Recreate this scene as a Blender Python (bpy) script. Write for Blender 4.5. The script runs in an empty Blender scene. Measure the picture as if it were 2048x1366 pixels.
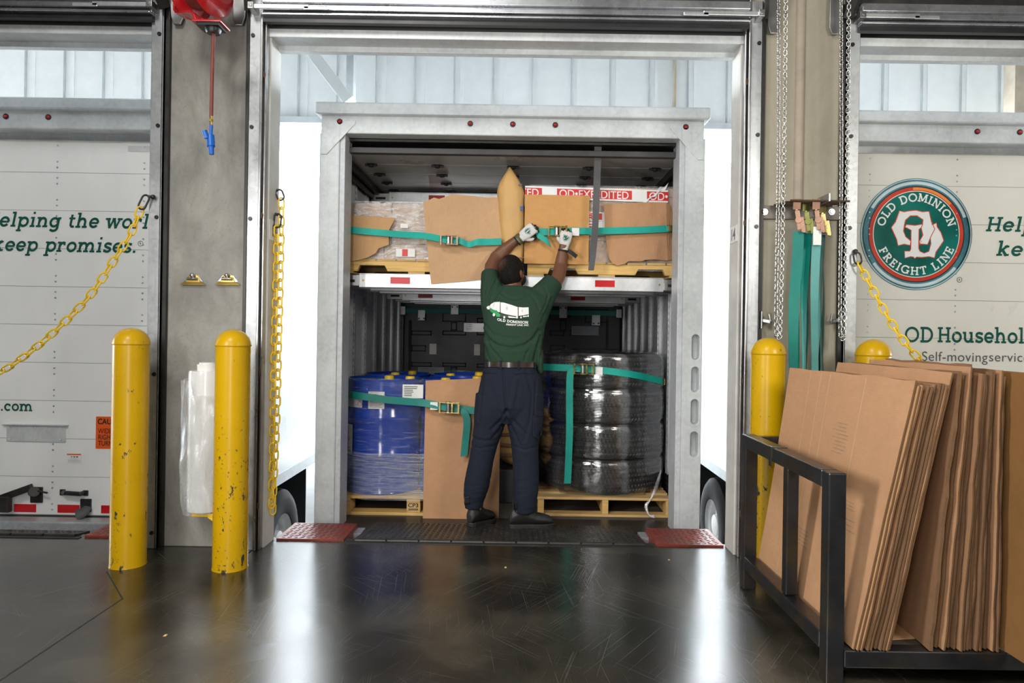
import bpy, bmesh, math, random
from mathutils import Vector, Matrix, noise
scene = bpy.context.scene
C = scene.collection
PI = math.pi
random.seed(7)
V = Vector

# ------------------------------------------------------------------ camera
FPX, AX, AY, ROLL, CAMH = 1365.33, 1040.0, 668.0, 0.0155, 1.25
cd = bpy.data.cameras.new('camera')
cam = bpy.data.objects.new('camera', cd)
C.objects.link(cam)
cd.sensor_width = 36.0
cd.lens = FPX / 2048 * 36
cd.shift_x = -(AX - 1024) / 2048
cd.shift_y = -(683 - AY) / 2048
cd.clip_start = 0.05
cam.matrix_world = Matrix.Translation((0, 0, CAMH)) @ Matrix.Rotation(PI / 2, 4, 'X') @ Matrix.Rotation(ROLL, 4, 'Z')
scene.camera = cam

# ------------------------------------------------------------------ sky, lamps, exposure
w = bpy.data.worlds.new('world')
scene.world = w
w.use_nodes = True
bg = w.node_tree.nodes['Background']
bg.inputs[0].default_value = (0.87, 0.935, 1.0, 1)
bg.inputs[1].default_value = 27.0

def area_lamp(name, loc, target, sx, sy, power, col=(1, 1, 1), spread=180):
    ld = bpy.data.lights.new(name, 'AREA')
    ld.shape = 'RECTANGLE'
    ld.size, ld.size_y, ld.energy, ld.color = sx, sy, power, col
    ld.spread = math.radians(spread)
    o = bpy.data.objects.new(name, ld)
    C.objects.link(o)
    o.location = loc
    o.rotation_euler = (V(target) - V(loc)).to_track_quat('-Z', 'Y').to_euler()
    return o

# lamps on the dock: a soft one standing off to the left, one left of the camera, a high bank and the ceiling row
area_lamp('lamp_left', (-2.5, 0.9, 1.9), (0.9, 3.3, 0.9), 0.5, 0.9, 40, (1.0, 0.97, 0.93), 110)
area_lamp('lamp_front', (-0.9, -1.0, 1.7), (-0.1, 4.8, 1.2), 0.6, 2.2, 56, (1.0, 0.98, 0.95), 160)
area_lamp('lamp_bank', (-1.8, -0.9, 5.3), (0.3, 4.7, 0.9), 1.5, 1.1, 150, (1.0, 0.97, 0.93))
area_lamp('lamp_right', (2.7, 0.5, 2.5), (2.3, 4.2, 1.7), 0.9, 0.9, 68, (1.0, 0.95, 0.86))
area_lamp('lamp_row', (0.0, -5.0, 5.6), (0, -5, 0), 6.0, 1.0, 60, (1.0, 0.97, 0.92))

scene.view_settings.view_transform = 'Standard'
scene.view_settings.look = 'None'
scene.view_settings.exposure = 0.0
scene.view_settings.gamma = 1.0
scene.view_settings.use_curve_mapping = False
scene.cycles.use_denoising = True
scene.cycles.max_bounces = 8
scene.cycles.transparent_max_bounces = 12

# ------------------------------------------------------------------ projection helpers
_cr, _sr = math.cos(ROLL), math.sin(ROLL)

def uv_(px, py):
    a, b = px - AX, py - AY
    return a * _cr + b * _sr, -a * _sr + b * _cr

def P(px, py, Y):
    """point of the place seen at photo pixel (px, py), Y metres in front of the camera"""
    u, v = uv_(px, py)
    return V((u * Y / FPX, Y, CAMH - v * Y / FPX))

def G(px, py, z=0.0):
    u, v = uv_(px, py)
    Y = FPX * (CAMH - z) / v
    return V((u * Y / FPX, Y, z))

# ------------------------------------------------------------------ object helpers
def wloc(o):
    p = V((0, 0, 0))
    while o is not None:
        p += o.location
        o = o.parent
    return p

def tag(o, label=None, cat=None, group=None, kind=None):
    if label: o['label'] = label
    if cat: o['category'] = cat
    if group: o['group'] = group
    if kind: o['kind'] = kind
    return o

def thing(name, loc, label, cat, group=None):
    o = bpy.data.objects.new(name, None)
    o.empty_display_size = 0.05
    C.objects.link(o)
    o.location = loc
    return tag(o, label, cat, group)

def dup(root, loc, label=None, group=None, rz=None):
    r = root.copy(); C.objects.link(r); r.location = loc
    if rz is not None: r.rotation_euler = (0, 0, rz)
    if label: r['label'] = label
    if group: r['group'] = group
    for ch in list(root.children):
        c = ch.copy(); C.objects.link(c); c.parent = r
        for g in list(ch.children):
            d = g.copy(); C.objects.link(d); d.parent = c
    return r

def frame(z, x=None):
    """rotation whose local Z points along z"""
    z = V(z).normalized()
    if x is None:
        x = V((1, 0, 0)) if abs(z.x) < 0.9 else V((0, 1, 0))
    x = V(x)
    y = z.cross(x).normalized()
    x = y.cross(z).normalized()
    return Matrix((x, y, z)).transposed()

class B:
    def __init__(s):
        s.v = []; s.f = []; s.m = []; s.mi = 0
    def add(s, vs, fs):
        k = len(s.v)
        s.v += [V(p) for p in vs]
        for f in fs:
            s.f.append([i + k for i in f]); s.m.append(s.mi)
        return s
    def box(s, a, b):
        x0, y0, z0 = a; x1, y1, z1 = b
        x0, x1 = min(x0, x1), max(x0, x1); y0, y1 = min(y0, y1), max(y0, y1); z0, z1 = min(z0, z1), max(z0, z1)
        return s.add([(x0,y0,z0),(x1,y0,z0),(x1,y1,z0),(x0,y1,z0),(x0,y0,z1),(x1,y0,z1),(x1,y1,z1),(x0,y1,z1)],
                     [(0,3,2,1),(4,5,6,7),(0,1,5,4),(1,2,6,5),(2,3,7,6),(3,0,4,7)])
    def obox(s, c, size, R=None):
        hx, hy, hz = [q / 2 for q in size]
        R = R or Matrix.Identity(3)
        vs = [V(c) + R @ V((x*hx, y*hy, z*hz)) for z in (-1, 1) for x, y in ((-1,-1),(1,-1),(1,1),(-1,1))]
        return s.add(vs, [(0,3,2,1),(4,5,6,7),(0,1,5,4),(1,2,6,5),(2,3,7,6),(3,0,4,7)])
    def bar(s, p0, p1, wx, wy, up=None):
        p0, p1 = V(p0), V(p1)
        return s.obox((p0 + p1) / 2, (wx, wy, (p1 - p0).length), frame(p1 - p0, up))
    def rings(s, rs, closed=False, caps=True):
        n = len(rs[0]); k = len(s.v)
        for r in rs: s.v += [V(p) for p in r]
        m = len(rs)
        for i in range(m if closed else m - 1):
            a, b = k + i * n, k + ((i + 1) % m) * n
            for j in range(n):
                j2 = (j + 1) % n
                s.f.append([a + j, a + j2, b + j2, b + j]); s.m.append(s.mi)
        if caps and not closed:
            s.f.append([k + j for j in range(n)][::-1]); s.m.append(s.mi)
            s.f.append([k + (m - 1) * n + j for j in range(n)]); s.m.append(s.mi)
        return s
    def cyl(s, p0, p1, r0, r1=None, n=20, caps=True):
        p0, p1 = V(p0), V(p1); r1 = r0 if r1 is None else r1
        R = frame(p1 - p0)
        c = [R @ V((math.cos(2*PI*j/n), math.sin(2*PI*j/n), 0)) for j in range(n)]
        return s.rings([[p0 + q * r0 for q in c], [p1 + q * r1 for q in c]], caps=caps)
    def lathe(s, prof, c=(0,0,0), R=None, n=32, closed=False, caps=True):
        R = R or Matrix.Identity(3); c = V(c)
        return s.rings([[c + R @ V((r*math.cos(2*PI*j/n), r*math.sin(2*PI*j/n), z)) for j in range(n)] for r, z in prof], closed=closed, caps=caps)
    def tube(s, pts, r, n=8, closed=False, caps=True):
        pts = [V(p) for p in pts]; rs = []
        m = len(pts); prev = None
        for i, p in enumerate(pts):
            a = pts[i-1] if (i or closed) else p
            b = pts[(i+1) % m] if (i < m-1 or closed) else p
            d = (b - a).normalized()
            R = frame(d, prev)
            prev = R @ V((1, 0, 0))
            rad = r[i] if isinstance(r, list) else r
            rx, ry = rad if isinstance(rad, (list, tuple)) else (rad, rad)
            rs.append([p + R @ V((rx*math.cos(2*PI*j/n), ry*math.sin(2*PI*j/n), 0)) for j in range(n)])
        return s.rings(rs, closed=closed, caps=caps)
    def loft(s, secs, n=20):
        """secs: (centre, half_width, half_depth, direction, side) elliptical sections"""
        rs = []
        for c, a, b, d, sd in secs:
            R = frame(d, sd)
            rs.append([V(c) + R @ V((a*math.cos(2*PI*j/n), b*math.sin(2*PI*j/n), 0)) for j in range(n)])
        return s.rings(rs)
    def ball(s, c, r, R=None, n=16, m=10):
        rx, ry, rz = r if isinstance(r, (list, tuple)) else (r, r, r)
        R = R or Matrix.Identity(3); c = V(c)
        vs = [c + R @ V((0, 0, -rz))]
        for i in range(1, m):
            t = -PI/2 + PI*i/m
            for j in range(n):
                a = 2*PI*j/n
                vs.append(c + R @ V((rx*math.cos(t)*math.cos(a), ry*math.cos(t)*math.sin(a), rz*math.sin(t))))
        vs.append(c + R @ V((0, 0, rz)))
        fs = [[0, 1+(j+1) % n, 1+j] for j in range(n)]
        for i in range(m-2):
            for j in range(n):
                a = 1+i*n+j; b = 1+i*n+(j+1) % n
                fs.append([a, b, b+n, a+n])
        k = 1+(m-2)*n
        fs += [[k+j, k+(j+1) % n, len(vs)-1] for j in range(n)]
        return s.add(vs, fs)
    def prism(s, poly, fn, d0, d1):
        """poly: 2D outline; fn(x, y, d) -> point; extruded from depth d0 to d1"""
        n = len(poly)
        vs = [fn(x, y, d0) for x, y in poly] + [fn(x, y, d1) for x, y in poly]
        fs = [list(range(n)), list(range(2*n-1, n-1, -1))] + [[i, i+n, (i+1) % n + n, (i+1) % n] for i in range(n)]
        return s.add(vs, fs)
    def grid(s, fn, nu, nv):
        k = len(s.v)
        for i in range(nu+1):
            for j in range(nv+1):
                s.v.append(V(fn(i/nu, j/nv)))
        for i in range(nu):
            for j in range(nv):
                a = k+i*(nv+1)+j
                s.f.append([a, a+nv+1, a+nv+2, a+1]); s.m.append(s.mi)
        return s
    def slab(s, fn, nu, nv, t, nrm, edge=None):
        """a sheet of thickness t: fn(u, v) front surface, nrm the direction of its thickness"""
        k = len(s.v); nrm = V(nrm)
        for q in (0, 1):
            for i in range(nu+1):
                for j in range(nv+1):
                    s.v.append(V(fn(i/nu, j/nv)) + nrm*t*q)
        N = (nu+1)*(nv+1); keep = s.mi
        for i in range(nu):
            for j in range(nv):
                a = k+i*(nv+1)+j
                s.f.append([a, a+nv+1, a+nv+2, a+1]); s.m.append(s.mi)
                s.f.append([a+N, a+N+1, a+N+nv+2, a+N+nv+1]); s.m.append(s.mi)
        if edge is not None: s.mi = edge
        per = [(i, 0) for i in range(nu)] + [(nu, j) for j in range(nv)] + [(i, nv) for i in range(nu, 0, -1)] + [(0, j) for j in range(nv, 0, -1)]
        for q in range(len(per)):
            a = k+per[q][0]*(nv+1)+per[q][1]; b = per[(q+1) % len(per)]; b = k+b[0]*(nv+1)+b[1]
            s.f.append([a, a+N, b+N, b]); s.m.append(s.mi)
        s.mi = keep
        return s
    def ribbon(s, pts, width, t=0.003, wv=None):
        """flat strap through pts; width = vector(s) across"""
        pts = [V(p) for p in pts]; rs = []
        for i, p in enumerate(pts):
            d = (pts[min(i+1, len(pts)-1)] - pts[max(i-1, 0)]).normalized()
            wd = V(width[i]) if isinstance(width, list) else V(width)
            nr = d.cross(wd).normalized() * t / 2
            rs.append([p - wd/2 - nr, p + wd/2 - nr, p + wd/2 + nr, p - wd/2 + nr])
        return s.rings(rs)
    def build(s, name, mats, parent=None, smooth=False, bevel=0, local=False, seg=2, subsurf=0, merge=False, origin=None, sharp=None):
        vs = s.v
        off = V((0, 0, 0))
        if parent is not None:
            if not local: off = wloc(parent)
        elif not local:
            if origin is not None: off = V(origin)
            else:
                xs = [p.x for p in vs]; ys = [p.y for p in vs]; zs = [p.z for p in vs]
                off = V(((min(xs)+max(xs))/2, (min(ys)+max(ys))/2, min(zs)))
        me = bpy.data.meshes.new(name)
        me.from_pydata([tuple(p - off) for p in vs], [], s.f)
        mats = mats if isinstance(mats, (list, tuple)) else [mats]
        for m in mats: me.materials.append(m)
        me.polygons.foreach_set('material_index', s.m)
        bm = bmesh.new(); bm.from_mesh(me)
        if merge: bmesh.ops.remove_doubles(bm, verts=bm.verts, dist=1e-5)
        bmesh.ops.recalc_face_normals(bm, faces=bm.faces)
        bm.to_mesh(me); bm.free()
        if smooth:
            me.polygons.foreach_set('use_smooth', [True]*len(me.polygons))
            if sharp is not None: me.set_sharp_from_angle(angle=math.radians(sharp))
        me.update()
        o = bpy.data.objects.new(name, me); C.objects.link(o)
        if parent is not None: o.parent = parent
        else: o.location = off
        if bevel:
            md = o.modifiers.new('bevel', 'BEVEL'); md.width = bevel; md.segments = seg
            md.limit_method = 'ANGLE'; md.angle_limit = math.radians(40)
        if subsurf:
            md = o.modifiers.new('sub', 'SUBSURF'); md.levels = subsurf; md.render_levels = subsurf
        return o

def apply_mods(o):
    bpy.context.view_layer.update()
    dg = bpy.context.evaluated_depsgraph_get()
    me = bpy.data.meshes.new_from_object(o.evaluated_get(dg))
    o.modifiers.clear()
    o.data = me
    return o

def voxel(o, size, smooth=4, fac=0.5):
    m = o.modifiers.new('r', 'REMESH'); m.mode = 'VOXEL'; m.voxel_size = size; m.use_smooth_shade = True
    if smooth:
        m = o.modifiers.new('s', 'SMOOTH'); m.factor = fac; m.iterations = smooth
    mats = list(o.data.materials)
    apply_mods(o)
    if not o.data.materials:
        for q in mats: o.data.materials.append(q)
    o.data.polygons.foreach_set('use_smooth', [True]*len(o.data.polygons))
    return o

def cut(o, cutter):
    m = o.modifiers.new('b', 'BOOLEAN'); m.object = cutter; m.operation = 'DIFFERENCE'; m.solver = 'EXACT'
    apply_mods(o)
    bpy.data.objects.remove(cutter)
    return o

def bez(pts, n=40):
    """Catmull-Rom through the points"""
    pts = [V(p) for p in pts]
    q = [pts[0]*2 - pts[1]] + pts + [pts[-1]*2 - pts[-2]]
    out = []; m = len(pts) - 1
    for k in range(n+1):
        t = k/n*m; i = min(int(t), m-1); f = t - i
        a, b, c, d = q[i:i+4]
        out.append(0.5*((2*b) + (c-a)*f + (2*a-5*b+4*c-d)*f*f + (3*b-a-3*c+d)*f**3))
    return out

# ------------------------------------------------------------------ materials (all procedural)
class N:
    def __init__(s, name):
        s.m = bpy.data.materials.new(name); s.m.use_nodes = True
        s.t = s.m.node_tree; s.b = s.t.nodes['Principled BSDF']; s.out = s.t.nodes['Material Output']
        s._co = None
    def new(s, typ, **kw):
        n = s.t.nodes.new(typ)
        for k, v in kw.items(): setattr(n, k, v)
        return n
    def link(s, a, b): s.t.links.new(a, b)
    def co(s):
        if s._co is None: s._co = s.new('ShaderNodeTexCoord').outputs['Object']
        return s._co
    def mapped(s, scale=(1,1,1), rot=(0,0,0), src=None):
        n = s.new('ShaderNodeMapping')
        n.inputs['Scale'].default_value = scale; n.inputs['Rotation'].default_value = rot
        s.link(src or s.co(), n.inputs[0]); return n.outputs[0]
    def noise(s, scale, detail=4, rough=0.5, vec=None, dist=0):
        n = s.new('ShaderNodeTexNoise')
        n.inputs['Scale'].default_value = scale; n.inputs['Detail'].default_value = detail
        n.inputs['Roughness'].default_value = rough; n.inputs['Distortion'].default_value = dist
        s.link(vec or s.co(), n.inputs['Vector']); return n.outputs['Fac']
    def wave(s, scale, vec=None, direction='X', dist=0, detail=0, prof='SIN'):
        n = s.new('ShaderNodeTexWave', bands_direction=direction, wave_profile=prof)
        n.inputs['Scale'].default_value = scale; n.inputs['Distortion'].default_value = dist; n.inputs['Detail'].default_value = detail
        s.link(vec or s.co(), n.inputs['Vector']); return n.outputs['Fac']
    def ramp(s, fac, stops):
        n = s.new('ShaderNodeValToRGB'); e = n.color_ramp.elements
        while len(e) < len(stops): e.new(0.5)
        for q, (p, c) in zip(e, stops):
            q.position = p; q.color = (c, c, c, 1) if isinstance(c, (int, float)) else (*c, 1)
        s.link(fac, n.inputs[0]); return n.outputs[0]
    def mix(s, fac, a, b, mode='MIX'):
        n = s.new('ShaderNodeMix', data_type='RGBA', blend_type=mode)
        if isinstance(fac, (int, float)): n.inputs[0].default_value = fac
        else: s.link(fac, n.inputs[0])
        for q, i in ((a, 6), (b, 7)):
            if isinstance(q, (tuple, list)): n.inputs[i].default_value = (*q, 1)
            else: s.link(q, n.inputs[i])
        return n.outputs[2]
    def math(s, op, a, b=None):
        n = s.new('ShaderNodeMath', operation=op)
        for q, i in ((a, 0), (b, 1)):
            if q is None: continue
            if isinstance(q, (int, float)): n.inputs[i].default_value = q
            else: s.link(q, n.inputs[i])
        return n.outputs[0]
    def set(s, key, v):
        if isinstance(v, (int, float)): s.b.inputs[key].default_value = v
        elif isinstance(v, (tuple, list)): s.b.inputs[key].default_value = (*v, 1)
        else: s.link(v, s.b.inputs[key])
    def bump(s, h, strength=0.2, dist=0.01):
        n = s.new('ShaderNodeBump'); n.inputs['Strength'].default_value = strength; n.inputs['Distance'].default_value = dist
        s.link(h, n.inputs['Height']); s.link(n.outputs[0], s.b.inputs['Normal'])

def mat(name, col, rough=0.5, metal=0.0, var=0.12, scale=8.0, bump=0.0, bscale=None, spec=0.5, coat=0.0, stretch=None, stain=None, stscale=1.5):
    """painted / metal / cloth surface with mottling, roughness variation and optional stains"""
    n = N(name)
    vec = n.mapped(stretch) if stretch else n.co()
    f = n.noise(scale, 5, 0.6, vec)
    d = tuple(max(0, c*(1-var)) for c in col); l = tuple(min(1, c*(1+var)) for c in col)
    c = n.ramp(f, [(0.3, d), (0.7, l)])
    if stain:
        g = n.ramp(n.noise(stscale, 6, 0.65, vec), [(0.48, 0.0), (0.72, 0.8)])
        c = n.mix(g, c, stain)
    n.set('Base Color', c)
    r = n.ramp(f, [(0.25, max(0.02, rough*0.85)), (0.75, min(1, rough*1.15))])
    n.set('Roughness', r); n.set('Metallic', metal); n.set('Specular IOR Level', spec)
    if coat: n.set('Coat Weight', coat); n.set('Coat Roughness', 0.08)
    if bump: n.bump(n.noise(bscale or scale*4, 4, 0.6, vec), bump, 0.004)
    return n.m

def m_floor():
    n = N('polished_concrete')
    f1 = n.noise(1.3, 5, 0.56); f2 = n.noise(2.2, 5, 0.6, n.mapped((2.4, 0.7, 1), (0, 0, 0), n.mapped((1, 1, 1), (0, 0, 0.5))), 0.9)
    c = n.ramp(f1, [(0.3, (0.007, 0.006, 0.004)), (0.47, (0.019, 0.0165, 0.0115)), (0.70, (0.078, 0.070, 0.051))])
    c = n.mix(n.ramp(f2, [(0.40, 0.0), (0.75, 0.45)]), c, (0.022, 0.021, 0.019))
    # long hair-line scratches in several directions
    sc = None
    for rot, q in ((0.80, 0.0), (-0.95, 3.0), (1.45, 7.0), (0.35, 11.0), (-1.3, 15.0)):
        v = n.mapped((0.9, 380.0, 1), (0, 0, 0), n.mapped((1, 1, 1), (0, 0, rot)))
        s = n.ramp(n.noise(1.0 + q*0.03, 1, 0.4, v, 0.1), [(0.715, 0.0), (0.745, 1.0)])
        g = n.ramp(n.noise(1.7 + q*0.1, 2, 0.5), [(0.48, 0.0), (0.62, 1.0)])
        s = n.math('MULTIPLY', s, g)
        sc = s if sc is None else n.math('MAXIMUM', sc, s)
    c = n.mix(n.math('MULTIPLY', sc, 0.6), c, (0.26, 0.255, 0.245))
    n.set('Base Color', c)
    r = n.ramp(n.noise(1.4, 3, 0.5), [(0.3, 0.18), (0.7, 0.30)])
    r = n.math('ADD', r, n.math('MULTIPLY', sc, 0.30))
    n.set('Roughness', r); n.set('Specular IOR Level', 1.0)
    n.bump(n.noise(3, 2, 0.5), 0.015, 0.004)
    return n.m

def m_galv(name='galvanised_steel', col=(0.47, 0.49, 0.505), metal=0.55, rough=0.42):
    n = N(name)
    v = n.new('ShaderNodeTexVoronoi'); v.inputs['Scale'].default_value = 45
    n.link(n.co(), v.inputs['Vector'])
    f = n.noise(3.0, 6, 0.65)
    c = n.ramp(f, [(0.28, tuple(q*0.82 for q in col)), (0.72, tuple(min(1, q*1.12) for q in col))])
    bw = n.new('ShaderNodeRGBToBW'); n.link(v.outputs['Color'], bw.inputs[0])
    c = n.mix(0.12, c, bw.outputs[0], 'OVERLAY')
    s = n.ramp(n.noise(1.0, 3, 0.5, n.mapped((60, 60, 2.5))), [(0.60, 0.0), (0.74, 0.35)])
    c = n.mix(s, c, tuple(q*0.72 for q in col))
    n.set('Base Color', c); n.set('Metallic', metal)
    n.set('Roughness', n.ramp(f, [(0.3, rough*0.8), (0.7, rough*1.2)]))
    return n.m

def m_yellow():
    n = N('yellow_paint_chipped')
    oi = n.new('ShaderNodeObjectInfo'); tc = n.co(); ad = n.new('ShaderNodeVectorMath', operation='ADD'); sc_ = n.new('ShaderNodeVectorMath', operation='MULTIPLY'); sc_.inputs[1].default_value = (3.7, 5.1, 0)
    n.link(oi.outputs['Location'], sc_.inputs[0]); n.link(tc, ad.inputs[0]); n.link(sc_.outputs[0], ad.inputs[1]); n._co = ad.outputs[0]
    f = n.noise(3, 4, 0.5)
    c = n.ramp(f, [(0.3, (0.50, 0.29, 0.001)), (0.7, (0.58, 0.345, 0.002))])
    sep = n.new('ShaderNodeSeparateXYZ'); n.link(n.co(), sep.inputs[0])
    h = n.ramp(n.math('MULTIPLY', sep.outputs[2], 0.8), [(0.0, 0.125), (0.15, 0.095), (0.5, 0.075), (0.88, 0.02)])
    chips = n.noise(9, 7, 0.72, n.mapped((1.6, 1.6, 0.8)))
    chips = n.math('ADD', chips, h)
    k = n.ramp(chips, [(0.685, 0.0), (0.705, 1.0)])
    fine = n.ramp(n.math('ADD', n.noise(60, 3, 0.6), n.math('MULTIPLY', h, 0.55)), [(0.68, 0.0), (0.71, 0.8)])
    band = n.ramp(n.noise(1.6, 3, 0.5, n.mapped((5, 5, 0.7))), [(0.46, 0.0), (0.56, 1.0)])
    fine = n.math('MULTIPLY', fine, band)
    k = n.math('MAXIMUM', k, fine)
    c = n.mix(k, c, (0.035, 0.03, 0.025))
    n.set('Base Color', c)
    n.set('Roughness', n.math('ADD', n.math('MULTIPLY', k, 0.4), 0.30)); n.set('Specular IOR Level', 0.32); n.set('Coat Weight', 0.04); n.set('Coat Roughness', 0.12)
    n.bump(n.math('ADD', n.noise(14, 3, 0.5), n.math('MULTIPLY', k, -0.6)), 0.12, 0.004)
    return n.m

def m_card(name, col, flute='Z', dark=0.75, stains=True):
    n = N(name)
    f = n.noise(2.5, 6, 0.62); g = n.noise(30, 3, 0.6)
    c = n.ramp(f, [(0.25, tuple(q*0.88 for q in col)), (0.75, tuple(min(1, q*1.10) for q in col))])
    wv = n.wave(48, direction=flute, dist=0.3, detail=1)
    c = n.mix(n.math('MULTIPLY', wv, 0.05), c, tuple(q*dark for q in col))
    c = n.mix(n.ramp(g, [(0.35, 0.18), (0.6, 0.0)]), c, tuple(q*0.7 for q in col))
    if stains:
        s = n.ramp(n.noise(3.3, 5, 0.7, n.mapped((1, 1, 2.5))), [(0.66, 0.0), (0.78, 0.45)])
        c = n.mix(s, c, tuple(q*0.45 for q in col))
    n.set('Base Color', c); n.set('Roughness', 0.82); n.set('Specular IOR Level', 0.25)
    n.bump(n.math('ADD', n.math('MULTIPLY', wv, 0.4), n.math('MULTIPLY', f, 3.0)), 0.22, 0.003)
    return n.m

def m_wood(name, col=(0.60, 0.38, 0.15)):
    n = N(name)
    v = n.mapped((1.2, 22, 22))
    f = n.noise(2.2, 6, 0.65, v, 0.4)
    c = n.ramp(f, [(0.28, tuple(q*0.62 for q in col)), (0.5, col), (0.75, tuple(min(1, q*1.22) for q in col))])
    s = n.ramp(n.noise(2.5, 4, 0.6), [(0.55, 0.0), (0.75, 0.5)])
    c = n.mix(s, c, tuple(q*0.45 for q in col))
    n.set('Base Color', c); n.set('Roughness', 0.75); n.bump(f, 0.25, 0.003)
    return n.m

def m_web(name, col, rough=0.55):
    n = N(name)
    wv = n.wave(160, direction='X'); w2 = n.wave(220, direction='Z')
    f = n.noise(6, 4, 0.6)
    c = n.ramp(f, [(0.3, tuple(q*0.82 for q in col)), (0.7, tuple(min(1, q*1.12) for q in col))])
    c = n.mix(n.math('MULTIPLY', wv, 0.12), c, tuple(q*0.7 for q in col))
    n.set('Base Color', c); n.set('Roughness', rough); n.bump(n.math('ADD', wv, w2), 0.15, 0.001)
    return n.m

def m_film(name, dens=0.35, streak=(1, 1, 14), scale=5.0, rough=0.12, tint=(0.9, 0.93, 0.96), gloss=0.09, bmp=0.5, sharp=False):
    """clear stretch film: see-through, glossy, with milky wrinkle streaks; sharp ones are painted highlights"""
    n = N(name)
    v = n.mapped(streak)
    f = n.noise(scale, 6, 0.7, v, 0.8)
    fac = n.ramp(f, [(0.55, dens*0.03), (0.64, dens), (0.78, min(1, dens*2.2))] if sharp else [(0.40, dens*0.18), (0.62, dens), (0.80, min(1, dens*2.2))])
    tr = n.new('ShaderNodeBsdfTransparent')
    n.set('Base Color', tint); n.set('Roughness', 0.35); n.set('Specular IOR Level', 0.9)
    n.bump(f, bmp, 0.012)
    bp = n.b.inputs['Normal'].links[0].from_node
    gl = n.new('ShaderNodeBsdfGlossy'); gl.inputs['Roughness'].default_value = rough; gl.inputs['Color'].default_value = (0.95, 0.97, 1.0, 1)
    n.link(bp.outputs[0], gl.inputs['Normal'])
    lw = n.new('ShaderNodeLayerWeight'); lw.inputs['Blend'].default_value = 0.25; n.link(bp.outputs[0], lw.inputs['Normal'])
    m0 = n.new('ShaderNodeMixShader'); g_ = n.math('ADD', n.math('MULTIPLY', lw.outputs['Facing'], gloss*1.6), n.ramp(f, [(0.35, gloss*0.6), (0.65, gloss*1.4)]))
    n.link(g_, m0.inputs[0]); n.link(tr.outputs[0], m0.inputs[1]); n.link(gl.outputs[0], m0.inputs[2])
    mx = n.new('ShaderNodeMixShader')
    n.link(fac, mx.inputs[0]); n.link(m0.outputs[0], mx.inputs[1]); n.link(n.b.outputs[0], mx.inputs[2])
    n.link(mx.outputs[0], n.out.inputs[0])
    return n.m

def m_chequer(name, col, rough=0.45, metal=0.5, spec=0.5):
    """raised-lug tread plate"""
    n = N(name)
    b1 = n.new('ShaderNodeTexBrick'); b1.inputs['Scale'].default_value = 22
    b1.inputs['Color1'].default_value = b1.inputs['Color2'].default_value = (1, 1, 1, 1); b1.inputs['Mortar'].default_value = (0, 0, 0, 1)
    b1.inputs['Mortar Size'].default_value = 0.11; b1.inputs['Brick Width'].default_value = 0.8
    n.link(n.mapped((1, 1, 1), (0, 0, 0.785)), b1.inputs['Vector'])
    f = n.noise(4, 5, 0.65)
    c = n.ramp(f, [(0.3, tuple(q*0.6 for q in col)), (0.7, tuple(min(1, q*1.25) for q in col))])
    c = n.mix(n.math('MULTIPLY', b1.outputs['Color'], 0.55), c, tuple(min(1, q*1.9 + 0.01) for q in col))
    n.set('Base Color', c); n.set('Metallic', metal); n.set('Roughness', n.ramp(f, [(0.3, rough*0.8), (0.7, rough*1.2)]))
    n.set('Specular IOR Level', spec)
    n.bump(b1.outputs['Color'], 0.55, 0.004)
    return n.m

def m_concrete(name='pillar_concrete', warm=False):
    n = N(name)
    f = n.noise(3.4, 7, 0.66, n.mapped((1, 1, 0.55)), 0.4); g = n.noise(60, 3, 0.6)
    c = n.ramp(f, [(0.30, (0.150, 0.146, 0.132)), (0.5, (0.262, 0.256, 0.232)), (0.68, (0.37, 0.36, 0.325))])
    c = n.mix(n.ramp(g, [(0.30, 0.35), (0.42, 0.0)]), c, (0.16, 0.155, 0.14))
    s = n.ramp(n.noise(2.4, 4, 0.6, n.mapped((2.0, 1, 0.35))), [(0.58, 0.0), (0.78, 0.45)])
    c = n.mix(s, c, (0.30, 0.24, 0.165))
    if warm: c = n.mix(0.55, c, (0.36, 0.315, 0.215))
    n.set('Base Color', c); n.set('Roughness', 0.7); n.bump(n.math('ADD', f, n.math('MULTIPLY', g, 0.2)), 0.15, 0.01)
    return n.m

M = {}
M['floor'] = m_floor()
M['concrete'] = m_concrete()
M['concrete_tan'] = m_concrete('pillar_concrete_stained', True)
M['wall_dark'] = mat('dark_wall_paint', (0.10, 0.10, 0.098), 0.8)
M['room'] = mat('room_wall_paint', (0.42, 0.42, 0.40), 0.8)
M['galv'] = m_galv()
M['galv_light'] = m_galv('galvanised_frame', (0.64, 0.67, 0.68), 0.22, 0.45)
M['rail'] = m_galv('door_rail_steel', (0.55, 0.57, 0.60), 0.85, 0.28)
M['dark_steel'] = mat('dark_steel', (0.05, 0.048, 0.045), 0.45, 0.6, 0.3)
M['rust'] = mat('rusty_steel', (0.085, 0.05, 0.032), 0.75, 0.3, 0.4, 12)
M['black'] = mat('black_paint', (0.016, 0.016, 0.018), 0.38, 0.0, 0.25, 6)
M['blackrub'] = mat('black_rubber', (0.016, 0.016, 0.016), 0.6, 0.0, 0.25)
M['yellow'] = m_yellow()
M['yplastic'] = mat('yellow_plastic', (0.85, 0.56, 0.012), 0.38, 0, 0.06)
M['white'] = mat('white_trailer_paint', (0.86, 0.87, 0.86), 0.28, 0, 0.035, 2.5, coat=0.25)
M['white_door'] = mat('white_door_panel', (0.84, 0.85, 0.84), 0.22, 0, 0.05, 2.0, coat=0.3, stretch=(1, 1, 0.5))
M['cream_door'] = mat('off_white_door_panel', (0.74, 0.73, 0.665), 0.3, 0, 0.04, 2.0, coat=0.2, stretch=(1, 1, 0.5))
M['seam'] = mat('panel_seam', (0.36, 0.36, 0.35), 0.5)
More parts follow.
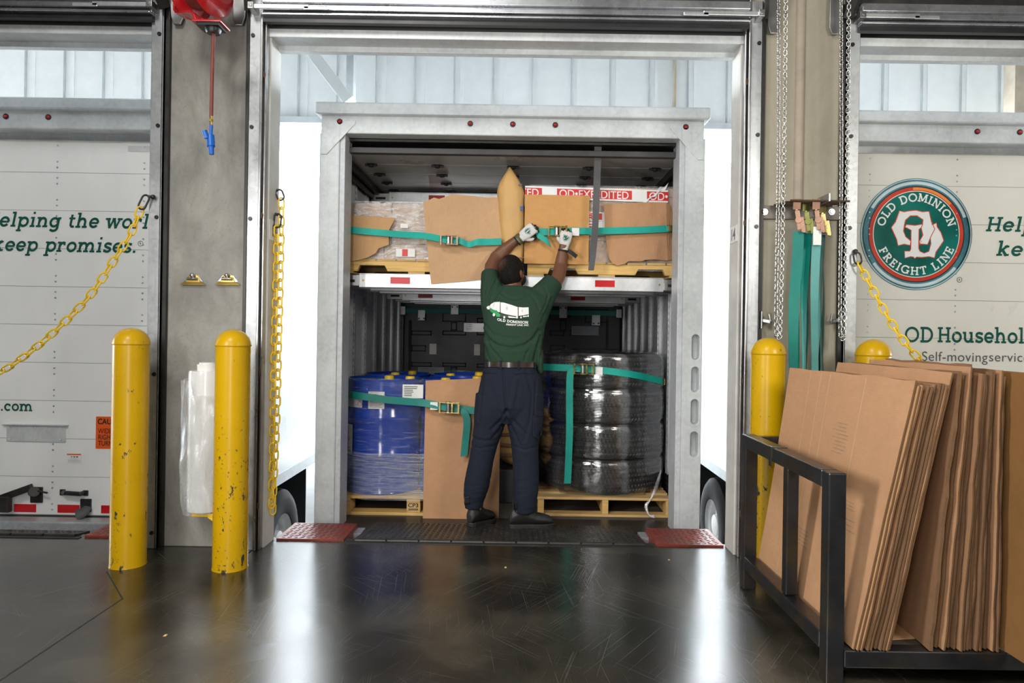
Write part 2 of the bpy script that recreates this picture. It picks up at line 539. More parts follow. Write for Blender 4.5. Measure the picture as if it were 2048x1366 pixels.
M['fascia'] = mat('canopy_metal_panel', (0.82, 0.845, 0.84), 0.55, 0.0, 0.03)
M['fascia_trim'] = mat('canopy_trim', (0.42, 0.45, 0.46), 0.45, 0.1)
M['canopy'] = mat('canopy_underside', (0.50, 0.51, 0.52), 0.6)
M['asphalt'] = mat('yard_concrete', (0.20, 0.20, 0.20), 0.85, 0, 0.15, 3)
M['liner'] = m_galv('trailer_liner', (0.58, 0.60, 0.63), 0.10, 0.45)
M['alu'] = m_galv('aluminium', (0.70, 0.72, 0.74), 0.75, 0.33)
M['kick'] = mat('scuff_plate', (0.06, 0.06, 0.062), 0.5, 0.4, 0.3)
M['tfloor'] = m_wood('trailer_floor_boards', (0.10, 0.085, 0.07))
M['ply'] = mat('trailer_overhead_panel', (0.50, 0.50, 0.49), 0.3, 0.05, 0.08, 2)
M['red'] = mat('red_reflector', (0.55, 0.008, 0.012), 0.3, 0, 0.08)
M['redlens'] = mat('red_lens', (0.40, 0.006, 0.012), 0.12, 0, 0.1, coat=0.5)
M['redpaint'] = mat('red_enamel', (0.50, 0.012, 0.016), 0.25, 0, 0.12, coat=0.4)
M['redchq'] = mat('red_tread_plate', (0.20, 0.032, 0.020), 0.42, 0.05, 0.3, 9, spec=0.45, stain=(0.09, 0.05, 0.04), stscale=5)
M['blkchq'] = m_chequer('black_tread_plate', (0.040, 0.038, 0.036), 0.36, 0.35)
M['blkmet'] = mat('worn_tread_plate', (0.045, 0.043, 0.040), 0.36, 0.5, 0.35, 5, stain=(0.10, 0.09, 0.08), stscale=3)
M['hose'] = mat('red_brown_hose', (0.20, 0.045, 0.035), 0.55)
M['blue_pl'] = mat('blue_plastic', (0.008, 0.12, 0.50), 0.35)
M['brass'] = mat('brass', (0.55, 0.38, 0.10), 0.3, 0.9)
M['zinc'] = mat('yellow_zinc', (0.36, 0.28, 0.11), 0.28, 0.9, 0.3, 25)
M['zincpink'] = mat('rose_zinc', (0.33, 0.20, 0.14), 0.45, 0.9, 0.25, 25)
M['zincgreen'] = mat('green_zinc', (0.24, 0.25, 0.08), 0.45, 0.9, 0.25, 25)
M['chrome'] = mat('bright_steel', (0.72, 0.72, 0.70), 0.2, 1.0, 0.1)
M['steel'] = mat('bare_steel', (0.42, 0.42, 0.42), 0.3, 0.9, 0.15)
M['teal'] = m_web('teal_webbing', (0.0, 0.36, 0.29))
M['tealdark'] = m_web('dark_teal_webbing', (0.0, 0.20, 0.165))
M['tealpale'] = m_web('faded_teal_webbing', (0.10, 0.33, 0.31))
M['greendk'] = m_web('dark_green_webbing', (0.015, 0.10, 0.085))
M['greyweb'] = m_web('grey_webbing', (0.075, 0.075, 0.08))
M['white_tag'] = mat('white_label', (0.76, 0.76, 0.74), 0.5, 0, 0.05)
M['cardA'] = m_card('cardboard_brown', (0.50, 0.28, 0.15))
M['cardB'] = m_card('cardboard_tan', (0.52, 0.31, 0.15), 'Z', 0.8, False)
M['cardC'] = m_card('cardboard_dark', (0.25, 0.14, 0.075))
M['cardO_shade2'] = m_card('cardboard_new', (0.60, 0.32, 0.12), 'Z', 0.85, False)
M['cardU'] = m_card('cardboard_pale', (0.56, 0.35, 0.195), 'X', 0.85, False)
M['cardM'] = m_card('cardboard_mid', (0.36, 0.20, 0.105))
M['cardO_shade'] = m_card('cardboard_orange_shaded', (0.27, 0.135, 0.045), 'X', 0.8, False)  # orange board darkened: the shade on the last sheet is in its colour
M['cardE'] = m_card('cardboard_edge', (0.15, 0.085, 0.042), 'Z', 0.3, False)
M['carton'] = m_card('carton_board', (0.44, 0.29, 0.18), 'X', 0.85, False)
M['kraft'] = mat('kraft_paper', (0.60, 0.36, 0.13), 0.6, 0, 0.08, 4, bump=0.25, bscale=14)
M['wood'] = m_wood('pallet_wood', (0.64, 0.42, 0.17))
M['wood2'] = m_wood('pallet_wood_yellow', (0.68, 0.44, 0.15))
M['drum'] = mat('blue_drum_paint', (0.003, 0.045, 0.36), 0.18, 0, 0.1, coat=0.5)
M['bung'] = mat('yellow_bung', (0.80, 0.50, 0.01), 0.4)
M['film'] = m_film('stretch_film', 0.30)
M['filmh'] = m_film('stretch_film_banded', 0.15, (2.2, 2.2, 34), 3.0, 0.10, (0.85, 0.9, 0.98), 0.035, 0.5, True)  # drum film: white highlight streaks painted into its colour
M['filmheavy'] = m_film('stretch_film_layers', 0.30, (2.0, 2.0, 40), 2.5, 0.2, (0.85, 0.88, 0.93), 0.06)
M['filmroll'] = mat('film_roll', (0.72, 0.73, 0.72), 0.28, 0, 0.05, 4, coat=0.3)
M['bag'] = m_film('clear_bag', 0.28, (5, 5, 0.9), 2.5, 0.15)
M['tyre'] = mat('tyre_rubber', (0.042, 0.041, 0.040), 0.42, 0, 0.25, 6, spec=0.6)
M['tyre_out'] = mat('road_tyre_rubber', (0.012, 0.012, 0.012), 0.7, 0, 0.25, 6, spec=0.15)
M['rim'] = mat('white_wheel_rim', (0.70, 0.69, 0.66), 0.45)
M['blkplastic'] = mat('black_moulded_plastic', (0.020, 0.020, 0.024), 0.45, 0, 0.2, 4)
M['joint'] = mat('floor_joint', (0.014, 0.013, 0.012), 0.8)
M['blkgroove'] = mat('black_recess', (0.008, 0.008, 0.009), 0.7)
M['txtgreen'] = mat('dark_green_lettering', (0.004, 0.085, 0.062), 0.4, 0, 0.05)
M['txtgrey'] = mat('grey_lettering', (0.10, 0.105, 0.11), 0.45, 0, 0.05)
M['txtblack'] = mat('black_lettering', (0.012, 0.012, 0.012), 0.5, 0, 0.05)
M['txtwhite'] = mat('white_lettering', (0.80, 0.81, 0.80), 0.45, 0, 0.03)
M['txtred'] = mat('red_print', (0.62, 0.02, 0.018), 0.45, 0, 0.05)
M['orange'] = mat('orange_sticker', (0.80, 0.11, 0.015), 0.4, 0, 0.05)
M['plate'] = mat('grey_plate', (0.56, 0.55, 0.51), 0.4, 0.0)
M['tan'] = mat('tan_conduit', (0.34, 0.29, 0.225), 0.6, 0, 0.15)
M['skin'] = mat('skin', (0.155, 0.062, 0.032), 0.48, 0, 0.08, 10, bump=0.1, bscale=160)
M['hair'] = mat('short_black_hair', (0.012, 0.010, 0.009), 0.8, 0, 0.3, 60, bump=0.7, bscale=420)
M['shirt'] = mat('green_tee_cloth', (0.022, 0.050, 0.031), 0.85, 0, 0.06, 5, bump=0.12, bscale=300, spec=0.2)
M['navy'] = mat('navy_trouser_cloth', (0.011, 0.015, 0.027), 0.85, 0, 0.16, 5, bump=0.15, bscale=250, spec=0.25)
M['boot'] = mat('black_leather', (0.014, 0.013, 0.012), 0.5, 0, 0.25, 12, bump=0.15)
M['belt'] = mat('brown_black_leather', (0.035, 0.024, 0.018), 0.25, 0, 0.2, coat=0.3)
M['glove'] = mat('white_glove_cloth', (0.62, 0.62, 0.60), 0.8, 0, 0.07, 18, bump=0.1)
M['glovedk'] = mat('black_glove_cloth', (0.015, 0.015, 0.015), 0.7)
M['olive'] = mat('olive_wrist_band', (0.085, 0.080, 0.03), 0.7)
M['lime'] = mat('bright_green_print', (0.02, 0.30, 0.09), 0.5)
# ================================================================== THE SETTING
def struct(o):
    o['kind'] = 'structure'; return o

struct(B().box((-9, -8, -1.25), (9, 4.12, 0)).build('floor', M['floor'], origin=(0, 0, 0)))
struct(B().box((-40, 4.12, -1.45), (40, 60, -1.25)).build('ground_yard', M['asphalt'], origin=(0, 4.12, -1.25)))
jb = B()
jb.obox((-1.815, 0.6, 0.0), (0.007, 5.1, 0.0016))
jb.bar((-1.815, 3.15, 0.0), (-2.10, 3.50, 0.0), 0.0016, 0.006, (0, 0, 1))
jb.obox((-1.50, 3.80, 0.0), (0.008, 0.5, 0.002), Matrix.Rotation(0.0, 3, 'Z'))
struct(jb.build('trim_1', M['joint'], origin=(-1.8, 0, 0)))

cb = B(); cb.box((-2.03, 3.92, 0), (-1.49, 4.09, 6.0))
struct(cb.build('wall_left', M['concrete'], origin=(-1.76, 4, 0), bevel=0.006))
cb = B(); cb.box((1.30, 3.92, 0), (1.84, 4.09, 6.0))
wr = struct(cb.build('wall_right', M['concrete_tan'], origin=(1.57, 4, 0), bevel=0.006))
struct(B().cyl((1.585, 3.932, 1.95), (1.585, 3.932, 4.5), 0.032, n=16).build('trim_2', M['tan'], smooth=True, sharp=40))
struct(B().box((-30, 3.97, 2.975), (30, 4.09, 6.0)).build('wall_header', M['wall_dark'], origin=(0, 4, 3)))
struct(B().box((-30, 3.92, -1.25), (-4.98, 4.09, 3)).build('wall_far_left', M['concrete'], origin=(-7, 4, 0)))
struct(B().box((4.78, 3.92, -1.25), (30, 4.09, 3)).build('wall_far_right', M['concrete'], origin=(7, 4, 0)))
struct(B().box((-9, -8, 6.0), (9, 4.2, 6.2)).build('ceiling', M['room'], origin=(0, 0, 6)))
struct(B().box((-9, -8.2, 0), (9, -8, 6)).build('wall_back', M['room'], origin=(0, -8, 0)))
struct(B().box((-9.2, -8, 0), (-9, 4.2, 6)).build('wall_side', M['room'], origin=(-9, 0, 0)))
struct(B().box((9, -8, 0), (9.2, 4.2, 6)).build('wall_side', M['room'], origin=(9, 0, 0)))

# canopy over the yard side: unseen roof keeping sky light off the fascia, ribbed fascia, bottom trim, posts and braces
struct(B().box((-30, 4.05, 4.70), (30, 7.35, 4.80)).build('roof_canopy', M['canopy'], origin=(0, 5, 4.7)))
fb = B(); seam_shade = B()
fb.box((-30, 7.20, 3.49), (30, 7.26, 4.72))
x = -13.87
while x < 14:
    seam_shade.box((x - 0.006, 7.180, 3.49), (x + 0.006, 7.202, 4.70))  # seam ribs coloured dark to stand in for their thin shadows
    fb.box((x + 0.060, 7.190, 3.49), (x + 0.10, 7.21, 4.70))
    x += 0.4105
struct(seam_shade.build('trim_seam_shadow', M['fascia_trim'], origin=(0, 7.2, 3.5)))
fas = struct(fb.build('wall_canopy_fascia', M['fascia'], origin=(0, 7.2, 3.5)))
struct(B().box((-30, 7.14, 3.425), (30, 7.28, 3.49)).build('trim_3', M['fascia_trim'], origin=(0, 7.2, 3.43)))
bb = B()
bb.bar(P(604, 78, 6.5), P(700, 205, 6.5), 0.11, 0.15, (1, 0, 0))
struct(bb.build('beam_brace', M['fascia'], bevel=0.004))
struct(B().box((P(703, 100, 6.8).x - 0.035, 6.75, -1.25), (P(703, 100, 6.8).x + 0.035, 6.86, 4.72)).build('column_canopy', M['fascia_trim']))
px_ = P(2028, 150, 6.8).x
struct(B().box((px_ - 0.06, 6.7, -1.25), (px_ + 0.10, 6.86, 4.72)).build('column_canopy', M['tan']))
px_ = P(1352, 150, 7.1).x
struct(B().box((px_ - 0.010, 7.12, 3.49), (px_ + 0.010, 7.19, 4.72)).build('trim_4', M['tan']))

# ------------------------------------------------------------------ dock doors: jambs, reveals, raised door, slide bolts
bolt_me = None
def dock_door(n, xl, xr, gl=0.042, gr=0.042):
    d = thing('door_%d' % n, ((xl + xr) / 2, 3.9, 0), None, None)
    d['kind'] = 'structure'
    for s, xo, g in ((-1, xl, gl), (1, xr, gr)):
        xe = xo - s * (0.042 - g)
        a = B(); a.box((xe + s * 0.042, 3.872, 0), (xe + s * 0.112, 3.918, 3.16))
        a.box((xe + s * 0.100, 3.872, 0), (xe + s * 0.112, 3.93, 3.16))
        a.build('jamb_angle', M['galv'], d, bevel=0.004)
        a = B(); a.box((xe + s * 0.112, 3.895, 0), (xe + s * 0.135, 3.93, 3.16))
        a.build('dark_gap', M['dark_steel'], d)  # dark strip between the jamb angle and the concrete
        xt = xe if g > 0.02 else xe + s * 0.05
        a = B(); a.box((xt + s * 0.028, 3.86 if g > 0.02 else 3.92, 0), (xt + s * 0.042, 3.95, 3.16))
        a.box((xt + s * 0.010, 3.875 if g > 0.02 else 3.92, 0), (xt + s * 0.020, 3.93, 3.16))
        a.build('door_track', M['steel'], d, bevel=0.003)
        a = B(); a.box((xe if g > 0.02 else xe + s * 0.05, 3.92, 0), (xe + s * 0.10, 4.08, 2.975))
        a.build('reveal', M['plate'], d, bevel=0.003)
        for z in (0.09, 0.99, 1.88, 2.40, 2.92):
            a = B(); a.cyl((xe + s * 0.088, 3.874, z), (xe + s * 0.088, 3.866, z), 0.0125, 0.011, 14)
            a.build('bolt', M['black'], d)
        # rusty weld spots on the track
        for z in (2.70, 1.90, 1.0, 0.25):
            if g < 0.02: break
            a = B(); a.ball((xe + s * 0.022, 3.872, z), (0.007, 0.006, 0.020), n=10, m=6)
            a.build('weld', M['rust'], d)
        # hanger plate where the vertical track meets the raised door
        a = B()
        pl = [(0, 3.5), (0.10, 3.5), (0.10, 3.02), (0.085, 2.985), (0.045, 2.985), (0.03, 3.03)]
        a.prism(pl, lambda x, y, q, s=s, xe=xe: (xe + s * (0.112 + x), 3.90 - q, y), 0, 0.012)
        a.build('hanger_plate', M['steel'], d, bevel=0.003)
        a = B(); a.bar((xe + s * 0.12, 3.86, 3.06), (xe + s * 0.03, 3.5, 3.6), 0.07, 0.02, (0, 0, 1))
        a.build('track_curve', M['dark_steel'], d)
        # slide bolt
        a = B(); a.box((xe - s * 0.25, 3.795, 3.040), (xe + s * 0.085, 3.805, 3.065))
        a.build('slide_bolt', M['alu'], d, bevel=0.003)
        a = B(); a.box((xe - s * 0.36, 3.795, 3.036), (xe - s * 0.22, 3.803, 3.056))
        a.build('bolt_handle', M['alu'], d, bevel=0.003)
        a = B(); a.box((xe + s * 0.055, 3.785, 3.035), (xe + s * 0.088, 3.87, 3.072)); a.cyl((xe + s * 0.07, 3.78, 3.054), (xe + s * 0.07, 3.79, 3.054), 0.010, n=10)
        a.build('keeper', M['steel'], d, bevel=0.002)
    a = B()
    for z0, z1, y in ((3.085, 3.13, 3.815), (3.070, 3.085, 3.835), (3.045, 3.070, 3.82), (3.028, 3.040, 3.835), (3.015, 3.026, 3.812)):
        a.box((xl - 0.02, y, z0), (xr + 0.02, 3.87, z1))
    a.build('bottom_rail', M['rail'], d, bevel=0.004)
    a = B(); a.box((xl - 0.02, 3.84, 2.985), (xr + 0.02, 3.875, 3.016)); a.build('bottom_seal', M['black'], d)
    a = B(); a.box((xl - 0.02, 3.845, 3.13), (xr + 0.02, 3.87, 5.6)); a.build('raised_panel', M['dark_steel'], d)
    a = B(); a.box((xl - 0.02, 3.91, 2.93), (xr + 0.02, 4.08, 2.978))
    a.box((xl - 0.02, 4.03, 2.90), (xr + 0.02, 4.08, 2.94))
    a.build('header_angle', M['galv_light'], d, bevel=0.003)
    return d

dock_door(1, -4.86, -2.117, gr=0.0)
dock_door(2, -1.452, 1.243)
dock_door(3, 1.906, 4.65, gl=0.0)

# ------------------------------------------------------------------ dock levellers with red side bumpers
def lugs(b, x0, x1, y0, y1, zf, step=0.034):
    nx, ny = int((x1 - x0)/step), int((y1 - y0)/step)
    for i in range(nx):
        for j in range(ny):
            x, y = x0 + (i + 0.5)*(x1 - x0)/nx, y0 + (j + 0.5)*(y1 - y0)/ny
            b.obox((x, y, zf(y) + 0.001), (0.026, 0.007, 0.0035), Matrix.Rotation(PI/4 if (i + j) % 2 else -PI/4, 3, 'Z'))
def leveler(xc, label, ext=0.62):
    t = thing('dock_leveler', (xc, 4.05, 0), label, 'dock leveler', 'edge-of-dock levelers')
    x0, x1 = xc - 0.87, xc + 0.87
    a = B(); a.slab(lambda u, v: (x0 + (x1 - x0) * u, 4.085 + ext * v, 0.012 - 0.075 * v * ext / 0.62), 6, 4, 0.016, (0, 0, -1))
    lugs(a, x0 + 0.02, x1 - 0.02, 4.10, 4.085 + ext - 0.01, lambda y: 0.012 - 0.075 * (y - 4.085) / 0.62, 0.036)
    a.build('lip_plate', M['blkmet'], t)
    a = B()
    for i in range(9):
        q = x0 + (x1 - x0) * i / 9
        a.cyl((q + 0.006, 4.075, 0.002), (q + (x1 - x0) / 9 - 0.006, 4.075, 0.002), 0.014, n=10)
    a.build('hinge', M['dark_steel'], t, smooth=True, sharp=40)
    a = B(); a.box((x0 - 0.04, 4.03, -0.25), (x1 + 0.04, 4.065, 0.004)); a.build('dock_plate', M['dark_steel'], t)
    for q0, q1 in ((x0 - 0.06, x0 - 0.01), (x1 + 0.01, x1 + 0.06)):
        a = B(); a.box((q0, 4.30, -0.10), (q1, 4.42, -0.02)); a.build('lip_stop', M['galv'], t)
    for s, xa, xb in ((-1, x0 - 0.46, x0 - 0.06), (1, x1 + 0.06, x1 + 0.46)):
        a = B(); a.box((xa, 4.06, -0.35), (xb, 4.40, 0.012)); lugs(a, xa + 0.015, xb - 0.015, 4.07, 4.39, lambda y: 0.012); p = a.build('bumper', M['redchq'], t)
        a = B(); a.box((xa + 0.02, 4.40, -0.34), (xb - 0.02, 4.46, -0.01)); a.build('bumper_face', M['blackrub'], p)
    return t
leveler(-0.10, 'black tread-plate dock lip between red bumpers under the open trailer')
leveler(-3.50, 'dock lip at the foot of the closed trailer with the orange caution sign', 0.12)
leveler(3.30, 'dock lip behind the cardboard cart at the trailer with the round emblem', 0.12)

# ================================================================== SEMI TRAILERS
TY = 4.58
def wheel(parent, x, y, face):
    """dual wheel, outer face looking along face (+1/-1) in x"""
    prof = [(0.27, 0.0), (0.29, -0.01), (0.40, -0.012), (0.46, 0.0), (0.495, 0.03), (0.50, 0.06), (0.50, 0.20), (0.49, 0.235), (0.45, 0.25), (0.30, 0.25)]
    R = frame((-face, 0, 0))
    z = -1.25 + 0.50
    a = B(); a.lathe(prof, (x, y, z), R, 40, caps=False)
    for k in (0.09, 0.13, 0.17):
        a.lathe([(0.503, k - 0.012), (0.506, k - 0.010), (0.506, k + 0.010), (0.503, k + 0.012)], (x, y, z), R, 40, caps=False)
    p = a.build('tyre', M['tyre_out'], parent, smooth=True, sharp=35)
    a = B(); a.lathe([(0.285, 0.0), (0.275, 0.03), (0.24, 0.05), (0.22, 0.10), (0.13, 0.11), (0.11, 0.03), (0.07, 0.02), (0.0, 0.02)], (x, y, z), R, 36, caps=False)
    a.build('wheel_rim', M['rim'], p, smooth=True, sharp=35)
    a = B(); a.lathe(prof, (x - face * 0.32, y, z), R, 32, caps=False); a.build('inner_tyre', M['tyre_out'], p, smooth=True, sharp=35)

def trailer(X0, label, closed, axle, door_mat=None):
    t = thing('semi_trailer', (X0, TY, -0.08), label, 'trailer', 'trailers backed up to the dock')
    W, L, zt, zh, zf = 1.295, 8.6, 2.775, 2.578, -0.08
    lx, rx = X0 - W, X0 + W
    # rear frame
    a = B(); a.box((lx + 0.01, TY, zh), (rx - 0.01, TY + 0.12, 2.70)); h = a.build('rear_header', M['galv_light'], t, bevel=0.008)
    a = B(); a.box((lx - 0.02, TY - 0.05, 2.695), (rx + 0.02, TY + 0.14, zt)); a.build('header_cap', M['galv_light'], t, bevel=0.012)
    for s, xe in ((-1, lx), (1, rx)):
        a = B()
        a.box((xe, TY, -0.16), (xe - s * 0.135, TY + 0.13, zh + 0.002))
        p = a.build('corner_post', M['galv_light'], t, bevel=0.008)
        if s > 0 and not closed:
            c = B()
            for z0, z1 in ((1.095, 1.265), (0.878, 1.048), (0.660, 0.830), (0.443, 0.613)):
                pl = []
                for k in range(9): pl.append((-0.026 * math.cos(PI * k / 8), z1 - 0.026 + 0.026 * math.sin(PI * k / 8)))
                for k in range(9): pl.append((0.026 * math.cos(PI * k / 8), z0 + 0.026 - 0.026 * math.sin(PI * k / 8)))
                c.prism(pl, lambda x, y, q: (xe - 0.045 + x, TY - 0.05 + q, y), 0, 0.12)
            co = c.build('slot_cut', M['galv'], origin=(0, 0, 0))
            mw = p.matrix_world.copy(); p.modifiers.clear()
            bpy.context.view_layer.update()
            cut(p, co)
            md = p.modifiers.new('bevel', 'BEVEL'); md.width = 0.004; md.segments = 2; md.limit_method = 'ANGLE'
        a = B(); pl = [(0, 0.0), (0, -0.23), (0.04, -0.23), (0.23, -0.02), (0.23, 0.0)]
        a.prism(pl, lambda x, y, q: (xe - s * (0.012 + x), TY - q, 2.665 + y), -0.001, 0.006); a.build('gusset_plate', M['galv_light'], t, bevel=0.002)
        a = B(); a.box((xe - s * 0.135, TY + 0.012, zf), (xe - s * 0.17, TY + 0.20, zh)); a.build('door_channel', M['liner'], t, bevel=0.003)
    a = B(); a.box((lx, TY - 0.03, -0.26 if not closed else -0.155), (rx, TY + 0.14 if not closed else TY + 0.10, -0.10 if not closed else -0.052)); a.build('rear_sill', M['galv'], t, bevel=0.01)
    for q in (-1.16, -0.285, 0.0, 0.285, 1.16):
        a = B(); a.cyl((X0 + q, TY + 0.004, 2.655), (X0 + q, TY - 0.006, 2.655), 0.019, n=16); p = a.build('marker_light', M['black'], t)
        a = B(); a.ball((X0 + q, TY - 0.004, 2.655), (0.014, 0.014, 0.012), n=12, m=8); a.build('lens', M['redlens'], p, smooth=True)
    # box
    for s, xe in ((-1, lx), (1, rx)):
        a = B(); a.box((xe + s * 0.0, TY + 0.13, -0.10), (xe - s * 0.025, TY + L, 2.70)); a.build('side_panel', M['white'], t)
        a = B(); a.box((xe + s * 0.004, TY + 0.13, -0.16), (xe - s * 0.03, TY + L, -0.06)); a.build('side_rail', M['galv_light'], t)
    a = B(); a.box((lx + 0.006, TY + 0.13, 2.701), (rx - 0.006, TY + L, 2.72)); a.build('roof_skin', M['white'], t)
    a = B(); a.box((lx, TY + L, -0.1), (rx, TY + L + 0.04, 2.72)); a.build('front_wall', M['liner'], t)
    a = B(); a.box((lx + 0.02, TY + 0.10, -0.14), (rx - 0.02, TY + L, zf)); a.build('load_floor', M['tfloor'], t)
    a = B(); a.box((lx + 0.5, TY + 1.0, -0.45), (rx - 0.5, TY + L, -0.14)); a.build('underframe', M['dark_steel'], t)
    for s, xe in ((-1, lx), (1, rx)):
        wheel(t, xe - s * 0.03, axle, s)
    for q0, q1 in ((lx + 0.05, lx + 0.60), (rx - 0.60, rx - 0.05)):
        a = B(); a.box((q0, axle + 0.75, -1.0), (q1, axle + 0.76, -0.2)); a.build('mud_flap', M['blackrub'], t)
    if not closed:
        ix0, ix1 = lx + 0.025, rx - 0.025
        for s, xe in ((-1, ix0), (1, ix1)):
            a = B()
            a.box((xe, TY + 0.2, 0.16), (xe - s * 0.008, TY + L - 0.02, 2.66)); p = a.build('wall_liner', M['liner'], t)
            a = B()
            a.box((xe, TY + 0.14, zf), (xe - s * 0.014, TY + L - 0.02, 0.18))
            for k in range(6): a.box((xe - s * 0.012, TY + 0.14, -0.05 + k * 0.04), (xe - s * 0.022, TY + L - 0.02, -0.035 + k * 0.04))
            a.build('scuff_plate', M['kick'], t)
            for k in range(9):
                y = TY + 0.42 + k * 0.406
                a = B(); a.box((xe - s * 0.008, y - 0.035, 0.16), (xe - s * 0.020, y + 0.035, 2.45))
                a.box((xe - s * 0.018, y - 0.036, 0.16), (xe - s * 0.028, y - 0.020, 2.45))
                a.box((xe - s * 0.018, y + 0.020, 0.16), (xe - s * 0.028, y + 0.036, 2.45))
                p = a.build('logistic_post', M['alu'], t)
                a = B()
                for i in range(44):
                    z = 0.20 + i * 0.0508
                    a.box((xe - s * 0.0185, y - 0.012, z), (xe - s * 0.0212, y + 0.012, z + 0.026))
                    a.box((xe - s * 0.027, y - 0.031, z), (xe - s * 0.0284, y - 0.024, z + 0.022))
                a.build('slot', M['blkgroove'], p)
        # raised overhead door
        a = B()
        for k in range(6):
            y = TY + 0.17 + k * 0.30
            a.box((ix0 + 0.10, y + 0.004, 2.490), (ix1 - 0.10, y + 0.296, 2.515))
        od = a.build('overhead_door', M['ply'], t, bevel=0.002)
        a = B(); a.box((ix0 + 0.09, TY + 0.125, 2.482), (ix1 - 0.09, TY + 0.175, 2.522)); a.build('door_seal', M['kick'], t, bevel=0.004)
        hb = B(); hb.box((-0.028, -0.034, -0.005), (0.028, 0.034, 0.0)); hb.cyl((-0.045, 0, -0.008), (0.045, 0, -0.008), 0.009, n=8); hb.ball((0.0, 0.0, -0.010), (0.024, 0.024, 0.016), n=10, m=6)
        h0 = None
        for k in range(1, 7):
            for i, fx in enumerate((-1.05, -0.56, 0.0, 0.56, 1.05)):
                loc = V((X0 + fx, TY + 0.17 + k * 0.30, 2.490))
                if h0 is None: h0 = hb.build('hinge', M['black'], t, local=True, smooth=True, sharp=40); o = h0
                else: o = h0.copy(); C.objects.link(o)
                o.location = loc - t.location
        for s, xe in ((-1, ix0), (1, ix1)):
            a = B(); a.bar((xe - s * 0.085, TY + 0.13, 2.465), (xe - s * 0.085, TY + 3.2, 2.465), 0.055, 0.03, (0, 0, 1))
            a.box((xe - s * 0.04, TY + 0.13, 2.40), (xe - s * 0.055, TY + 3.2, 2.51)); a.build('overhead_track', M['dark_steel'], t)
            a = B(); a.cyl((xe - s * 0.14, TY + 0.15, 2.578), (xe - s * 0.14, TY + 0.15, 2.50), 0.007, n=8); a.build('hanger_bolt', M['chrome'], t)
        a = B(); a.box((ix0, TY + 0.12, 2.56), (ix1, TY + 4, 2.575)); a.build('head_lining', M['dark_steel'], t)
        pts = bez([P(1196, 291, TY + 0.17), P(1194, 360, TY + 0.16), P(1191, 440, TY + 0.155), P(1187, 500, TY + 0.16), P(1182, 541, TY + 0.17)], 24)
        a = B(); a.ribbon(pts, [V((0.050 - 0.010 * (k / 24), 0.006 * math.sin(k * 0.5), 0)) for k in range(25)], 0.003); a.build('pull_strap', M['greyweb'], t)
        # threshold plate
        a = B(); a.box((lx + 0.17, TY + 0.02, -0.10), (rx - 0.17, TY + 0.32, -0.074)); a.build('threshold_plate', M['blkchq'], t)
        return t
    # closed roll-up door
    dy = TY + 0.125
    a = B(); seams = []
    zs = [-0.045 + k * 0.262 for k in range(11)]
    for z0, z1 in zip(zs[:-1], zs[1:]):
        a.box((lx + 0.14, dy, z0 + 0.0015), (rx - 0.14, dy + 0.02, min(z1 - 0.0015, 2.575)))
    a.mi = 1
    for q in (-0.935, -0.335, 0.265, 0.865):
        for z in zs[:-1]:
            for dz in (0.035, 0.075, 0.185, 0.225):
                a.cyl((X0 + q, dy - 0.004, z + dz), (X0 + q, dy + 0.001, z + dz), 0.0055, 0.0075, 8)
    d = a.build('roll_up_door', [door_mat or M['white_door'], M['alu']], t)
    a = B(); a.box((lx + 0.14, dy + 0.006, -0.05), (rx - 0.14, dy + 0.024, 2.575)); a.build('door_backing', M['seam'], d)
    a = B(); a.box((lx + 0.14, dy - 0.018, 2.53), (rx - 0.14, dy, 2.578)); a.build('top_seal', M['alu'], d)
    return t

trailer(-0.07, 'open trailer at the middle dock, loaded on two levels', False, 6.6)
TL = trailer(-3.47, 'closed white trailer with green slogan and orange caution sign', True, 6.42)
TR = trailer(3.33, 'closed off-white trailer with big round green emblem on its door', True, 7.25, M['cream_door'])
DL = [o for o in TL.children if o.name.startswith('roll_up_door')][0]
DR = [o for o in TR.children if o.name.startswith('roll_up_door')][0]
DY = TY + 0.125
# ================================================================== LETTERING
def arc(cx, cy, rx, ry, a0, a1, n=18):
    return [(cx + rx*math.cos(math.radians(a0+(a1-a0)*i/n)), cy + ry*math.sin(math.radians(a0+(a1-a0)*i/n))) for i in range(n+1)]

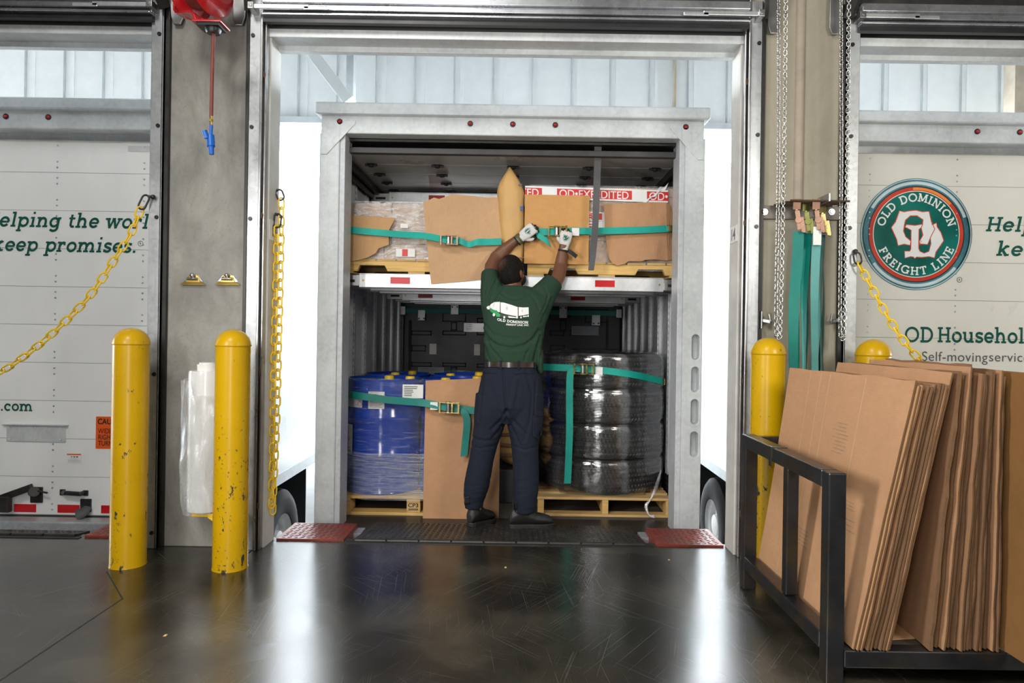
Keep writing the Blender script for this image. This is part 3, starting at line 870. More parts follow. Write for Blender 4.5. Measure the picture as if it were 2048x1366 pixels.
XH, CAP, ASC, DSC = 0.50, 0.70, 0.74, -0.22
def slab_glyph(ch, sw=0.105):
    """strokes of a slab-serif letter: list of (polyline, width); and the advance"""
    S = []; th = sw*0.80; h = sw/2
    def st(*pts, w=None): S.append((list(pts), w or sw))
    def sf(x, y, a=-0.13, b=0.13): S.append(([(x+a, y), (x+b, y)], th))
    b0, t0, c0 = th/2, XH-th/2, CAP-th/2
    R = XH/2 - h + 0.01
    if ch in 'ecosdpgaq' or ch == 'b':
        cx = 0.28; ell = arc(cx, XH/2, 0.205, R, 0, 360, 32)
    if ch == 'e': st(*arc(0.27, XH/2, 0.20, R, 0, 325, 28)); st((0.08, XH/2-0.005), (0.49, XH/2-0.005), w=th); return S, 0.55
    if ch == 'c': st(*arc(0.27, XH/2, 0.20, R, 45, 318, 26)); st((0.43, XH-0.03), (0.43, XH*0.62), w=th); return S, 0.53
    if ch == 'o': st(*ell); return S, 0.57
    if ch == 'l': st((0.16, 0), (0.16, ASC)); sf(0.16, b0); sf(0.16, ASC-th/2, -0.14, 0.0); return S, 0.33
    if ch == 'i': st((0.16, 0), (0.16, XH)); sf(0.16, b0); sf(0.16, t0, -0.14, 0.0); st((0.16, 0.64), (0.16, 0.75)); return S, 0.33
    if ch == 'p': st((0.13, DSC), (0.13, XH)); sf(0.13, DSC+th/2); sf(0.13, t0, -0.13, 0); st(*arc(0.33, XH/2, 0.20, R, 0, 360, 30)); return S, 0.61
    if ch == 'd': st((0.46, 0), (0.46, ASC)); sf(0.46, b0, 0, 0.12); sf(0.46, ASC-th/2, -0.14, 0); st(*arc(0.26, XH/2, 0.20, R, 0, 360, 30)); return S, 0.61
    if ch == 'g': st((0.46, -0.04), (0.46, XH)); sf(0.46, t0, 0, 0.12); st(*arc(0.26, XH/2, 0.20, R, 0, 360, 30)); st(*arc(0.27, -0.02, 0.19, 0.15, 0, -150, 16)); return S, 0.61
    if ch in 'nhm':
        top = ASC if ch == 'h' else XH
        st((0.13, 0), (0.13, top)); sf(0.13, top-th/2, -0.13, 0); sf(0.13, b0)
        st(*([(0.13, 0.27)] + arc(0.31, 0.27, 0.16, XH-0.27-h+0.01, 170, 0, 14) + [(0.47, 0)])); sf(0.47, b0)
        if ch == 'm': st(*([(0.47, 0.27)] + arc(0.65, 0.27, 0.16, XH-0.27-h+0.01, 170, 0, 14) + [(0.81, 0)])); sf(0.81, b0); return S, 0.98
        return S, 0.64
    if ch == 'u': st(*([(0.12, XH)] + [(0.12, 0.22)] + arc(0.28, 0.22, 0.16, 0.22-h+0.01, 180, 350, 14))); st((0.46, 0), (0.46, XH)); sf(0.12, t0, -0.12, 0); sf(0.46, t0, -0.12, 0); sf(0.46, b0, 0, 0.12); return S, 0.62
    if ch == 't': st(*([(0.15, 0.64), (0.15, 0.16)] + arc(0.28, 0.17, 0.13, 0.17-h+0.01, 180, 300, 10))); st((0.02, t0), (0.34, t0), w=th); return S, 0.39
    if ch == 'r': st((0.13, 0), (0.13, XH)); sf(0.13, t0, -0.13, 0); sf(0.13, b0); st(*([(0.13, 0.25)] + arc(0.31, 0.25, 0.17, XH-0.25-h+0.01, 165, 70, 10))); st((0.37, XH-0.02), (0.37, XH*0.66), w=th); return S, 0.46
    if ch == 'w':
        st((0.06, XH), (0.21, 0)); st((0.21, 0), (0.37, XH), w=th); st((0.37, XH), (0.53, 0)); st((0.53, 0), (0.69, XH), w=th)
        sf(0.06, t0); sf(0.37, t0, -0.09, 0.09); sf(0.69, t0); return S, 0.78
    if ch == 'v': st((0.06, XH), (0.24, 0.02)); st((0.24, 0.02), (0.42, XH), w=th); sf(0.06, t0); sf(0.42, t0); return S, 0.51
    if ch == 'k': st((0.13, 0), (0.13, ASC)); sf(0.13, b0); sf(0.13, ASC-th/2, -0.13, 0); st((0.13, 0.20), (0.44, XH)); st((0.24, 0.28), (0.46, 0)); sf(0.44, t0, -0.14, 0.07); sf(0.46, b0, -0.12, 0.10); return S, 0.60
    if ch == 's': st(*(arc(0.23, 0.355, 0.145, 0.095, 30, 262, 16) + arc(0.23, 0.145, 0.155, 0.098, 85, -155, 16))); st((0.375, XH-0.02), (0.375, 0.36), w=th*0.9); st((0.075, 0.02), (0.075, 0.15), w=th*0.9); return S, 0.46
    if ch == '.': st((0.12, 0.0), (0.12, 0.12), w=0.125); return S, 0.26
    if ch == 'H': st((0.14, 0), (0.14, CAP)); st((0.56, 0), (0.56, CAP)); st((0.14, CAP/2), (0.56, CAP/2), w=th); [sf(x, y) for x in (0.14, 0.56) for y in (b0, c0)]; return S, 0.72
    if ch == 'O': st(*arc(0.38, CAP/2, 0.31, CAP/2-h+0.01, 0, 360, 40)); return S, 0.77
    if ch == 'D': st((0.15, 0), (0.15, CAP)); st(*([(0.02, c0), (0.30, c0)] + arc(0.32, CAP/2, 0.29, CAP/2-th/2, 90, -90, 22) + [(0.02, b0)])); return S, 0.70
    if ch == 'L': st((0.14, 0), (0.14, CAP)); sf(0.14, c0); st((0.02, b0), (0.50, b0), w=th); st((0.50-th/2, 0), (0.50-th/2, 0.20), w=th); return S, 0.56
    if ch == 'I': st((0.15, 0), (0.15, CAP)); sf(0.15, b0); sf(0.15, c0); return S, 0.32
    if ch == 'N': st((0.13, 0), (0.13, CAP), w=th); st((0.12, CAP), (0.56, 0)); st((0.56, 0), (0.56, CAP), w=th); sf(0.13, b0); sf(0.08, c0, -0.08, 0.08); sf(0.56, c0); return S, 0.70
    if ch == 'M': st((0.12, 0), (0.12, CAP), w=th); st((0.12, CAP), (0.39, 0.08)); st((0.39, 0.08), (0.66, CAP), w=th); st((0.68, 0), (0.68, CAP)); sf(0.12, b0); sf(0.68, b0); sf(0.06, c0, -0.06, 0.06); sf(0.72, c0, -0.06, 0.08); return S, 0.82
    if ch == 'F' or ch == 'E':
        st((0.14, 0), (0.14, CAP)); sf(0.14, b0); st((0.02, c0), (0.48, c0), w=th); st((0.48-th/2, CAP), (0.48-th/2, CAP-0.19), w=th); st((0.14, CAP/2), (0.36, CAP/2), w=th); st((0.36, CAP/2-0.09), (0.36, CAP/2+0.09), w=th)
        if ch == 'E': st((0.02, b0), (0.50, b0), w=th); st((0.50-th/2, 0), (0.50-th/2, 0.19), w=th)
        return S, 0.56
    if ch == 'R': st((0.14, 0), (0.14, CAP)); sf(0.14, b0); st(*([(0.02, c0), (0.30, c0)] + arc(0.30, CAP-0.185, 0.17, 0.185-th/2, 90, -90, 14) + [(0.14, CAP-0.37+th/2)])); st((0.30, CAP-0.36), (0.50, 0)); sf(0.52, b0, -0.06, 0.10); return S, 0.64
    if ch == 'G': st(*arc(0.37, CAP/2, 0.30, CAP/2-h+0.01, 48, 335, 32)); st((0.62, 0.02), (0.62, 0.30)); sf(0.60, 0.30); st((0.60, CAP-0.02), (0.60, CAP-0.2), w=th); return S, 0.74
    if ch == 'T': st((0.30, 0), (0.30, CAP)); sf(0.30, b0); st((0.02, c0), (0.58, c0), w=th); st((0.02+th/2, CAP), (0.02+th/2, CAP-0.19), w=th); st((0.58-th/2, CAP), (0.58-th/2, CAP-0.19), w=th); return S, 0.60
    return S, 0.30

def add_strokes(b, S, fn):
    """every stroke as flat quads with mitred joints; fn(x, y) -> point"""
    for si, (pts, w) in enumerate(S):
        n = len(pts); cl = n > 4 and abs(pts[0][0]-pts[-1][0]) < 1e-6 and abs(pts[0][1]-pts[-1][1]) < 1e-6
        L = []; Rr = []
        for i in range(n):
            a = pts[i-1] if i else (pts[-2] if cl else pts[0]); c = pts[i+1] if i < n-1 else (pts[1] if cl else pts[-1])
            d = V((c[0]-a[0], c[1]-a[1])).normalized(); nn = V((-d.y, d.x)) * w/2
            L.append((pts[i][0]+nn.x, pts[i][1]+nn.y)); Rr.append((pts[i][0]-nn.x, pts[i][1]-nn.y))
        k = len(b.v)
        b.v += [V(fn(*q)) - V((0, 0.00013*si, 0)) for q in L] + [V(fn(*q)) - V((0, 0.00013*si, 0)) for q in Rr]
        for i in range(n-1):
            b.f.append([k+i, k+i+1, k+n+i+1, k+n+i]); b.m.append(b.mi)

def slab_text(b, s, fn, sw=0.105, track=0.0):
    x = 0
    for ch in s:
        S, adv = slab_glyph(ch, sw)
        add_strokes(b, S, lambda gx, gy, x=x: fn(x+gx, gy))
        x += adv + track
    return x

def slab_width(s, track=0.0):
    return sum(slab_glyph(ch)[1] + track for ch in s)

def font_text(b, s, fn, bold=0.0, shear=0.0, align='LEFT', space=1.0):
    """built-in sans font; fn(x, y) maps em units to the place"""
    cu = bpy.data.curves.new('t', 'FONT'); cu.body = s; cu.size = 1.0; cu.offset = bold; cu.shear = shear; cu.align_x = align; cu.space_character = space
    o = bpy.data.objects.new('t', cu); C.objects.link(o)
    bpy.context.view_layer.update()
    me = bpy.data.meshes.new_from_object(o.evaluated_get(bpy.context.evaluated_depsgraph_get()))
    b.add([fn(q.co.x, q.co.y) for q in me.vertices], [list(p.vertices) for p in me.polygons])
    bpy.data.objects.remove(o); bpy.data.meshes.remove(me)
    return b

def on_plane(px, py, Y, h, cap=CAP, shear=0.0, wscale=1.0):
    """map glyph units onto a wall plane y=Y; baseline start at pixel, cap height h pixels"""
    o = P(px, py, Y); s = h * Y / FPX / cap
    return lambda x, y: (o.x + (x*wscale + y*shear)*s, Y, o.z + y*s)

def flat(name, b, m, parent):
    return b.build(name, m, parent)

LY = DY - 0.003
# left trailer: slogan ends, web address end
def slab_line(name, parent, s, py, cap, c0, p0, c1, p1, m, shear=0.0, sw=0.105, tr=0.035):
    """one line of slab lettering; character c0 starts at pixel p0 and the text up to c1 ends at p1"""
    e0, e1 = slab_width(s[:c0], tr), slab_width(s[:c1], tr)
    k = (p1 - p0) / (e1 - e0); fn = on_plane(p0 - e0*k, py, LY, cap, shear=shear, wscale=k/(cap/CAP)); x = 0
    for wd in s.split(' '):
        b = B(); slab_text(b, wd, lambda gx, gy, x=x: fn(x + gx, gy), sw, tr); flat(name, b, M[m], parent)
        x += slab_width(wd + ' ', tr)
slab_line('slogan_lettering', DL, 'Helping the world', 452.5, 28.5, 1, -3, 16, 297, 'txtgreen', 0.20, 0.118)
slab_line('slogan_lettering', DL, 'keep promises.', 501.5, 28.5, 1, 8, 14, 274, 'txtgreen', 0.20, 0.118)
slab_line('address_lettering', DL, '.com', 821.5, 20.5, 1, 8, 4, 66, 'txtgreen', 0.0, 0.12, 0.02)
def reg_mark(parent, px, py, rpx, m):
    b = B(); c = P(px, py, LY); r = rpx * LY / FPX
    add_strokes(b, [(arc(0, 0, r, r, 0, 360, 24), r*0.16)], lambda x, y: (c.x+x, LY, c.z+y))
    font_text(b, 'R', lambda x, y: (c.x + (x-0.33)*r*1.25, LY, c.z + (y-0.36)*r*1.25)); flat('registered_mark', b, m, parent)
reg_mark(DL, 281, 487, 5, M['txtgreen'])

def sticker(name, parent, px0, py0, px1, py1, m, Y=LY, t=0.002):
    a, c = P(px0, py0, Y), P(px1, py1, Y)
    b = B(); b.box((a.x, Y, c.z), (c.x, Y + t, a.z)); return b.build(name, m, parent)
# orange caution sign
cs = sticker('caution_sign', DL, 192, 833, 302, 899, M['orange'])
b = B(); Yc = LY - 0.001
font_text(b, 'CAUTION', on_plane(195, 848, Yc, 11, 0.72, wscale=0.88), 0.025); b.build('sign_heading', M['txtblack'], cs); b = B()
for k, s in enumerate(('WIDE', 'RIGHT', 'TURNS')):
    font_text(b, s, on_plane(196, 866.5 + 12.3*k, Yc, 10, 0.72, wscale=0.78), 0.008)
b.build('sign_lettering', M['txtblack'], cs)
b = B()
def truck(x, y): p = P(x, y, Yc); return (p.x, Yc, p.z)
for poly in ([(258, 838), (300, 836), (300, 850), (258, 850)], [(262, 858), (276, 854), (284, 866), (282, 890), (268, 890)], [(288, 860), (293, 872), (289, 882), (285, 872)]):
    b.add([truck(*q) for q in poly], [list(range(len(poly)))])
b.build('turn_symbol', M['txtblack'], cs)
# metal document plate with drip edge, small warning label, handle, latch, strap bracket, tape
b = B(); a0, a1 = P(15, 849, DY), P(132, 884, DY); b.box((a0.x, DY - 0.010, a1.z), (a1.x, DY, a0.z))
b.box((a0.x - 0.02, DY - 0.03, a0.z), (a1.x + 0.02, DY, a0.z + 0.006))
pl = b.build('riveted_plate', M['galv_light'], DL, bevel=0.002)
b = B()
for fx in (0.07, 0.5, 0.93):
    for fz in (0.15, 0.85): b.ball((a0.x + (a1.x - a0.x)*fx, DY - 0.011, a1.z + (a0.z - a1.z)*fz), 0.005, n=8, m=6)
b.build('rivet', M['chrome'], pl)
wl = sticker('warning_label', DL, 133.5, 907, 162.5, 927, M['white_tag'])
b = B(); a0, a1 = P(134, 907.4, Yc), P(162, 910.4, Yc); b.box((a0.x, Yc, a1.z), (a1.x, Yc + 0.0005, a0.z)); b.build('warning_stripe', M['orange'], wl)
b = B()
for x0, x1, y0, y1 in ((142, 144, 912.5, 915), (147, 150, 912.5, 915), (152, 156, 912.5, 915), (140, 155, 917.3, 917.8)):
    a0, a1 = P(x0, y0, Yc), P(x1, y1, Yc); b.box((a0.x, Yc, a1.z), (a1.x, Yc + 0.0005, a0.z))
for k in range(3):
    a0, a1 = P(136, 919.6 + k*2, Yc), P(160, 920.3 + k*2, Yc); b.box((a0.x, Yc, a1.z), (a1.x, Yc + 0.0005, a0.z))
b.build('small_print', M['txtgrey'], wl)
def pxbox(b, x0, y0, x1, y1, Y0, Y1):
    a, c = P(x0, y0, Y0), P(x1, y1, Y0); b.box((a.x, Y0, c.z), (c.x, Y1, a.z))
b = B(); pxbox(b, 119, 979, 129, 991, DY - 0.012, DY); pxbox(b, 165, 981, 175, 992, DY - 0.012, DY)
b.tube([P(126, 985, DY - 0.01), P(131, 986, DY - 0.05), P(160, 988, DY - 0.05), P(167, 986, DY - 0.01)], 0.016, 8)
b.build('grab_handle', M['black'], DL, bevel=0.003)
b = B(); pxbox(b, 60, 974, 84, 1006, DY - 0.012, DY); b.bar(P(-20, 1004, DY - 0.07), P(64, 974, DY - 0.05), 0.045, 0.035, (0, 0, 1))
b.cyl(P(68, 984, DY - 0.07), P(68, 984, DY), 0.035, n=14); b.bar(P(66, 980, DY - 0.05), P(95, 986, DY - 0.06), 0.012, 0.012)
pxbox(b, -6, 994, 16, 1026, DY - 0.10, DY - 0.06)
b.build('latch_lever', M['dark_steel'], DL, bevel=0.004)
b = B(); pxbox(b, 160, 998, 181, 1024, DY - 0.014, DY); b.build('strap_bracket', M['black'], DL, bevel=0.003)
b = B(); b.tube([P(176, 1014, DY - 0.02), P(168, 1024, DY - 0.05), P(155, 1030, DY - 0.06)], [(0.03, 0.012), (0.04, 0.02), (0.045, 0.03)], 10); b.build('strap_roll', M['greyweb'], DL, smooth=True, sharp=50)
a0 = P(0, 1007.5, LY); a1 = P(0, 1023.5, LY)
for k in range(-6, 8):
    x = a0.x + (28 - 0) * LY / FPX + k * 0.30
    if -3.47 - 1.15 < x < -2.33 - 0.15: b = B(); b.box((x, LY, a1.z), (x + 0.152, LY + 0.001, a0.z)); b.build('reflective_tape', M['red'], DL)
b = B()
pxbox(b, 256, 292, 318, 304, LY, LY + 0.001); b.build('faint_label', mat('faint_label', (0.55, 0.56, 0.57), 0.5), DL)
b = B(); b.box((-3.47 - 1.12, DY - 0.03, -0.085), (-3.47 + 1.12, DY + 0.01, -0.052)); b.build('door_sweep', M['kick'], DL)

# right trailer: slogan start, household line, service line
slab_line('slogan_lettering', DR, 'Helping the world', 462.5, 29, 0, 1971, 3, 2044, 'txtgreen', 0.20, 0.118)
slab_line('slogan_lettering', DR, 'keep promises.', 511.5, 29, 0, 1992, 2, 2046, 'txtgreen', 0.20, 0.118)
slab_line('household_lettering', DR, 'OD', 684, 30.5, 0, 1809, 2, 1868, 'txtgreen', 0, 0.11, 0.02)
slab_line('household_lettering', DR, 'Household', 684.5, 30.5, 0, 1875, 8, 2050, 'txtgreen', 0, 0.115, 0.02)
b = B(); font_text(b, 'Self-moving', on_plane(1843, 721.5, LY, 19.5, 0.72, wscale=1.0), 0.0, space=1.05); flat('service_lettering', b, M['txtgrey'], DR)
b = B(); font_text(b, 'services', on_plane(1977, 722.5, LY, 18.8, 0.72, wscale=1.06), 0.0, space=1.05); flat('service_lettering', b, M['txtgrey'], DR)
reg_mark(DR, 1919, 559.5, 5, M['txtblack'])
b = B(); pxbox(b, 2005, 745, 2300, 770, LY, LY + 0.001); flat('teal_stripe', b, M['txtgreen'], DR)
b = B(); pxbox(b, 1724, 292, 1800, 305, LY, LY + 0.001); flat('white_label', b, M['white_tag'], DR)

# round emblem
EM = P(1832.3, 468.5, LY); ES = LY / FPX
def em(x, y, d=0.0): return (EM.x + x*ES, LY - d, EM.z - y*ES)   # x, y in photo pixels from the emblem's centre
def ring(name, r0, r1, d, m, parent, off=(0, 0), a0=0, a1=360):
    b = B(); n = 72; k = len(b.v)
    for i in range(n+1):
        t = math.radians(a0 + (a1 - a0)*i/n)
        b.v.append(V(em(r0*math.cos(t), -r0*math.sin(t), d))); b.v.append(V(em(off[0] + r1*math.cos(t), off[1] - r1*math.sin(t), d)))
    for i in range(n): b.f.append([2*i, 2*i+1, 2*i+3, 2*i+2]); b.m.append(0)
    return b.build(name, m, parent)
M['em_teal'] = mat('emblem_teal', (0.0, 0.145, 0.115), 0.35, 0, 0.45, 2.6)
M['em_steel'] = mat('emblem_steel_blue', (0.06, 0.20, 0.25), 0.35, 0, 0.5, 4)
M['em_pale'] = mat('emblem_pale', (0.56, 0.66, 0.67), 0.35, 0, 0.18, 4)
M['em_red'] = mat('emblem_red', (0.62, 0.055, 0.025), 0.35, 0, 0.2, 3)
M['em_orange'] = mat('emblem_orange', (0.85, 0.28, 0.06), 0.35)
M['em_navy'] = mat('emblem_navy', (0.008, 0.035, 0.05), 0.35)
D = 0.0004
disc = ring('emblem', 0.01, 111.5, D, M['em_pale'], DR)
for r0, r1, m in ((110.3, 111.8, 'em_steel'), (107.8, 108.6, 'em_navy'), (105.5, 107.8, 'em_steel'), (96.5, 99.5, 'em_steel'), (94.3, 96.5, 'em_navy')):
    ring('rim_line', r0, r1, 2*D, M[m], disc)
ring('rim_glint', 99.5, 106.5, 2*D, M['em_steel'], disc, (0, 0), 150, 215)
ring('rim_glint', 99.5, 107, 2*D, M['em_steel'], disc, (0, 0), 320, 20 + 360)
ring('red_band', 86.5, 94.3, 2*D, M['em_red'], disc)
ring('orange_glint', 88.5, 93.5, 3*D, M['em_orange'], disc, (0, 0), 42, 95)
ring('green_field', 0.01, 85.6, 2*D, M['em_teal'], disc)
ring('pale_line', 85.4, 86.8, 3*D, M['txtwhite'], disc)
def arc_text(s, r, mid, cap, top=True, track=0.05):
    b = B(); sc = cap / CAP; Wd = slab_width(s, track) * sc; x = 0
    for ch in s:
        S, adv = slab_glyph(ch, 0.125)
        if ch == ' ': adv = 0.34
        def fn(gx, gy, x=x, adv=adv):
            ac = (x + adv/2) * sc - Wd/2
            if top:
                t = math.radians(mid) - ac / r; lx, ly = (gx - adv/2)*sc, gy*sc
                ux, uy = math.sin(t), -math.cos(t); rx, ry = math.cos(t), math.sin(t)
                X, Yv = rx*(r - cap/2 + ly) + ux*lx, ry*(r - cap/2 + ly) + uy*lx
            else:
                t = math.radians(mid) + ac / r; lx, ly = (gx - adv/2)*sc, gy*sc
                ux, uy = -math.sin(t), math.cos(t); rx, ry = math.cos(t), math.sin(t)
                X, Yv = rx*(r + cap/2 - ly) + ux*lx, ry*(r + cap/2 - ly) + uy*lx
            return em(X, -Yv, 3*D)
        add_strokes(b, S, fn); x += adv + track
    return b
arc_text('OLD DOMINION', 73.5, 90, 16.5, True, 0.08).build('arc_lettering', M['txtwhite'], disc)
arc_text('FREIGHT LINE', 73.5, 272, 16.5, False, 0.08).build('arc_lettering', M['txtwhite'], disc)
def ez(pts): return [((x - 695)/5.253, (y - 672)/5.253) for x, y in pts]
def rnd(pts, n=4):
    out = []
    for k in range(len(pts)): out.append(V((*pts[k], 0)))
    return out
def emfill(name, pts, d, m):
    b = B(); b.add([em(x, y, d) for x, y in pts], [list(range(len(pts)))]); return b.build(name, m, disc)
def emline(pts, w, d):
    b = B(); add_strokes(b, [(pts + [pts[0]], w)], lambda x, y: em(x, y, d)); return b.build('monogram_outline', M['em_red'], disc)
Dp = ez([(590, 572), (680, 580), (755, 565), (870, 566), (905, 550), (912, 590), (955, 650), (985, 735), (950, 790), (905, 855), (890, 918), (830, 905), (760, 915), (700, 912), (684, 928), (668, 912), (640, 908), (578, 925), (574, 852), (630, 850), (640, 828), (640, 630), (590, 605), (575, 600)])
Op = ez([(432, 606), (475, 545), (515, 430), (565, 440), (605, 430), (690, 420), (755, 436), (825, 430), (850, 530), (890, 615), (855, 690), (828, 785), (780, 778), (730, 772), (745, 740), (735, 720), (760, 650), (748, 600), (760, 555), (765, 520), (700, 478), (630, 480), (580, 525), (572, 560), (560, 640), (585, 700), (640, 745), (632, 790), (570, 778), (505, 795), (490, 730)])
emfill('monogram_letter', Op, 3*D, M['txtwhite']); emline(Op, 1.7, 3.5*D)
emfill('monogram_letter', Dp, 4*D, M['txtwhite']); emline(Dp, 1.7, 4.5*D)
Dh = ez([(722, 620), (745, 600), (760, 690), (735, 740), (730, 780), (800, 770), (845, 710), (850, 770), (830, 850), (780, 870), (735, 850), (722, 820)])
emfill('monogram_counter', Dh, 4.7*D, M['em_teal']); emline(Dh, 1.5, 5*D)
Oh = ez([(745, 600), (762, 560), (850, 560), (880, 615), (850, 690), (815, 775), (735, 770), (730, 745), (765, 690)])
emfill('monogram_letter', Oh, 5.2*D, M['txtwhite'])
b = B(); add_strokes(b, [(ez([(850, 535), (888, 615), (850, 690), (815, 778), (732, 772), (748, 742), (735, 735), (765, 680), (745, 605), (762, 560)]), 1.6)], lambda x, y: em(x, y, 5.5*D)); b.build('monogram_outline', M['em_red'], disc)
# ================================================================== BOLLARDS
def bollard(px, py, Y, label):
    c = P(px, py, Y); c.z = 0
    t = thing('bollard', c, label, 'bollard', 'yellow safety bollards')
    r, zt = 0.0875, 1.165
    a = B(); a.lathe([(r + 0.003, 0), (r, 0.012), (r, zt)], n=48, caps=True); a.build('post', M['yellow'], t, local=True, smooth=True, sharp=40)
    pr = [(r + 0.0005, zt - 0.004), (r + 0.004, zt), (r + 0.003, zt + 0.006)]
    for k in range(1, 10):
        q = PI / 2 * k / 9
        pr.append(((r + 0.001) * math.cos(q) + 1e-4, zt + 0.006 + 0.080 * math.sin(q)))
    a = B(); a.lathe(pr, n=48); a.build('domed_cap', M['yellow'], t, local=True, smooth=True, sharp=60)
    return t
bollard(256, 1120, 3.61, 'yellow bollard in front of the trailer with the orange caution sign')
B2 = bollard(460, 1125, 3.59, 'yellow bollard hiding part of the stretch film roll')
bollard(1537, 700, 3.62, 'yellow bollard between the open dock and the hanging teal straps')
bollard(1747, 700, 3.66, 'yellow bollard mostly hidden by cardboard, under the round emblem')

# ================================================================== STRETCH FILM ROLL on its yellow shelf behind the bollard
RC = P(414, 875, 3.76)
tb = P(412, 1018, 3.76).z
rt = P(412, 741, 3.76).z
fr = thing('stretch_film_roll', (RC.x, 3.76, tb), 'big white roll of stretch film standing behind the yellow bollard', 'film roll')
a = B(); h = rt - tb
a.lathe([(0.03, 0.0), (0.094, 0.0), (0.098, 0.02), (0.098, h - 0.02), (0.095, h), (0.045, h)], n=36, caps=True); a.build('film', M['filmroll'], fr, local=True, smooth=True, sharp=40)
a = B(); a.cyl((0, 0, h - 0.01), (0, 0, h + 0.035), 0.055, n=28); a.cyl((0, 0, h + 0.035), (0, 0, h + 0.045), 0.045, 0.045, 24); a.build('core', M['white_tag'], fr, local=True, smooth=True, sharp=40)
a = B()
def bagf(u, v):
    th = 2*PI*v; z = -0.008 + (h - 0.09) * u
    r = 0.106 + 0.012*math.sin(5*th + 6*u) + 0.02*noise.noise(V((math.cos(th)*2, math.sin(th)*2, u*6))) + (0.02 if math.cos(th) < 0 else 0) * (0.4 + u)
    return (max(0.101, r)*math.cos(th), max(0.101, r)*math.sin(th), z + 0.05*(1 if math.cos(th) < -0.2 else -0.6)*u**4)
a.grid(bagf, 30, 48); a.build('loose_film', M['bag'], fr, local=True, smooth=True)
a = B(); c2 = B2.location
a.box((RC.x - 0.05, 3.70, tb - 0.028), (c2.x - 0.04, 3.80, tb - 0.008)); a.prism([(0, 0), (0.10, 0), (0.10, -0.07)], lambda x, y, q: (c2.x - 0.17 + x, 3.69 + q, tb - 0.028 + y), 0, 0.012)
a.build('shelf', M['yplastic'], B2, bevel=0.002)

# ================================================================== CLIPS on the left pillar
def clip(px, py, label):
    c = P(px, py, 3.91)
    t = thing('clipboard_clip', (c.x, 3.918, c.z - 0.03), label, 'clip', 'metal clips on the left pillar')
    a = B(); a.prism([(-0.074, 0), (0.074, 0), (0.060, 0.014), (0.040, 0.020), (0.032, 0.050), (0.012, 0.062), (-0.012, 0.062), (-0.032, 0.050), (-0.040, 0.020), (-0.060, 0.014)],
                     lambda x, y, q: (x, -0.004 - q - 0.35*max(0, 0.03 - y), y), 0, 0.003)
    a.build('jaw', M['brass'], t, local=True, bevel=0.001)
    a = B(); a.prism([(-0.056, 0.022), (0.056, 0.022), (0.030, 0.056), (-0.030, 0.056)], lambda x, y, q: (x, -q, y), 0, 0.004); a.build('base_plate', M['chrome'], t, local=True)
    a = B(); a.tube([(-0.03, -0.016, 0.036), (0.03, -0.016, 0.036)], 0.009, 10); a.ball((0, -0.02, 0.056), (0.014, 0.012, 0.012), n=10, m=8); a.build('spring', M['chrome'], t, local=True, smooth=True, sharp=50)
clip(386, 560, 'metal clip on the concrete pillar, under the air hose')
clip(455, 560, 'metal clip on the concrete pillar, nearer the open dock')

# ================================================================== HOSE REEL
RX, RY = P(408, 30, 3.62).x, 3.62
hr = thing('hose_reel', (RX, RY, 3.05), 'red hose reel overhead with a hanging hose and blue coupler', 'hose reel')
A = frame((0.93, -0.36, 0.0), (0, 0, 1))
cz = P(425, -24, 3.62).z
for k, q in ((0, -0.105), (1, 0.045)):
    a = B(); a.lathe([(0.0, -0.030), (0.05, -0.030), (0.11, -0.012), (0.148, 0.0), (0.155, 0.006), (0.148, 0.012), (0.10, 0.030), (0.0, 0.045)], V((RX, RY, cz)) + A @ V((0, 0, q)), A, 40)
    a.build('reel_disc', M['redpaint'], hr, smooth=True, sharp=60)
a = B(); a.cyl(V((RX, RY, cz)) + A @ V((0, 0, -0.09)), V((RX, RY, cz)) + A @ V((0, 0, 0.05)), 0.10, n=28); a.build('coiled_hose', M['hose'], hr, smooth=True, sharp=40)
a = B()
c0 = V((RX, RY, cz)) + A @ V((0, 0, -0.165))
g0 = P(424, 52, 3.56)
a.ribbon(bez([c0 + V((0, 0, 0.15)), c0, c0 + V((0.0, -0.01, -0.12)), P(392, 30, 3.56), P(405, 50, 3.56), g0 + V((0.03, 0, 0))], 24), (0.02, 0.075, 0.0), 0.012)
a.box((g0.x - 0.075, 3.49, g0.z - 0.006), (g0.x + 0.075, 3.61, g0.z + 0.006)); a.build('bracket', M['redpaint'], hr, bevel=0.003)
a = B(); a.box((g0.x - 0.055, 3.50, g0.z - 0.02), (g0.x + 0.06, 3.60, g0.z - 0.006))
a.lathe([(0.016, -0.045), (0.032, -0.045), (0.040, -0.030), (0.040, -0.018), (0.016, -0.018)], (g0.x + 0.012, 3.55, g0.z), None, 24)
for s in (-1, 1): a.cyl((g0.x + 0.012 + s*0.022, 3.522, g0.z - 0.012), (g0.x + 0.012 + s*0.022, 3.505, g0.z - 0.012), 0.007, n=8)
a.build('hose_guide', M['black'], hr, smooth=True, sharp=35)
hx = g0.x + 0.012
ze = P(427, 232, 3.55).z; zb_ = P(427, 250, 3.55).z; zc = P(428, 310, 3.55).z
a = B(); a.tube(bez([(hx, 3.55, g0.z + 0.02), (hx + 0.001, 3.55, g0.z - 0.06), (hx - 0.003, 3.55, (g0.z + ze)/2), (hx - 0.004, 3.55, ze)], 20), 0.0095, 12); a.build('hose', M['hose'], hr, smooth=True, sharp=50)
a = B(); a.cyl((hx - 0.004, 3.55, ze + 0.005), (hx - 0.003, 3.55, zb_ - 0.005), 0.0085, n=8); a.cyl((hx - 0.004, 3.55, (ze + zb_)/2 - 0.006), (hx - 0.003, 3.55, (ze + zb_)/2 + 0.006), 0.011, n=6); a.build('fitting', M['brass'], hr)
a = B(); a.cyl((hx - 0.003, 3.55, zb_), (hx - 0.002, 3.545, zb_ - 0.065), 0.0085, n=12)
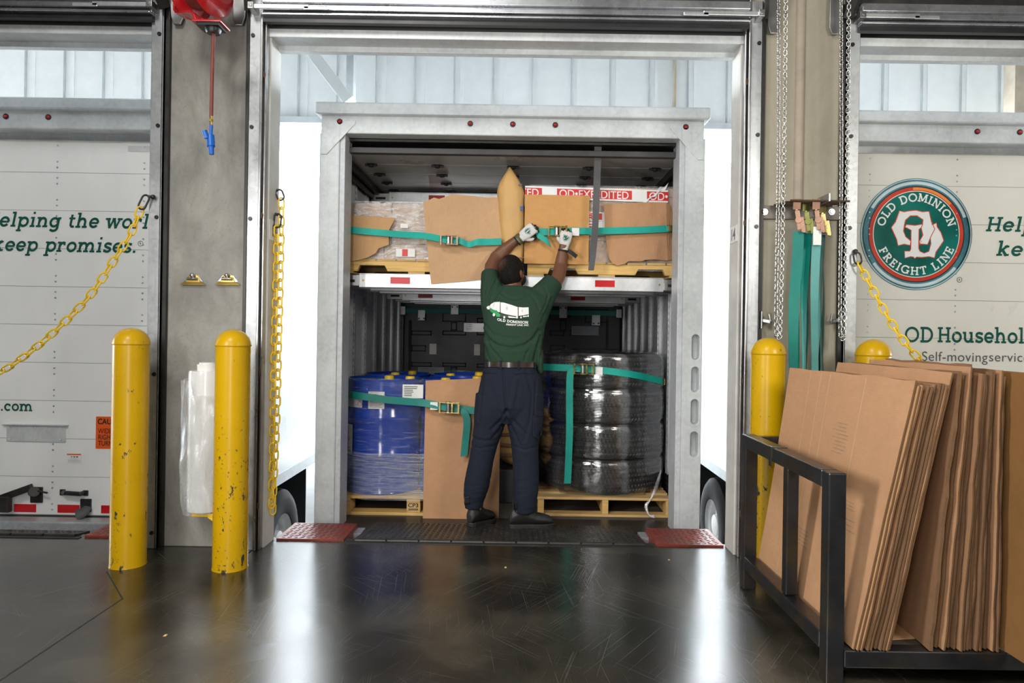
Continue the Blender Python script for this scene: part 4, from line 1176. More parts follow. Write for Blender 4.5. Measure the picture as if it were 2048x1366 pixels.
a.cyl((hx - 0.004, 3.545, zb_ - 0.055), (hx + 0.002, 3.54, zb_ - 0.115), 0.019, 0.020, 16); a.cyl((hx + 0.002, 3.54, zb_ - 0.112), (hx + 0.006, 3.54, zc), 0.014, 0.012, 14)
a.lathe([(0.010, 0.0), (0.013, 0.0), (0.013, 0.04), (0.010, 0.04)], (hx - 0.016, 3.53, zb_ - 0.075), frame((-0.25, -0.2, 1)), 14, caps=False); a.build('coupler', M['blue_pl'], hr, smooth=True, sharp=40)

# ================================================================== CHAINS
def link_pts(L, W, n=7):
    q = (L - W) / 2; r = W / 2
    return [(q + r*math.cos(t), r*math.sin(t)) for t in [(-0.5 + i/n)*PI for i in range(n+1)]] + [(-q - r*math.cos(t), -r*math.sin(t)) for t in [(-0.5 + i/n)*PI for i in range(n+1)]]
def chain_links(path, pitch, L, W, r, b, up=(0, -1, 0), twist=0.6, first=None, nseg=6, vary=0.0):
    # resample by arc length
    pts = [V(p) for p in path]; cum = [0]
    for p, q in zip(pts[:-1], pts[1:]): cum.append(cum[-1] + (q - p).length)
    tot = cum[-1]; n = int(tot / pitch); k = 0
    def at(s):
        s = min(max(s, 0), tot - 1e-6)
        i = max(j for j in range(len(cum)) if cum[j] <= s); i = min(i, len(pts) - 2)
        f = (s - cum[i]) / max(1e-9, cum[i+1] - cum[i]); return pts[i].lerp(pts[i+1], f)
    lp = link_pts(L, W)
    for i in range(n):
        c = at((i + 0.5)*pitch); d = (at((i + 0.95)*pitch) - at((i + 0.05)*pitch)).normalized()
        nrm = V(up); nrm = (nrm - d*nrm.dot(d)).normalized(); sd = d.cross(nrm)
        ang = twist + (PI/2 if i % 2 else 0) + random.uniform(-vary, vary)
        e = sd*math.cos(ang) + nrm*math.sin(ang)
        b.tube([c + d*x + e*y for x, y in lp], r, nseg, closed=True)
    return n
def hook(parent, p, q, name='hook_link', m=None):
    """black eye fixed at p with an oblong shackle hanging down to q"""
    p, q = V(p), V(q); b = B(); d = (q - p).normalized(); e = d.cross(V((0, -1, 0))).normalized(); c = (p + q)/2; L = (q - p).length + 0.014
    b.tube([c + d*x + e*y for x, y in link_pts(L, 0.040)], 0.0055, 8, closed=True)
    return b.build(name, m or M['black'], parent, smooth=True)
def yellow_chain(path, label, eye, first):
    t = thing('barrier_chain', path[0], label, 'chain', 'yellow plastic barrier chains')
    b = B(); chain_links(path, 0.0530, 0.066, 0.037, 0.0050, b, twist=0.9, vary=0.12); b.build('chain', M['yplastic'], t, smooth=True)
    hook(t, first, path[0])
    b = B(); e0, e1 = V(eye), V(first); b.cyl(e0, e0.lerp(e1, 0.75), 0.008, n=10); b.ball(e0, 0.014, n=10, m=8); b.build('eye_bolt', M['black'], t, smooth=True, sharp=50)
    return t
pa = bez([P(x, y, 3.84) for x, y in ((282, 416), (262, 466), (228, 520), (182, 588), (130, 643), (75, 692), (5, 742), (-80, 785), (-180, 820))], 60)
yellow_chain(pa, 'yellow chain sagging across the door with the green slogan', P(306, 394, 3.85), P(293, 393, 3.845))
pa = bez([P(x, y, 3.84) for x, y in ((1717, 526), (1742, 572), (1778, 638), (1814, 690), (1850, 730), (1900, 775), (1960, 815), (2050, 850))], 50)
yellow_chain(pa, 'yellow chain sagging in front of the round green emblem', P(1711, 503, 3.86), P(1713, 507, 3.85))
pa = bez([P(x, y, 4.02) for x, y in ((563, 398), (562, 500), (557, 700), (553, 850), (548, 960), (545, 1036))], 40)
yellow_chain(pa, 'yellow chain hanging straight down the jamb of the open dock, longer strand', P(548, 378, 4.05), P(557, 382, 4.03))
pa = bez([P(x, y, 3.99) for x, y in ((554, 453), (552, 560), (548, 700), (545, 870), (543, 1000), (544, 1030))], 40)
yellow_chain(pa, 'yellow chain hanging from the lower hook on the jamb of the open dock', P(549, 428, 4.03), P(556, 430, 4.0))

def pull_chain(x0, x1, xb, yb, Y, label):
    t = thing('pull_chain', P(xb, yb, Y), label, 'chain', 'steel door pull chains')
    top = -190
    b = B(); n = chain_links(bez([P(x0, top, Y), P((x0*2 + xb)/3 , yb*0.45, Y), P(xb - 4, yb - 40, Y), P(xb, yb, Y)], 60), 0.0205, 0.029, 0.0185, 0.0024, b, twist=0.3, vary=0.18, nseg=5)
    b.build('chain_strand', M['chrome'], t, smooth=True)
    b = B(); chain_links(bez([P(x1, top, Y), P((x1*2 + xb)/3 , yb*0.45, Y), P(xb + 5, yb - 40, Y), P(xb + 1, yb, Y)], 60), 0.0205, 0.029, 0.0185, 0.0024, b, twist=1.0, vary=0.18, nseg=5)
    b.build('chain_strand', M['chrome'], t, smooth=True)
pull_chain(1557.5, 1574, 1556, 676, 3.74, 'steel pull chain loop on the left half of the right pillar')
pull_chain(1682, 1700, 1684, 680, 3.78, 'steel pull chain loop beside the jamb of the emblem trailer')

# cleats for the pull chains
for px, s, lab in ((1519, 1, 'small steel chain cleat on the pillar beside the open dock'), (1677, -1, 'small steel chain cleat beside the chain loop near the emblem trailer')):
    c = P(px, 640, 3.90)
    b = B(); b.box((c.x - 0.004, 3.86, c.z - 0.05), (c.x + 0.004, 3.918, c.z + 0.05)); b.bar(c, c + V((s*0.055, -0.02, -0.01)), 0.012, 0.02); b.bar(c + V((s*0.055, -0.02, -0.01)), c + V((s*0.045, -0.02, 0.035)), 0.010, 0.014)
    tag(b.build('chain_cleat', M['steel'], bevel=0.002), lab, 'cleat', 'chain cleats')

# ================================================================== DOCK NUMBER SIGNS "14"
c = P(1465, 471, 4.04)
t = thing('number_sign', (1.243, 4.03, c.z - 0.04), 'white dock number 14 on the right jamb of the open dock', 'sign', 'dock number signs')
b = B(); b.box((1.2400, 3.930, c.z - 0.048), (1.2425, 4.065, c.z + 0.048)); b.build('plate', M['white_tag'], t)
b = B(); font_text(b, '14', lambda x, y: (1.2392, 3.998 - (x - 0.56)*0.085, c.z - 0.033 + y*0.094), 0.02); b.build('number', M['txtgrey'], t)
c = P(548, 462, 4.0)
t = thing('number_sign', (-1.452, 4.03, c.z - 0.06), 'dock number 14 on the left jamb behind the yellow chains', 'sign', 'dock number signs')
b = B(); b.box((-1.4515, 3.925, c.z - 0.058), (-1.449, 4.06, c.z + 0.058)); b.build('plate', M['white_tag'], t)
b = B(); font_text(b, '14', lambda x, y: (-1.4482, 4.005 + (x - 0.56)*0.092, c.z - 0.033 + y*0.094), 0.02); b.build('number', M['txtgrey'], t)

# ================================================================== RATCHETS AND HUNG STRAPS
def ratchet(parent, c, R, k=1.0, m='zinc', name='ratchet'):
    """ratchet buckle: local x along the strap, y towards the viewer, z up"""
    c = V(c)
    def T(x, y, z): return c + R @ V((x*k, y*k, z*k))
    def ob(b, x0, y0, z0, x1, y1, z1): b.obox(T((x0+x1)/2, (y0+y1)/2, (z0+z1)/2), (abs(x1-x0)*k, abs(y1-y0)*k, abs(z1-z0)*k), R)
    b = B()
    for z in (-0.030, 0.030):
        ob(b, -0.05, 0.0, z - 0.0015, 0.05, 0.022, z + 0.0015)
        ob(b, -0.012, 0.018, z - 0.003, 0.066, 0.036, z + 0.003)
        b.cyl(T(0, 0.012, z - 0.006), T(0, 0.012, z + 0.006), 0.017*k, n=14)
    ob(b, -0.058, 0.004, -0.034, -0.048, 0.014, 0.034); ob(b, 0.058, 0.024, -0.036, 0.070, 0.034, 0.036)
    ob(b, 0.018, 0.016, -0.030, 0.030, 0.030, 0.030)
    p = b.build(name, M[m], parent, bevel=0.001)
    b = B(); b.cyl(T(0, 0.012, -0.03), T(0, 0.012, 0.03), 0.012*k, n=14); b.build('spool', M['steel'], p, smooth=True, sharp=40)
    return p
rk = thing('strap_rack', (1.57, 3.9, 1.86), 'steel peg rack for straps bolted to the right pillar', 'rack')
z0, z1 = P(1600, 439, 3.905).z, P(1600, 412, 3.905).z
b = B(); b.box((1.352, 3.900, z0), (1.822, 3.918, z1)); b.build('mounting_bar', mat('brown_steel', (0.13, 0.115, 0.10), 0.5, 0.3), rk, bevel=0.002)
for px in (1529, 1663):
    c = P(px, 424, 3.90); b = B(); b.cyl(c, c - V((0, 0.012, 0)), 0.013, n=6); b.cyl(c, c - V((0, 0.005, 0)), 0.018, n=16); b.build('bolt', M['chrome'], rk)
RZ = 2.005
b = B(); b.box((1.662, 3.70, RZ - 0.01), (1.672, 3.90, RZ + 0.035)); b.build('arm', M['steel'], rk, bevel=0.002)
rods = [(3.74, 1.47, 1.795), (3.785, 1.455, 1.775), (3.83, 1.44, 1.77), (3.875, 1.43, 1.76)]
for Y, xa, xb in rods:
    b = B(); b.cyl((xa, Y, RZ), (xb, Y, RZ), 0.0055, n=10); b.build('peg_rod', M['rust'], rk, smooth=True, sharp=40)
def hung(x, Y, m, rm, label, zbot, w=0.05, yaw=0.0, dx=0.0, loop=True, tagz=None):
    t = thing('ratchet_strap', (x, Y, zbot), label, 'strap', 'teal straps on the pillar rack')
    Rr = Matrix.Rotation(-0.16, 3, 'Y') @ frame((1, 0, 0), (0, 0, -1))
    Rm = Matrix((V((0.16, 0, -0.987)), V((0.9, -0.41, 0.146)), V((-0.405, -0.911, -0.066)))).transposed()
    ratchet(t, (x, Y - 0.012, RZ - 0.11), Rm, 1.05, rm)
    b = B(); b.bar((x + 0.005, Y, RZ - 0.045), (x + 0.002, Y - 0.012, RZ + 0.012), 0.042, 0.006, (1, 0, 0)); b.build('handle', M[rm], t, bevel=0.001)
    for k, (oy, ox, ww, zb) in enumerate(((-0.02, 0.0, w, zbot), (0.012, 0.018, w*0.8, zbot + 0.03))):
        pts = [(x + ox + dx*s + 0.007*math.sin(7*s + 2*k + x*9), Y + oy + 0.006*math.sin(9*s + x*20), RZ - 0.17 - (RZ - 0.17 - zb)*s) for s in [i/26 for i in range(27)]]
        wd = [V((math.cos(yaw + 0.35*math.sin(4*i/26 + x*11 + k)), math.sin(yaw + 0.35*math.sin(4*i/26 + x*11 + k)), 0))*ww for i in range(27)]
        b = B(); b.ribbon(pts, wd, 0.003); b.build('webbing', M[m], t, smooth=True, sharp=40)
    if tagz:
        b = B(); b.box((x - 0.022, Y - 0.034, tagz - 0.10), (x + 0.022, Y - 0.031, tagz)); b.build('label_tag', M['white_tag'], t)
    return t
hung(P(1588, 600, 3.77).x, 3.765, 'tealdark', 'zincpink', 'dark teal strap with rose-coloured ratchet, first on the rack from the open dock', 0.80, 0.056, 0.1, -0.01)
hung(P(1609, 600, 3.80).x, 3.810, 'teal', 'zincgreen', 'brightest teal strap, with greenish ratchet, on the pillar rack', 0.85, 0.046, 0.4, -0.005)
hung(P(1625, 600, 3.77).x, 3.755, 'tealpale', 'zincpink', 'faded pale teal strap with white tag on the pillar rack', 0.90, 0.046, 0.0, 0.0, tagz=1.86)
hung(P(1643, 600, 3.84).x, 3.860, 'greendk', 'zinc', 'dark green strap hanging next to the steel chain on the pillar rack', 0.85, 0.046, 0.7, 0.0)

# ================================================================== PANEL CART WITH CARDBOARD
CX0, CX1, CY0, CY1 = 1.125, 2.90, 2.465, 3.445
ct = thing('panel_cart', (1.8, 2.9, 0), 'black steel panel cart loaded with cardboard sheets', 'cart')
M['cart'] = mat('worn_black_paint', (0.018, 0.018, 0.020), 0.36, 0.15, 0.3, 7, coat=0.2, stain=(0.05, 0.035, 0.012), stscale=6)
def tube_(name, a, c, w=0.064, par=None):
    b = B(); a, c = V(a), V(c)
    b.bar(a, c, w, w, (1, 0, 0) if abs((c - a).normalized().x) < 0.5 else (0, 0, 1)); return b.build(name, M['cart'], par or ct, bevel=0.006, seg=3)
q = 0.032; zt = 0.765
tube_('corner_post', (CX0+q, CY0+q, 0), (CX0+q, CY0+q, zt)); tube_('corner_post', (CX0+q, CY1-q, 0), (CX0+q, CY1-q, zt))
tube_('top_rail', (CX0+q, CY0+2*q+0.001, zt-q), (CX0+q, CY1-2*q-0.001, zt-q)); tube_('mid_post', (CX0+q, 2.89, 0.169), (CX0+q, 2.89, zt-2*q-0.001), 0.05)
tube_('bottom_rail', (CX0+q, CY0+2*q+0.001, 0.135), (CX0+q, CY1-2*q-0.001, 0.135))
tube_('side_rail', (CX0+2*q+0.001, CY0+q, 0.092), (CX1, CY0+q, 0.092)); tube_('side_rail', (CX0+2*q+0.001, CY1-q, 0.092), (CX1, CY1-q, 0.092))
tube_('back_rail', (CX0+2*q+0.001, CY1-q, zt-q), (CX1, CY1-q, zt-q), 0.05)
for x in (1.45, 1.85, 2.3): tube_('cross_bar', (x, CY0+2*q, 0.085), (x, CY1-2*q, 0.085), 0.05)
b = B(); b.box((CX0+2*q, CY0+2*q, 0.112), (CX1, CY1-2*q, 0.121)); b.build('deck', mat('deck_board', (0.05, 0.038, 0.028), 0.8), ct)
b = B(); b.box((CX0 - 0.002, 3.02, zt - 0.052), (CX0 + 0.066, 3.05, zt + 0.004)); b.box((CX0 - 0.006, 3.02, zt - 0.085), (CX0 - 0.001, 3.05, zt + 0.004)); b.build('latch_tab', M['cart'], ct, bevel=0.002)
for x, y in ((CX1 - q, CY0 + q), (CX1 - q, CY1 - q)): tube_('corner_post', (x, y, 0), (x, y, zt))

rs = random.Random(11)
M['cardfold'] = mat('fold_line', (0.56, 0.37, 0.22), 0.8)
M['cardink'] = mat('faded_ink', (0.33, 0.21, 0.125), 0.85, 0, 0.25, 60)
def sheet(xb, xt, y0, y1, zt, t, m, label, group, seed=0, zb=0.128, sk=0.0, warp=0.006, rag=0.0, crease=None, edge='cardE'):
    hgt = zt - zb
    nr = V((hgt, 0, -(xt - xb))).normalized()
    def f(u, v):
        yy = y0 + (y1 - y0)*u; zz = v
        wv = warp*math.sin(PI*v)*math.sin(2.2*u + seed*0.0) + warp*0.6*noise.noise(V((u*2, v*2, 3.3)))
        jag = 0.0
        if u < 1e-6 and rag: jag = rag*noise.noise(V((v*7, seed*3.1, 0))) + rag*0.5*noise.noise(V((v*23, seed*1.7, 4)))
        if crease and u < 0.2: wv -= crease*(1 - u/0.2)**2*(0.6 + 0.5*noise.noise(V((v*5, seed, 1))))
        top = 0.006*noise.noise(V((u*6, seed*2.3, 9))) if v > 0.999 else 0
        return V((xb + (xt - xb)*v + wv - sk*u*(0.028 + 0.065*v), yy + jag, zb + hgt*v + top))
    b = B(); b.slab(f, 14, 20, t, nr, edge=1)
    o = b.build('cardboard_sheet', [M[m], M[edge]], origin=((xb), (y0 + y1)/2, zb))
    if seed == 0:
        def on(u, v, l=0.0008): return f(u, v) - nr*l
        for u in (0.30, 0.58, 0.66, 0.76):
            q = B(); q.grid(lambda a, c, u=u: on(u + 0.004*a + 0.012*c, 0.005 + 0.985*c), 1, 24); q.build('fold_line', M['cardfold'], o)
        for u0, u1, v0, v1, nn in ((0.36, 0.50, 0.66, 0.80, 9), (0.40, 0.55, 0.50, 0.54, 3), (0.20, 0.36, 0.46, 0.50, 3), (0.50, 0.66, 0.22, 0.30, 5), (0.16, 0.34, 0.38, 0.44, 3), (0.70, 0.90, 0.50, 0.60, 5)):
            q = B()
            for k in range(nn):
                v = v0 + (v1-v0)*k/nn; a0 = u0 + 0.03*rs.random(); a1 = u1 - 0.05*rs.random()
                q.grid(lambda a, c: on(a0 + (a1-a0)*a, v + 0.0045*c, 0.0006), 6, 1)
            q.build('faded_print', M['cardink'], o)
    return tag(o, label, 'cardboard', group)
GA = 'cardboard sheets leaning at the cart end'; GC = 'cardboard sheets standing upright on the cart'
tA = 0.0062
specA = []
for k in range(12):
    f = k/11
    specA.append((1.222 + 0.128*f, 1.432 + 0.118*f))
for k, (xb, xt) in enumerate(specA):
    y0 = 2.475 + rs.uniform(-0.018, 0.014); zt_ = 1.095 + rs.uniform(-0.015, 0.005); y1 = 3.375; m = ('cardM', 'cardC', 'cardA', 'cardM')[k % 4]; lab = 'brown cardboard sheet packed inside the leaning stack on the cart'
    if k == 0: y0, zt_, y1, m = 2.468, 1.104, 3.383, 'cardA'; lab = 'large creased cardboard sheet facing out at the cart end frame'
    elif k == 1: y0 = 2.462; m = 'cardB'
    elif k in (8, 9): m = 'cardC'; y0 = 2.462
    elif k == 11: y0, y1, zt_, m, xt = 2.47, 3.36, 1.138, 'cardA', 1.566; lab = 'cardboard sheet rising just above the leaning stack, behind its front sheet'
    sheet(xb, xt, y0, y1, zt_, tA, m, lab, GA, k, rag=0.006 if k else 0.002, sk=1 - k/11)
# dark torn sheet with buckled near edge, then the taller sheets behind it
sheet(1.505, 1.597, 2.468, 3.28, 1.140, 0.012, 'cardC', 'dark cardboard sheet with a torn frayed edge in the middle of the cart', GA, 31, warp=0.004, rag=0.016, crease=0.014)
xs = 1.532
for k in range(15):
    f = k/14
    xb, xt = 1.535 + 0.205*f, 1.625 + 0.125*f
    y0 = 2.478 + rs.uniform(-0.016, 0.016); y1 = 3.2 + rs.uniform(-0.05, 0.05); zt_ = 1.135 + rs.uniform(-0.02, 0.012)
    lab = 'brown cardboard sheet packed upright in the rear stack on the cart'; m = ('cardM', 'cardC', 'cardM', 'cardA', 'cardC')[k % 5]
    if k == 1: zt_, y1, m, y0 = 1.157, 3.19, 'cardA', 2.470; lab = 'tallest cardboard sheet on the cart, its top edge below the yellow chain'
    if k == 2: zt_, y1, m = 1.166, 3.06, 'cardC'; lab = 'dark-edged cardboard sheet just behind the tallest one on the cart'
    if k == 14: y0 = 2.465
    sheet(xb, xt, y0, y1, zt_, 0.0060, m, lab, GC, 40 + k, rag=0.008)
sheet(1.775, 1.785, 2.18, 3.10, 1.142, 0.008, 'cardO_shade', 'orange-brown cardboard sheet, plain and smooth, last on the cart', GC, 90, rag=0.002)
# loose scraps
b = B(); b.slab(lambda u, v: (1.40 + 0.13*u + 0.01*math.sin(5*v), 2.56 + 0.25*v + 0.02*u, 0.1225 + 0.010*u*v), 4, 4, 0.004, (0, 0, 1)); tag(b.build('cardboard_scrap', M['cardB']), 'flat cardboard scrap lying on the cart deck between the stacks', 'cardboard')
p0 = G(1700, 1328); b = B(); b.slab(lambda u, v: (p0.x + 0.05*u + 0.015*v, p0.y + 0.09*v, 0.002 + 0.012*u*u), 4, 3, 0.004, (0, 0, 1)); tag(b.build('cardboard_scrap', M['cardB']), 'small cardboard scrap on the floor beside the front cart post', 'cardboard')
for px, py, lab in ((331, 1271, 'tiny tan chip on the floor, left of the open dock'), (1011, 1135, 'tiny pale chip on the floor in front of the dock lip'), (1338, 1120, 'tiny pale chip on the floor near the red bumper')):
    p0 = G(px, py); b = B(); b.add([p0 + V((-0.006, -0.012, 0.001)), p0 + V((0.007, -0.008, 0.001)), p0 + V((0.005, 0.012, 0.001)), p0 + V((-0.004, 0.010, 0.001)), p0 + V((0, 0, 0.006))], [(0, 1, 4), (1, 2, 4), (2, 3, 4), (3, 0, 4), (3, 2, 1, 0)])
    tag(b.build('wood_chip', M['wood']), lab, 'chip', 'chips on the floor')
# ================================================================== CARGO
IX0, IX1, ZF = -1.34, 1.20, -0.08
rc = random.Random(5)

# ------------------------------------------------------------------ pallets
def block_pallet(x0, x1, y0, y1, z, label):
    t = thing('pallet', ((x0+x1)/2, (y0+y1)/2, z), label, 'pallet', 'wooden pallets')
    b = B(); n = 6; wy = (y1-y0)/n
    for k in range(n): b.box((x0, y0 + wy*k + 0.006, z+0.118), (x1, y0 + wy*(k+1) - 0.006, z+0.140))
    b.build('deck', M['wood2'], t, bevel=0.003)
    for x in (x0, (x0+x1)/2 - 0.05, x1 - 0.10):
        b = B(); b.box((x, y0+0.004, z+0.098), (x+0.10, y1-0.004, z+0.118)); b.build('stringer_board', M['wood'], t, bevel=0.002)
    for x in (x0+0.005, (x0+x1)/2 - 0.05, x1 - 0.105):
        for y in (y0+0.012, (y0+y1)/2 - 0.07, y1 - 0.15):
            b = B(); b.box((x, y, z+0.022), (x+0.10, y+0.14, z+0.098)); b.build('block', M['wood'], t, bevel=0.004)
    for y in (y0, (y0+y1)/2 - 0.06, y1 - 0.12):
        b = B(); b.box((x0, y, z), (x1, y+0.12, z+0.022)); b.build('runner', M['wood2'], t, bevel=0.003)
    return t
def stringer_pallet(x0, x1, y0, y1, z, label, along='Y', h=0.13, seed=0):
    """along: direction of the three stringers"""
    t = thing('pallet', ((x0+x1)/2, (y0+y1)/2, z), label, 'pallet', 'wooden pallets'); r = random.Random(seed)
    hs = h - 0.036
    if along == 'Y':
        b = B(); n = 7; p = (y1-y0)/n
        for k in range(n): b.box((x0 - r.uniform(0, .008), y0 + p*k, z+h-0.018), (x1 + r.uniform(0, .008), y0 + p*k + 0.105, z+h))
        b.build('deck', M['wood'], t, bevel=0.003)
        for x in (x0, (x0+x1)/2 - 0.02, x1 - 0.045):
            b = B(); b.box((x, y0+0.002, z+0.018), (x+0.045, y1, z+0.018+hs)); b.build('stringer', M['wood2'], t, bevel=0.003)
        for y in (y0, (y0+y1)/2, y1-0.1):
            b = B(); b.box((x0, y, z), (x1, y+0.10, z+0.018)); b.build('bottom_board', M['wood'], t, bevel=0.002)
    else:
        b = B(); n = 8; p = (x1-x0)/n
        for k in range(n): b.box((x0 + p*k + 0.004, y0 - r.uniform(0, .006), z+h-0.016), (x0 + p*(k+1) - 0.006, y1, z+h))
        b.build('deck', M['wood'], t, bevel=0.003)
        L = x1 - x0
        out = [(0, 0.016), (L*0.13, 0.016), (L*0.145, 0.016+hs*0.62), (L*0.30, 0.016+hs*0.62), (L*0.32, 0.016), (L*0.68, 0.016), (L*0.70, 0.016+hs*0.62), (L*0.855, 0.016+hs*0.62), (L*0.87, 0.016), (L, 0.016), (L, h-0.016), (0, h-0.016)]
        for y in (y0, (y0+y1)/2, y1-0.045):
            b = B(); b.prism(out, lambda x, zz, q, y=y: (x0+x, y+q, z+zz), 0, 0.045); b.build('stringer', M['wood2'], t, bevel=0.003)
        for x in (x0, (x0+x1)/2 - 0.06, x1-0.12):
            b = B(); b.box((x, y0, z), (x+0.12, y1, z+0.016)); b.build('bottom_board', M['wood'], t, bevel=0.002)
    return t
PL = block_pallet(-1.315, -0.195, 4.95, 6.09, ZF, 'block pallet under the blue drums, stamped on its middle block')
b = B(); fx = (-1.315-0.195)/2
font_text(b, 'CP3', lambda x, y: (fx - 0.040 + x*0.045, 4.9605, ZF + 0.060 + y*0.040), 0.02)
for k in range(7): b.box((fx - 0.034 + k*0.010, 4.9605, ZF + 0.036), (fx - 0.028 + k*0.010, 4.962, ZF + 0.050))
b.build('stamp', M['txtblack'], PL)
PR = stringer_pallet(0.150, 1.135, 5.0, 6.2, ZF, 'pallet on the trailer floor under the stack of tyres', 'Y', 0.14, 2)
UZ = 1.668
UL = stringer_pallet(-1.325, -0.175, 4.90, 5.95, UZ, 'upper-level pallet under the wrapped cartons on the left', 'X', 0.105, 3)
UR = stringer_pallet(0.045, 1.185, 4.90, 5.95, UZ, 'upper-level pallet under the cartons with red-printed tape', 'X', 0.105, 4)

# ------------------------------------------------------------------ drums
DR_ = 0.277; DH = 0.842; DZ = ZF + 0.14
def drum(cx, cy, label, bung=((0.17, -0.05), (-0.12, 0.12)), labels=()):
    t = thing('drum', (cx, cy, DZ), label, 'drum', 'blue drums under stretch film')
    r = DR_; pr = [(0, 0.012), (r-0.02, 0.012), (r-0.012, 0.0), (r, 0.0), (r+0.004, 0.008), (r, 0.018)]
    for zc in (0.285, 0.56): pr += [(r, zc-0.03), (r+0.009, zc-0.012), (r+0.009, zc+0.012), (r, zc+0.03)]
    pr += [(r, DH-0.018), (r+0.005, DH-0.008), (r, DH), (r-0.012, DH), (r-0.018, DH-0.014), (0, DH-0.012)]
    b = B(); b.lathe(pr, n=56, caps=False); b.build('shell', M['drum'], t, local=True, smooth=True, sharp=38)
    for bx, by in bung:
        b = B(); b.lathe([(0, DH+0.012), (0.030, DH+0.012), (0.036, DH+0.004), (0.037, DH-0.013)], (bx, by, 0), n=20, caps=False); b.build('bung', M['bung'], t, local=True, smooth=True, sharp=40)
    for a0, a1, z0, z1, diamonds in labels:
        b = B(); b.grid(lambda u, v: ((r+0.0125)*math.sin(a0+(a1-a0)*u), -(r+0.0125)*math.cos(a0+(a1-a0)*u), z0+(z1-z0)*v), 12, 1); p = b.build('label', M['white_tag'], t, local=True, smooth=True)
        b = B()
        def on(u, v): a = a0+(a1-a0)*u; return ((r+0.0135)*math.sin(a), -(r+0.0135)*math.cos(a), z0+(z1-z0)*v)
        n = int((z1-z0)/0.011)
        for k in range(n):
            v = 0.08 + 0.84*k/max(1, n-1); ue = 0.55 + 0.35*rc.random()
            if diamonds and v > 0.25: ue = min(ue, 0.6)
            b.grid(lambda uu, vv: on(0.08+(ue-0.08)*uu, v+0.022*vv), 4, 1)
        b.build('small_print', M['txtgrey'], p, local=True)
        if diamonds:
            b = B(); asp = (z1-z0)/((a1-a0)*r)
            for du, dv in diamonds:
                s = 0.13
                add_strokes(b, [([(du-s, dv), (du, dv+s/asp*1.0), (du+s, dv), (du, dv-s/asp*1.0), (du-s, dv)], 0.03)], lambda x, y: on(x, y))
            b.build('hazard_diamond', M['txtred'], p, local=True)
    return t
D1 = (-1.035, 5.245)
drum(*D1, 'blue steel drum nearest the left trailer post, white labels on it', ((0.20, -0.02), (0.03, 0.03)), ((-0.98, -0.38, 0.635, 0.725, ((0.88, 0.7), (0.88, 0.3))), (-0.21, 0.20, 0.63, 0.755, ()), (-1.15, -0.70, 0.285, 0.505, ((0.45, 0.72), (0.62, 0.52), (0.38, 0.38)))))
drum(D1[0]+0.565, D1[1], 'blue drum standing behind the tall cardboard sheet', ((-0.08, -0.13), (0.14, 0.10)))
drum(D1[0], D1[1]+0.57, 'back blue drum along the left trailer wall', ((0.0, -0.12), (0.1, 0.15)))
drum(D1[0]+0.565, D1[1]+0.57, 'back blue drum next to the worker, only its lid rim showing', ((-0.1, -0.15), (0.12, 0.1)))
wt = thing('stretch_wrap', (D1[0]+0.28, D1[1]+0.28, DZ), 'clear stretch film wound around the four blue drums', 'stretch film', 'stretch film on the loads')
def hull(u, grow=0.014):
    """rounded-square outline around the four drums, u in 0..1"""
    r = DR_ + grow; cs = [(D1[0]+0.565, D1[1]+0.57, 0), (D1[0], D1[1]+0.57, 90), (D1[0], D1[1], 180), (D1[0]+0.565, D1[1], 270)]
    u = (u % 1)*4; i = int(u) % 4; f = u - int(u)
    cx, cy, a0 = cs[i]
    if f < 0.7: a = math.radians(a0 + 90*f/0.7); return cx + r*math.cos(a), cy + r*math.sin(a)
    g = (f-0.7)/0.3; nx, ny, na = cs[(i+1) % 4]; a = math.radians(na)
    p = (cx + r*math.cos(a), cy + r*math.sin(a)); q = (nx + r*math.cos(a), ny + r*math.sin(a))
    return p[0]+(q[0]-p[0])*g, p[1]+(q[1]-p[1])*g
def wr_(z0, z1, grow, amp):
    def f(u, v):
        x, y = hull(v, grow + amp*noise.noise(V((v*30, u*9, z0*7)))); return (x, y, z0 + (z1-z0)*u)
    return f
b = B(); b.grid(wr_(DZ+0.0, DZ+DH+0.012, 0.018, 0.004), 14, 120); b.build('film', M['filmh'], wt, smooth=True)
b = B(); b.grid(wr_(DZ-0.03, DZ+0.31, 0.026, 0.006), 10, 120); b.build('lower_film', M['filmheavy'], wt, smooth=True)
a0, a1 = P(805, 769, 4.93), P(846, 797, 4.93)
b = B(); b.box((a0.x, 4.935, a1.z), (a1.x, 4.937, a0.z)); p = b.build('shipping_label', M['white_tag'], wt)
b = B()
for k in range(6): b.box((a0.x+0.012, 4.934, a0.z-0.018-0.013*k), (a0.x+0.06+0.05*rc.random(), 4.935, a0.z-0.012-0.013*k))
b.build('small_print', M['txtgrey'], p)

# ------------------------------------------------------------------ tyres
TC = (0.665, 5.50); TR_, TH = 0.485, 0.262; TZ = ZF + 0.14
def tread(th, v):
    """tread radius at angle th and height v in 0..1"""
    sh = 1 - 0.055*abs(2*v-1)**4
    if abs(2*v-1) > 0.93: sh -= 0.02
    r = TR_*sh
    k = v*6.0; rib = k - math.floor(k); i = int(math.floor(k))
    if 0.06 < v < 0.94:
        if rib < 0.16 or rib > 0.90: r -= 0.012
        else:
            ph = th*104/(2*PI) + 0.5*math.sin(rib*PI) + 0.5*(i % 2)
            if (ph - math.floor(ph)) < 0.30: r -= 0.009
    else:
        ph = th*104/(2*PI)
        if (ph - math.floor(ph)) < 0.30: r -= 0.008
    return r
nt, nv = 624, 44
b = B(); rings = []
inner = [(0.30, 0.02), (0.36, 0.0), (0.43, 0.006), (0.462, 0.014)]
for rr, zz in inner: rings.append([(rr*math.cos(2*PI*j/nt), rr*math.sin(2*PI*j/nt), zz) for j in range(nt)])
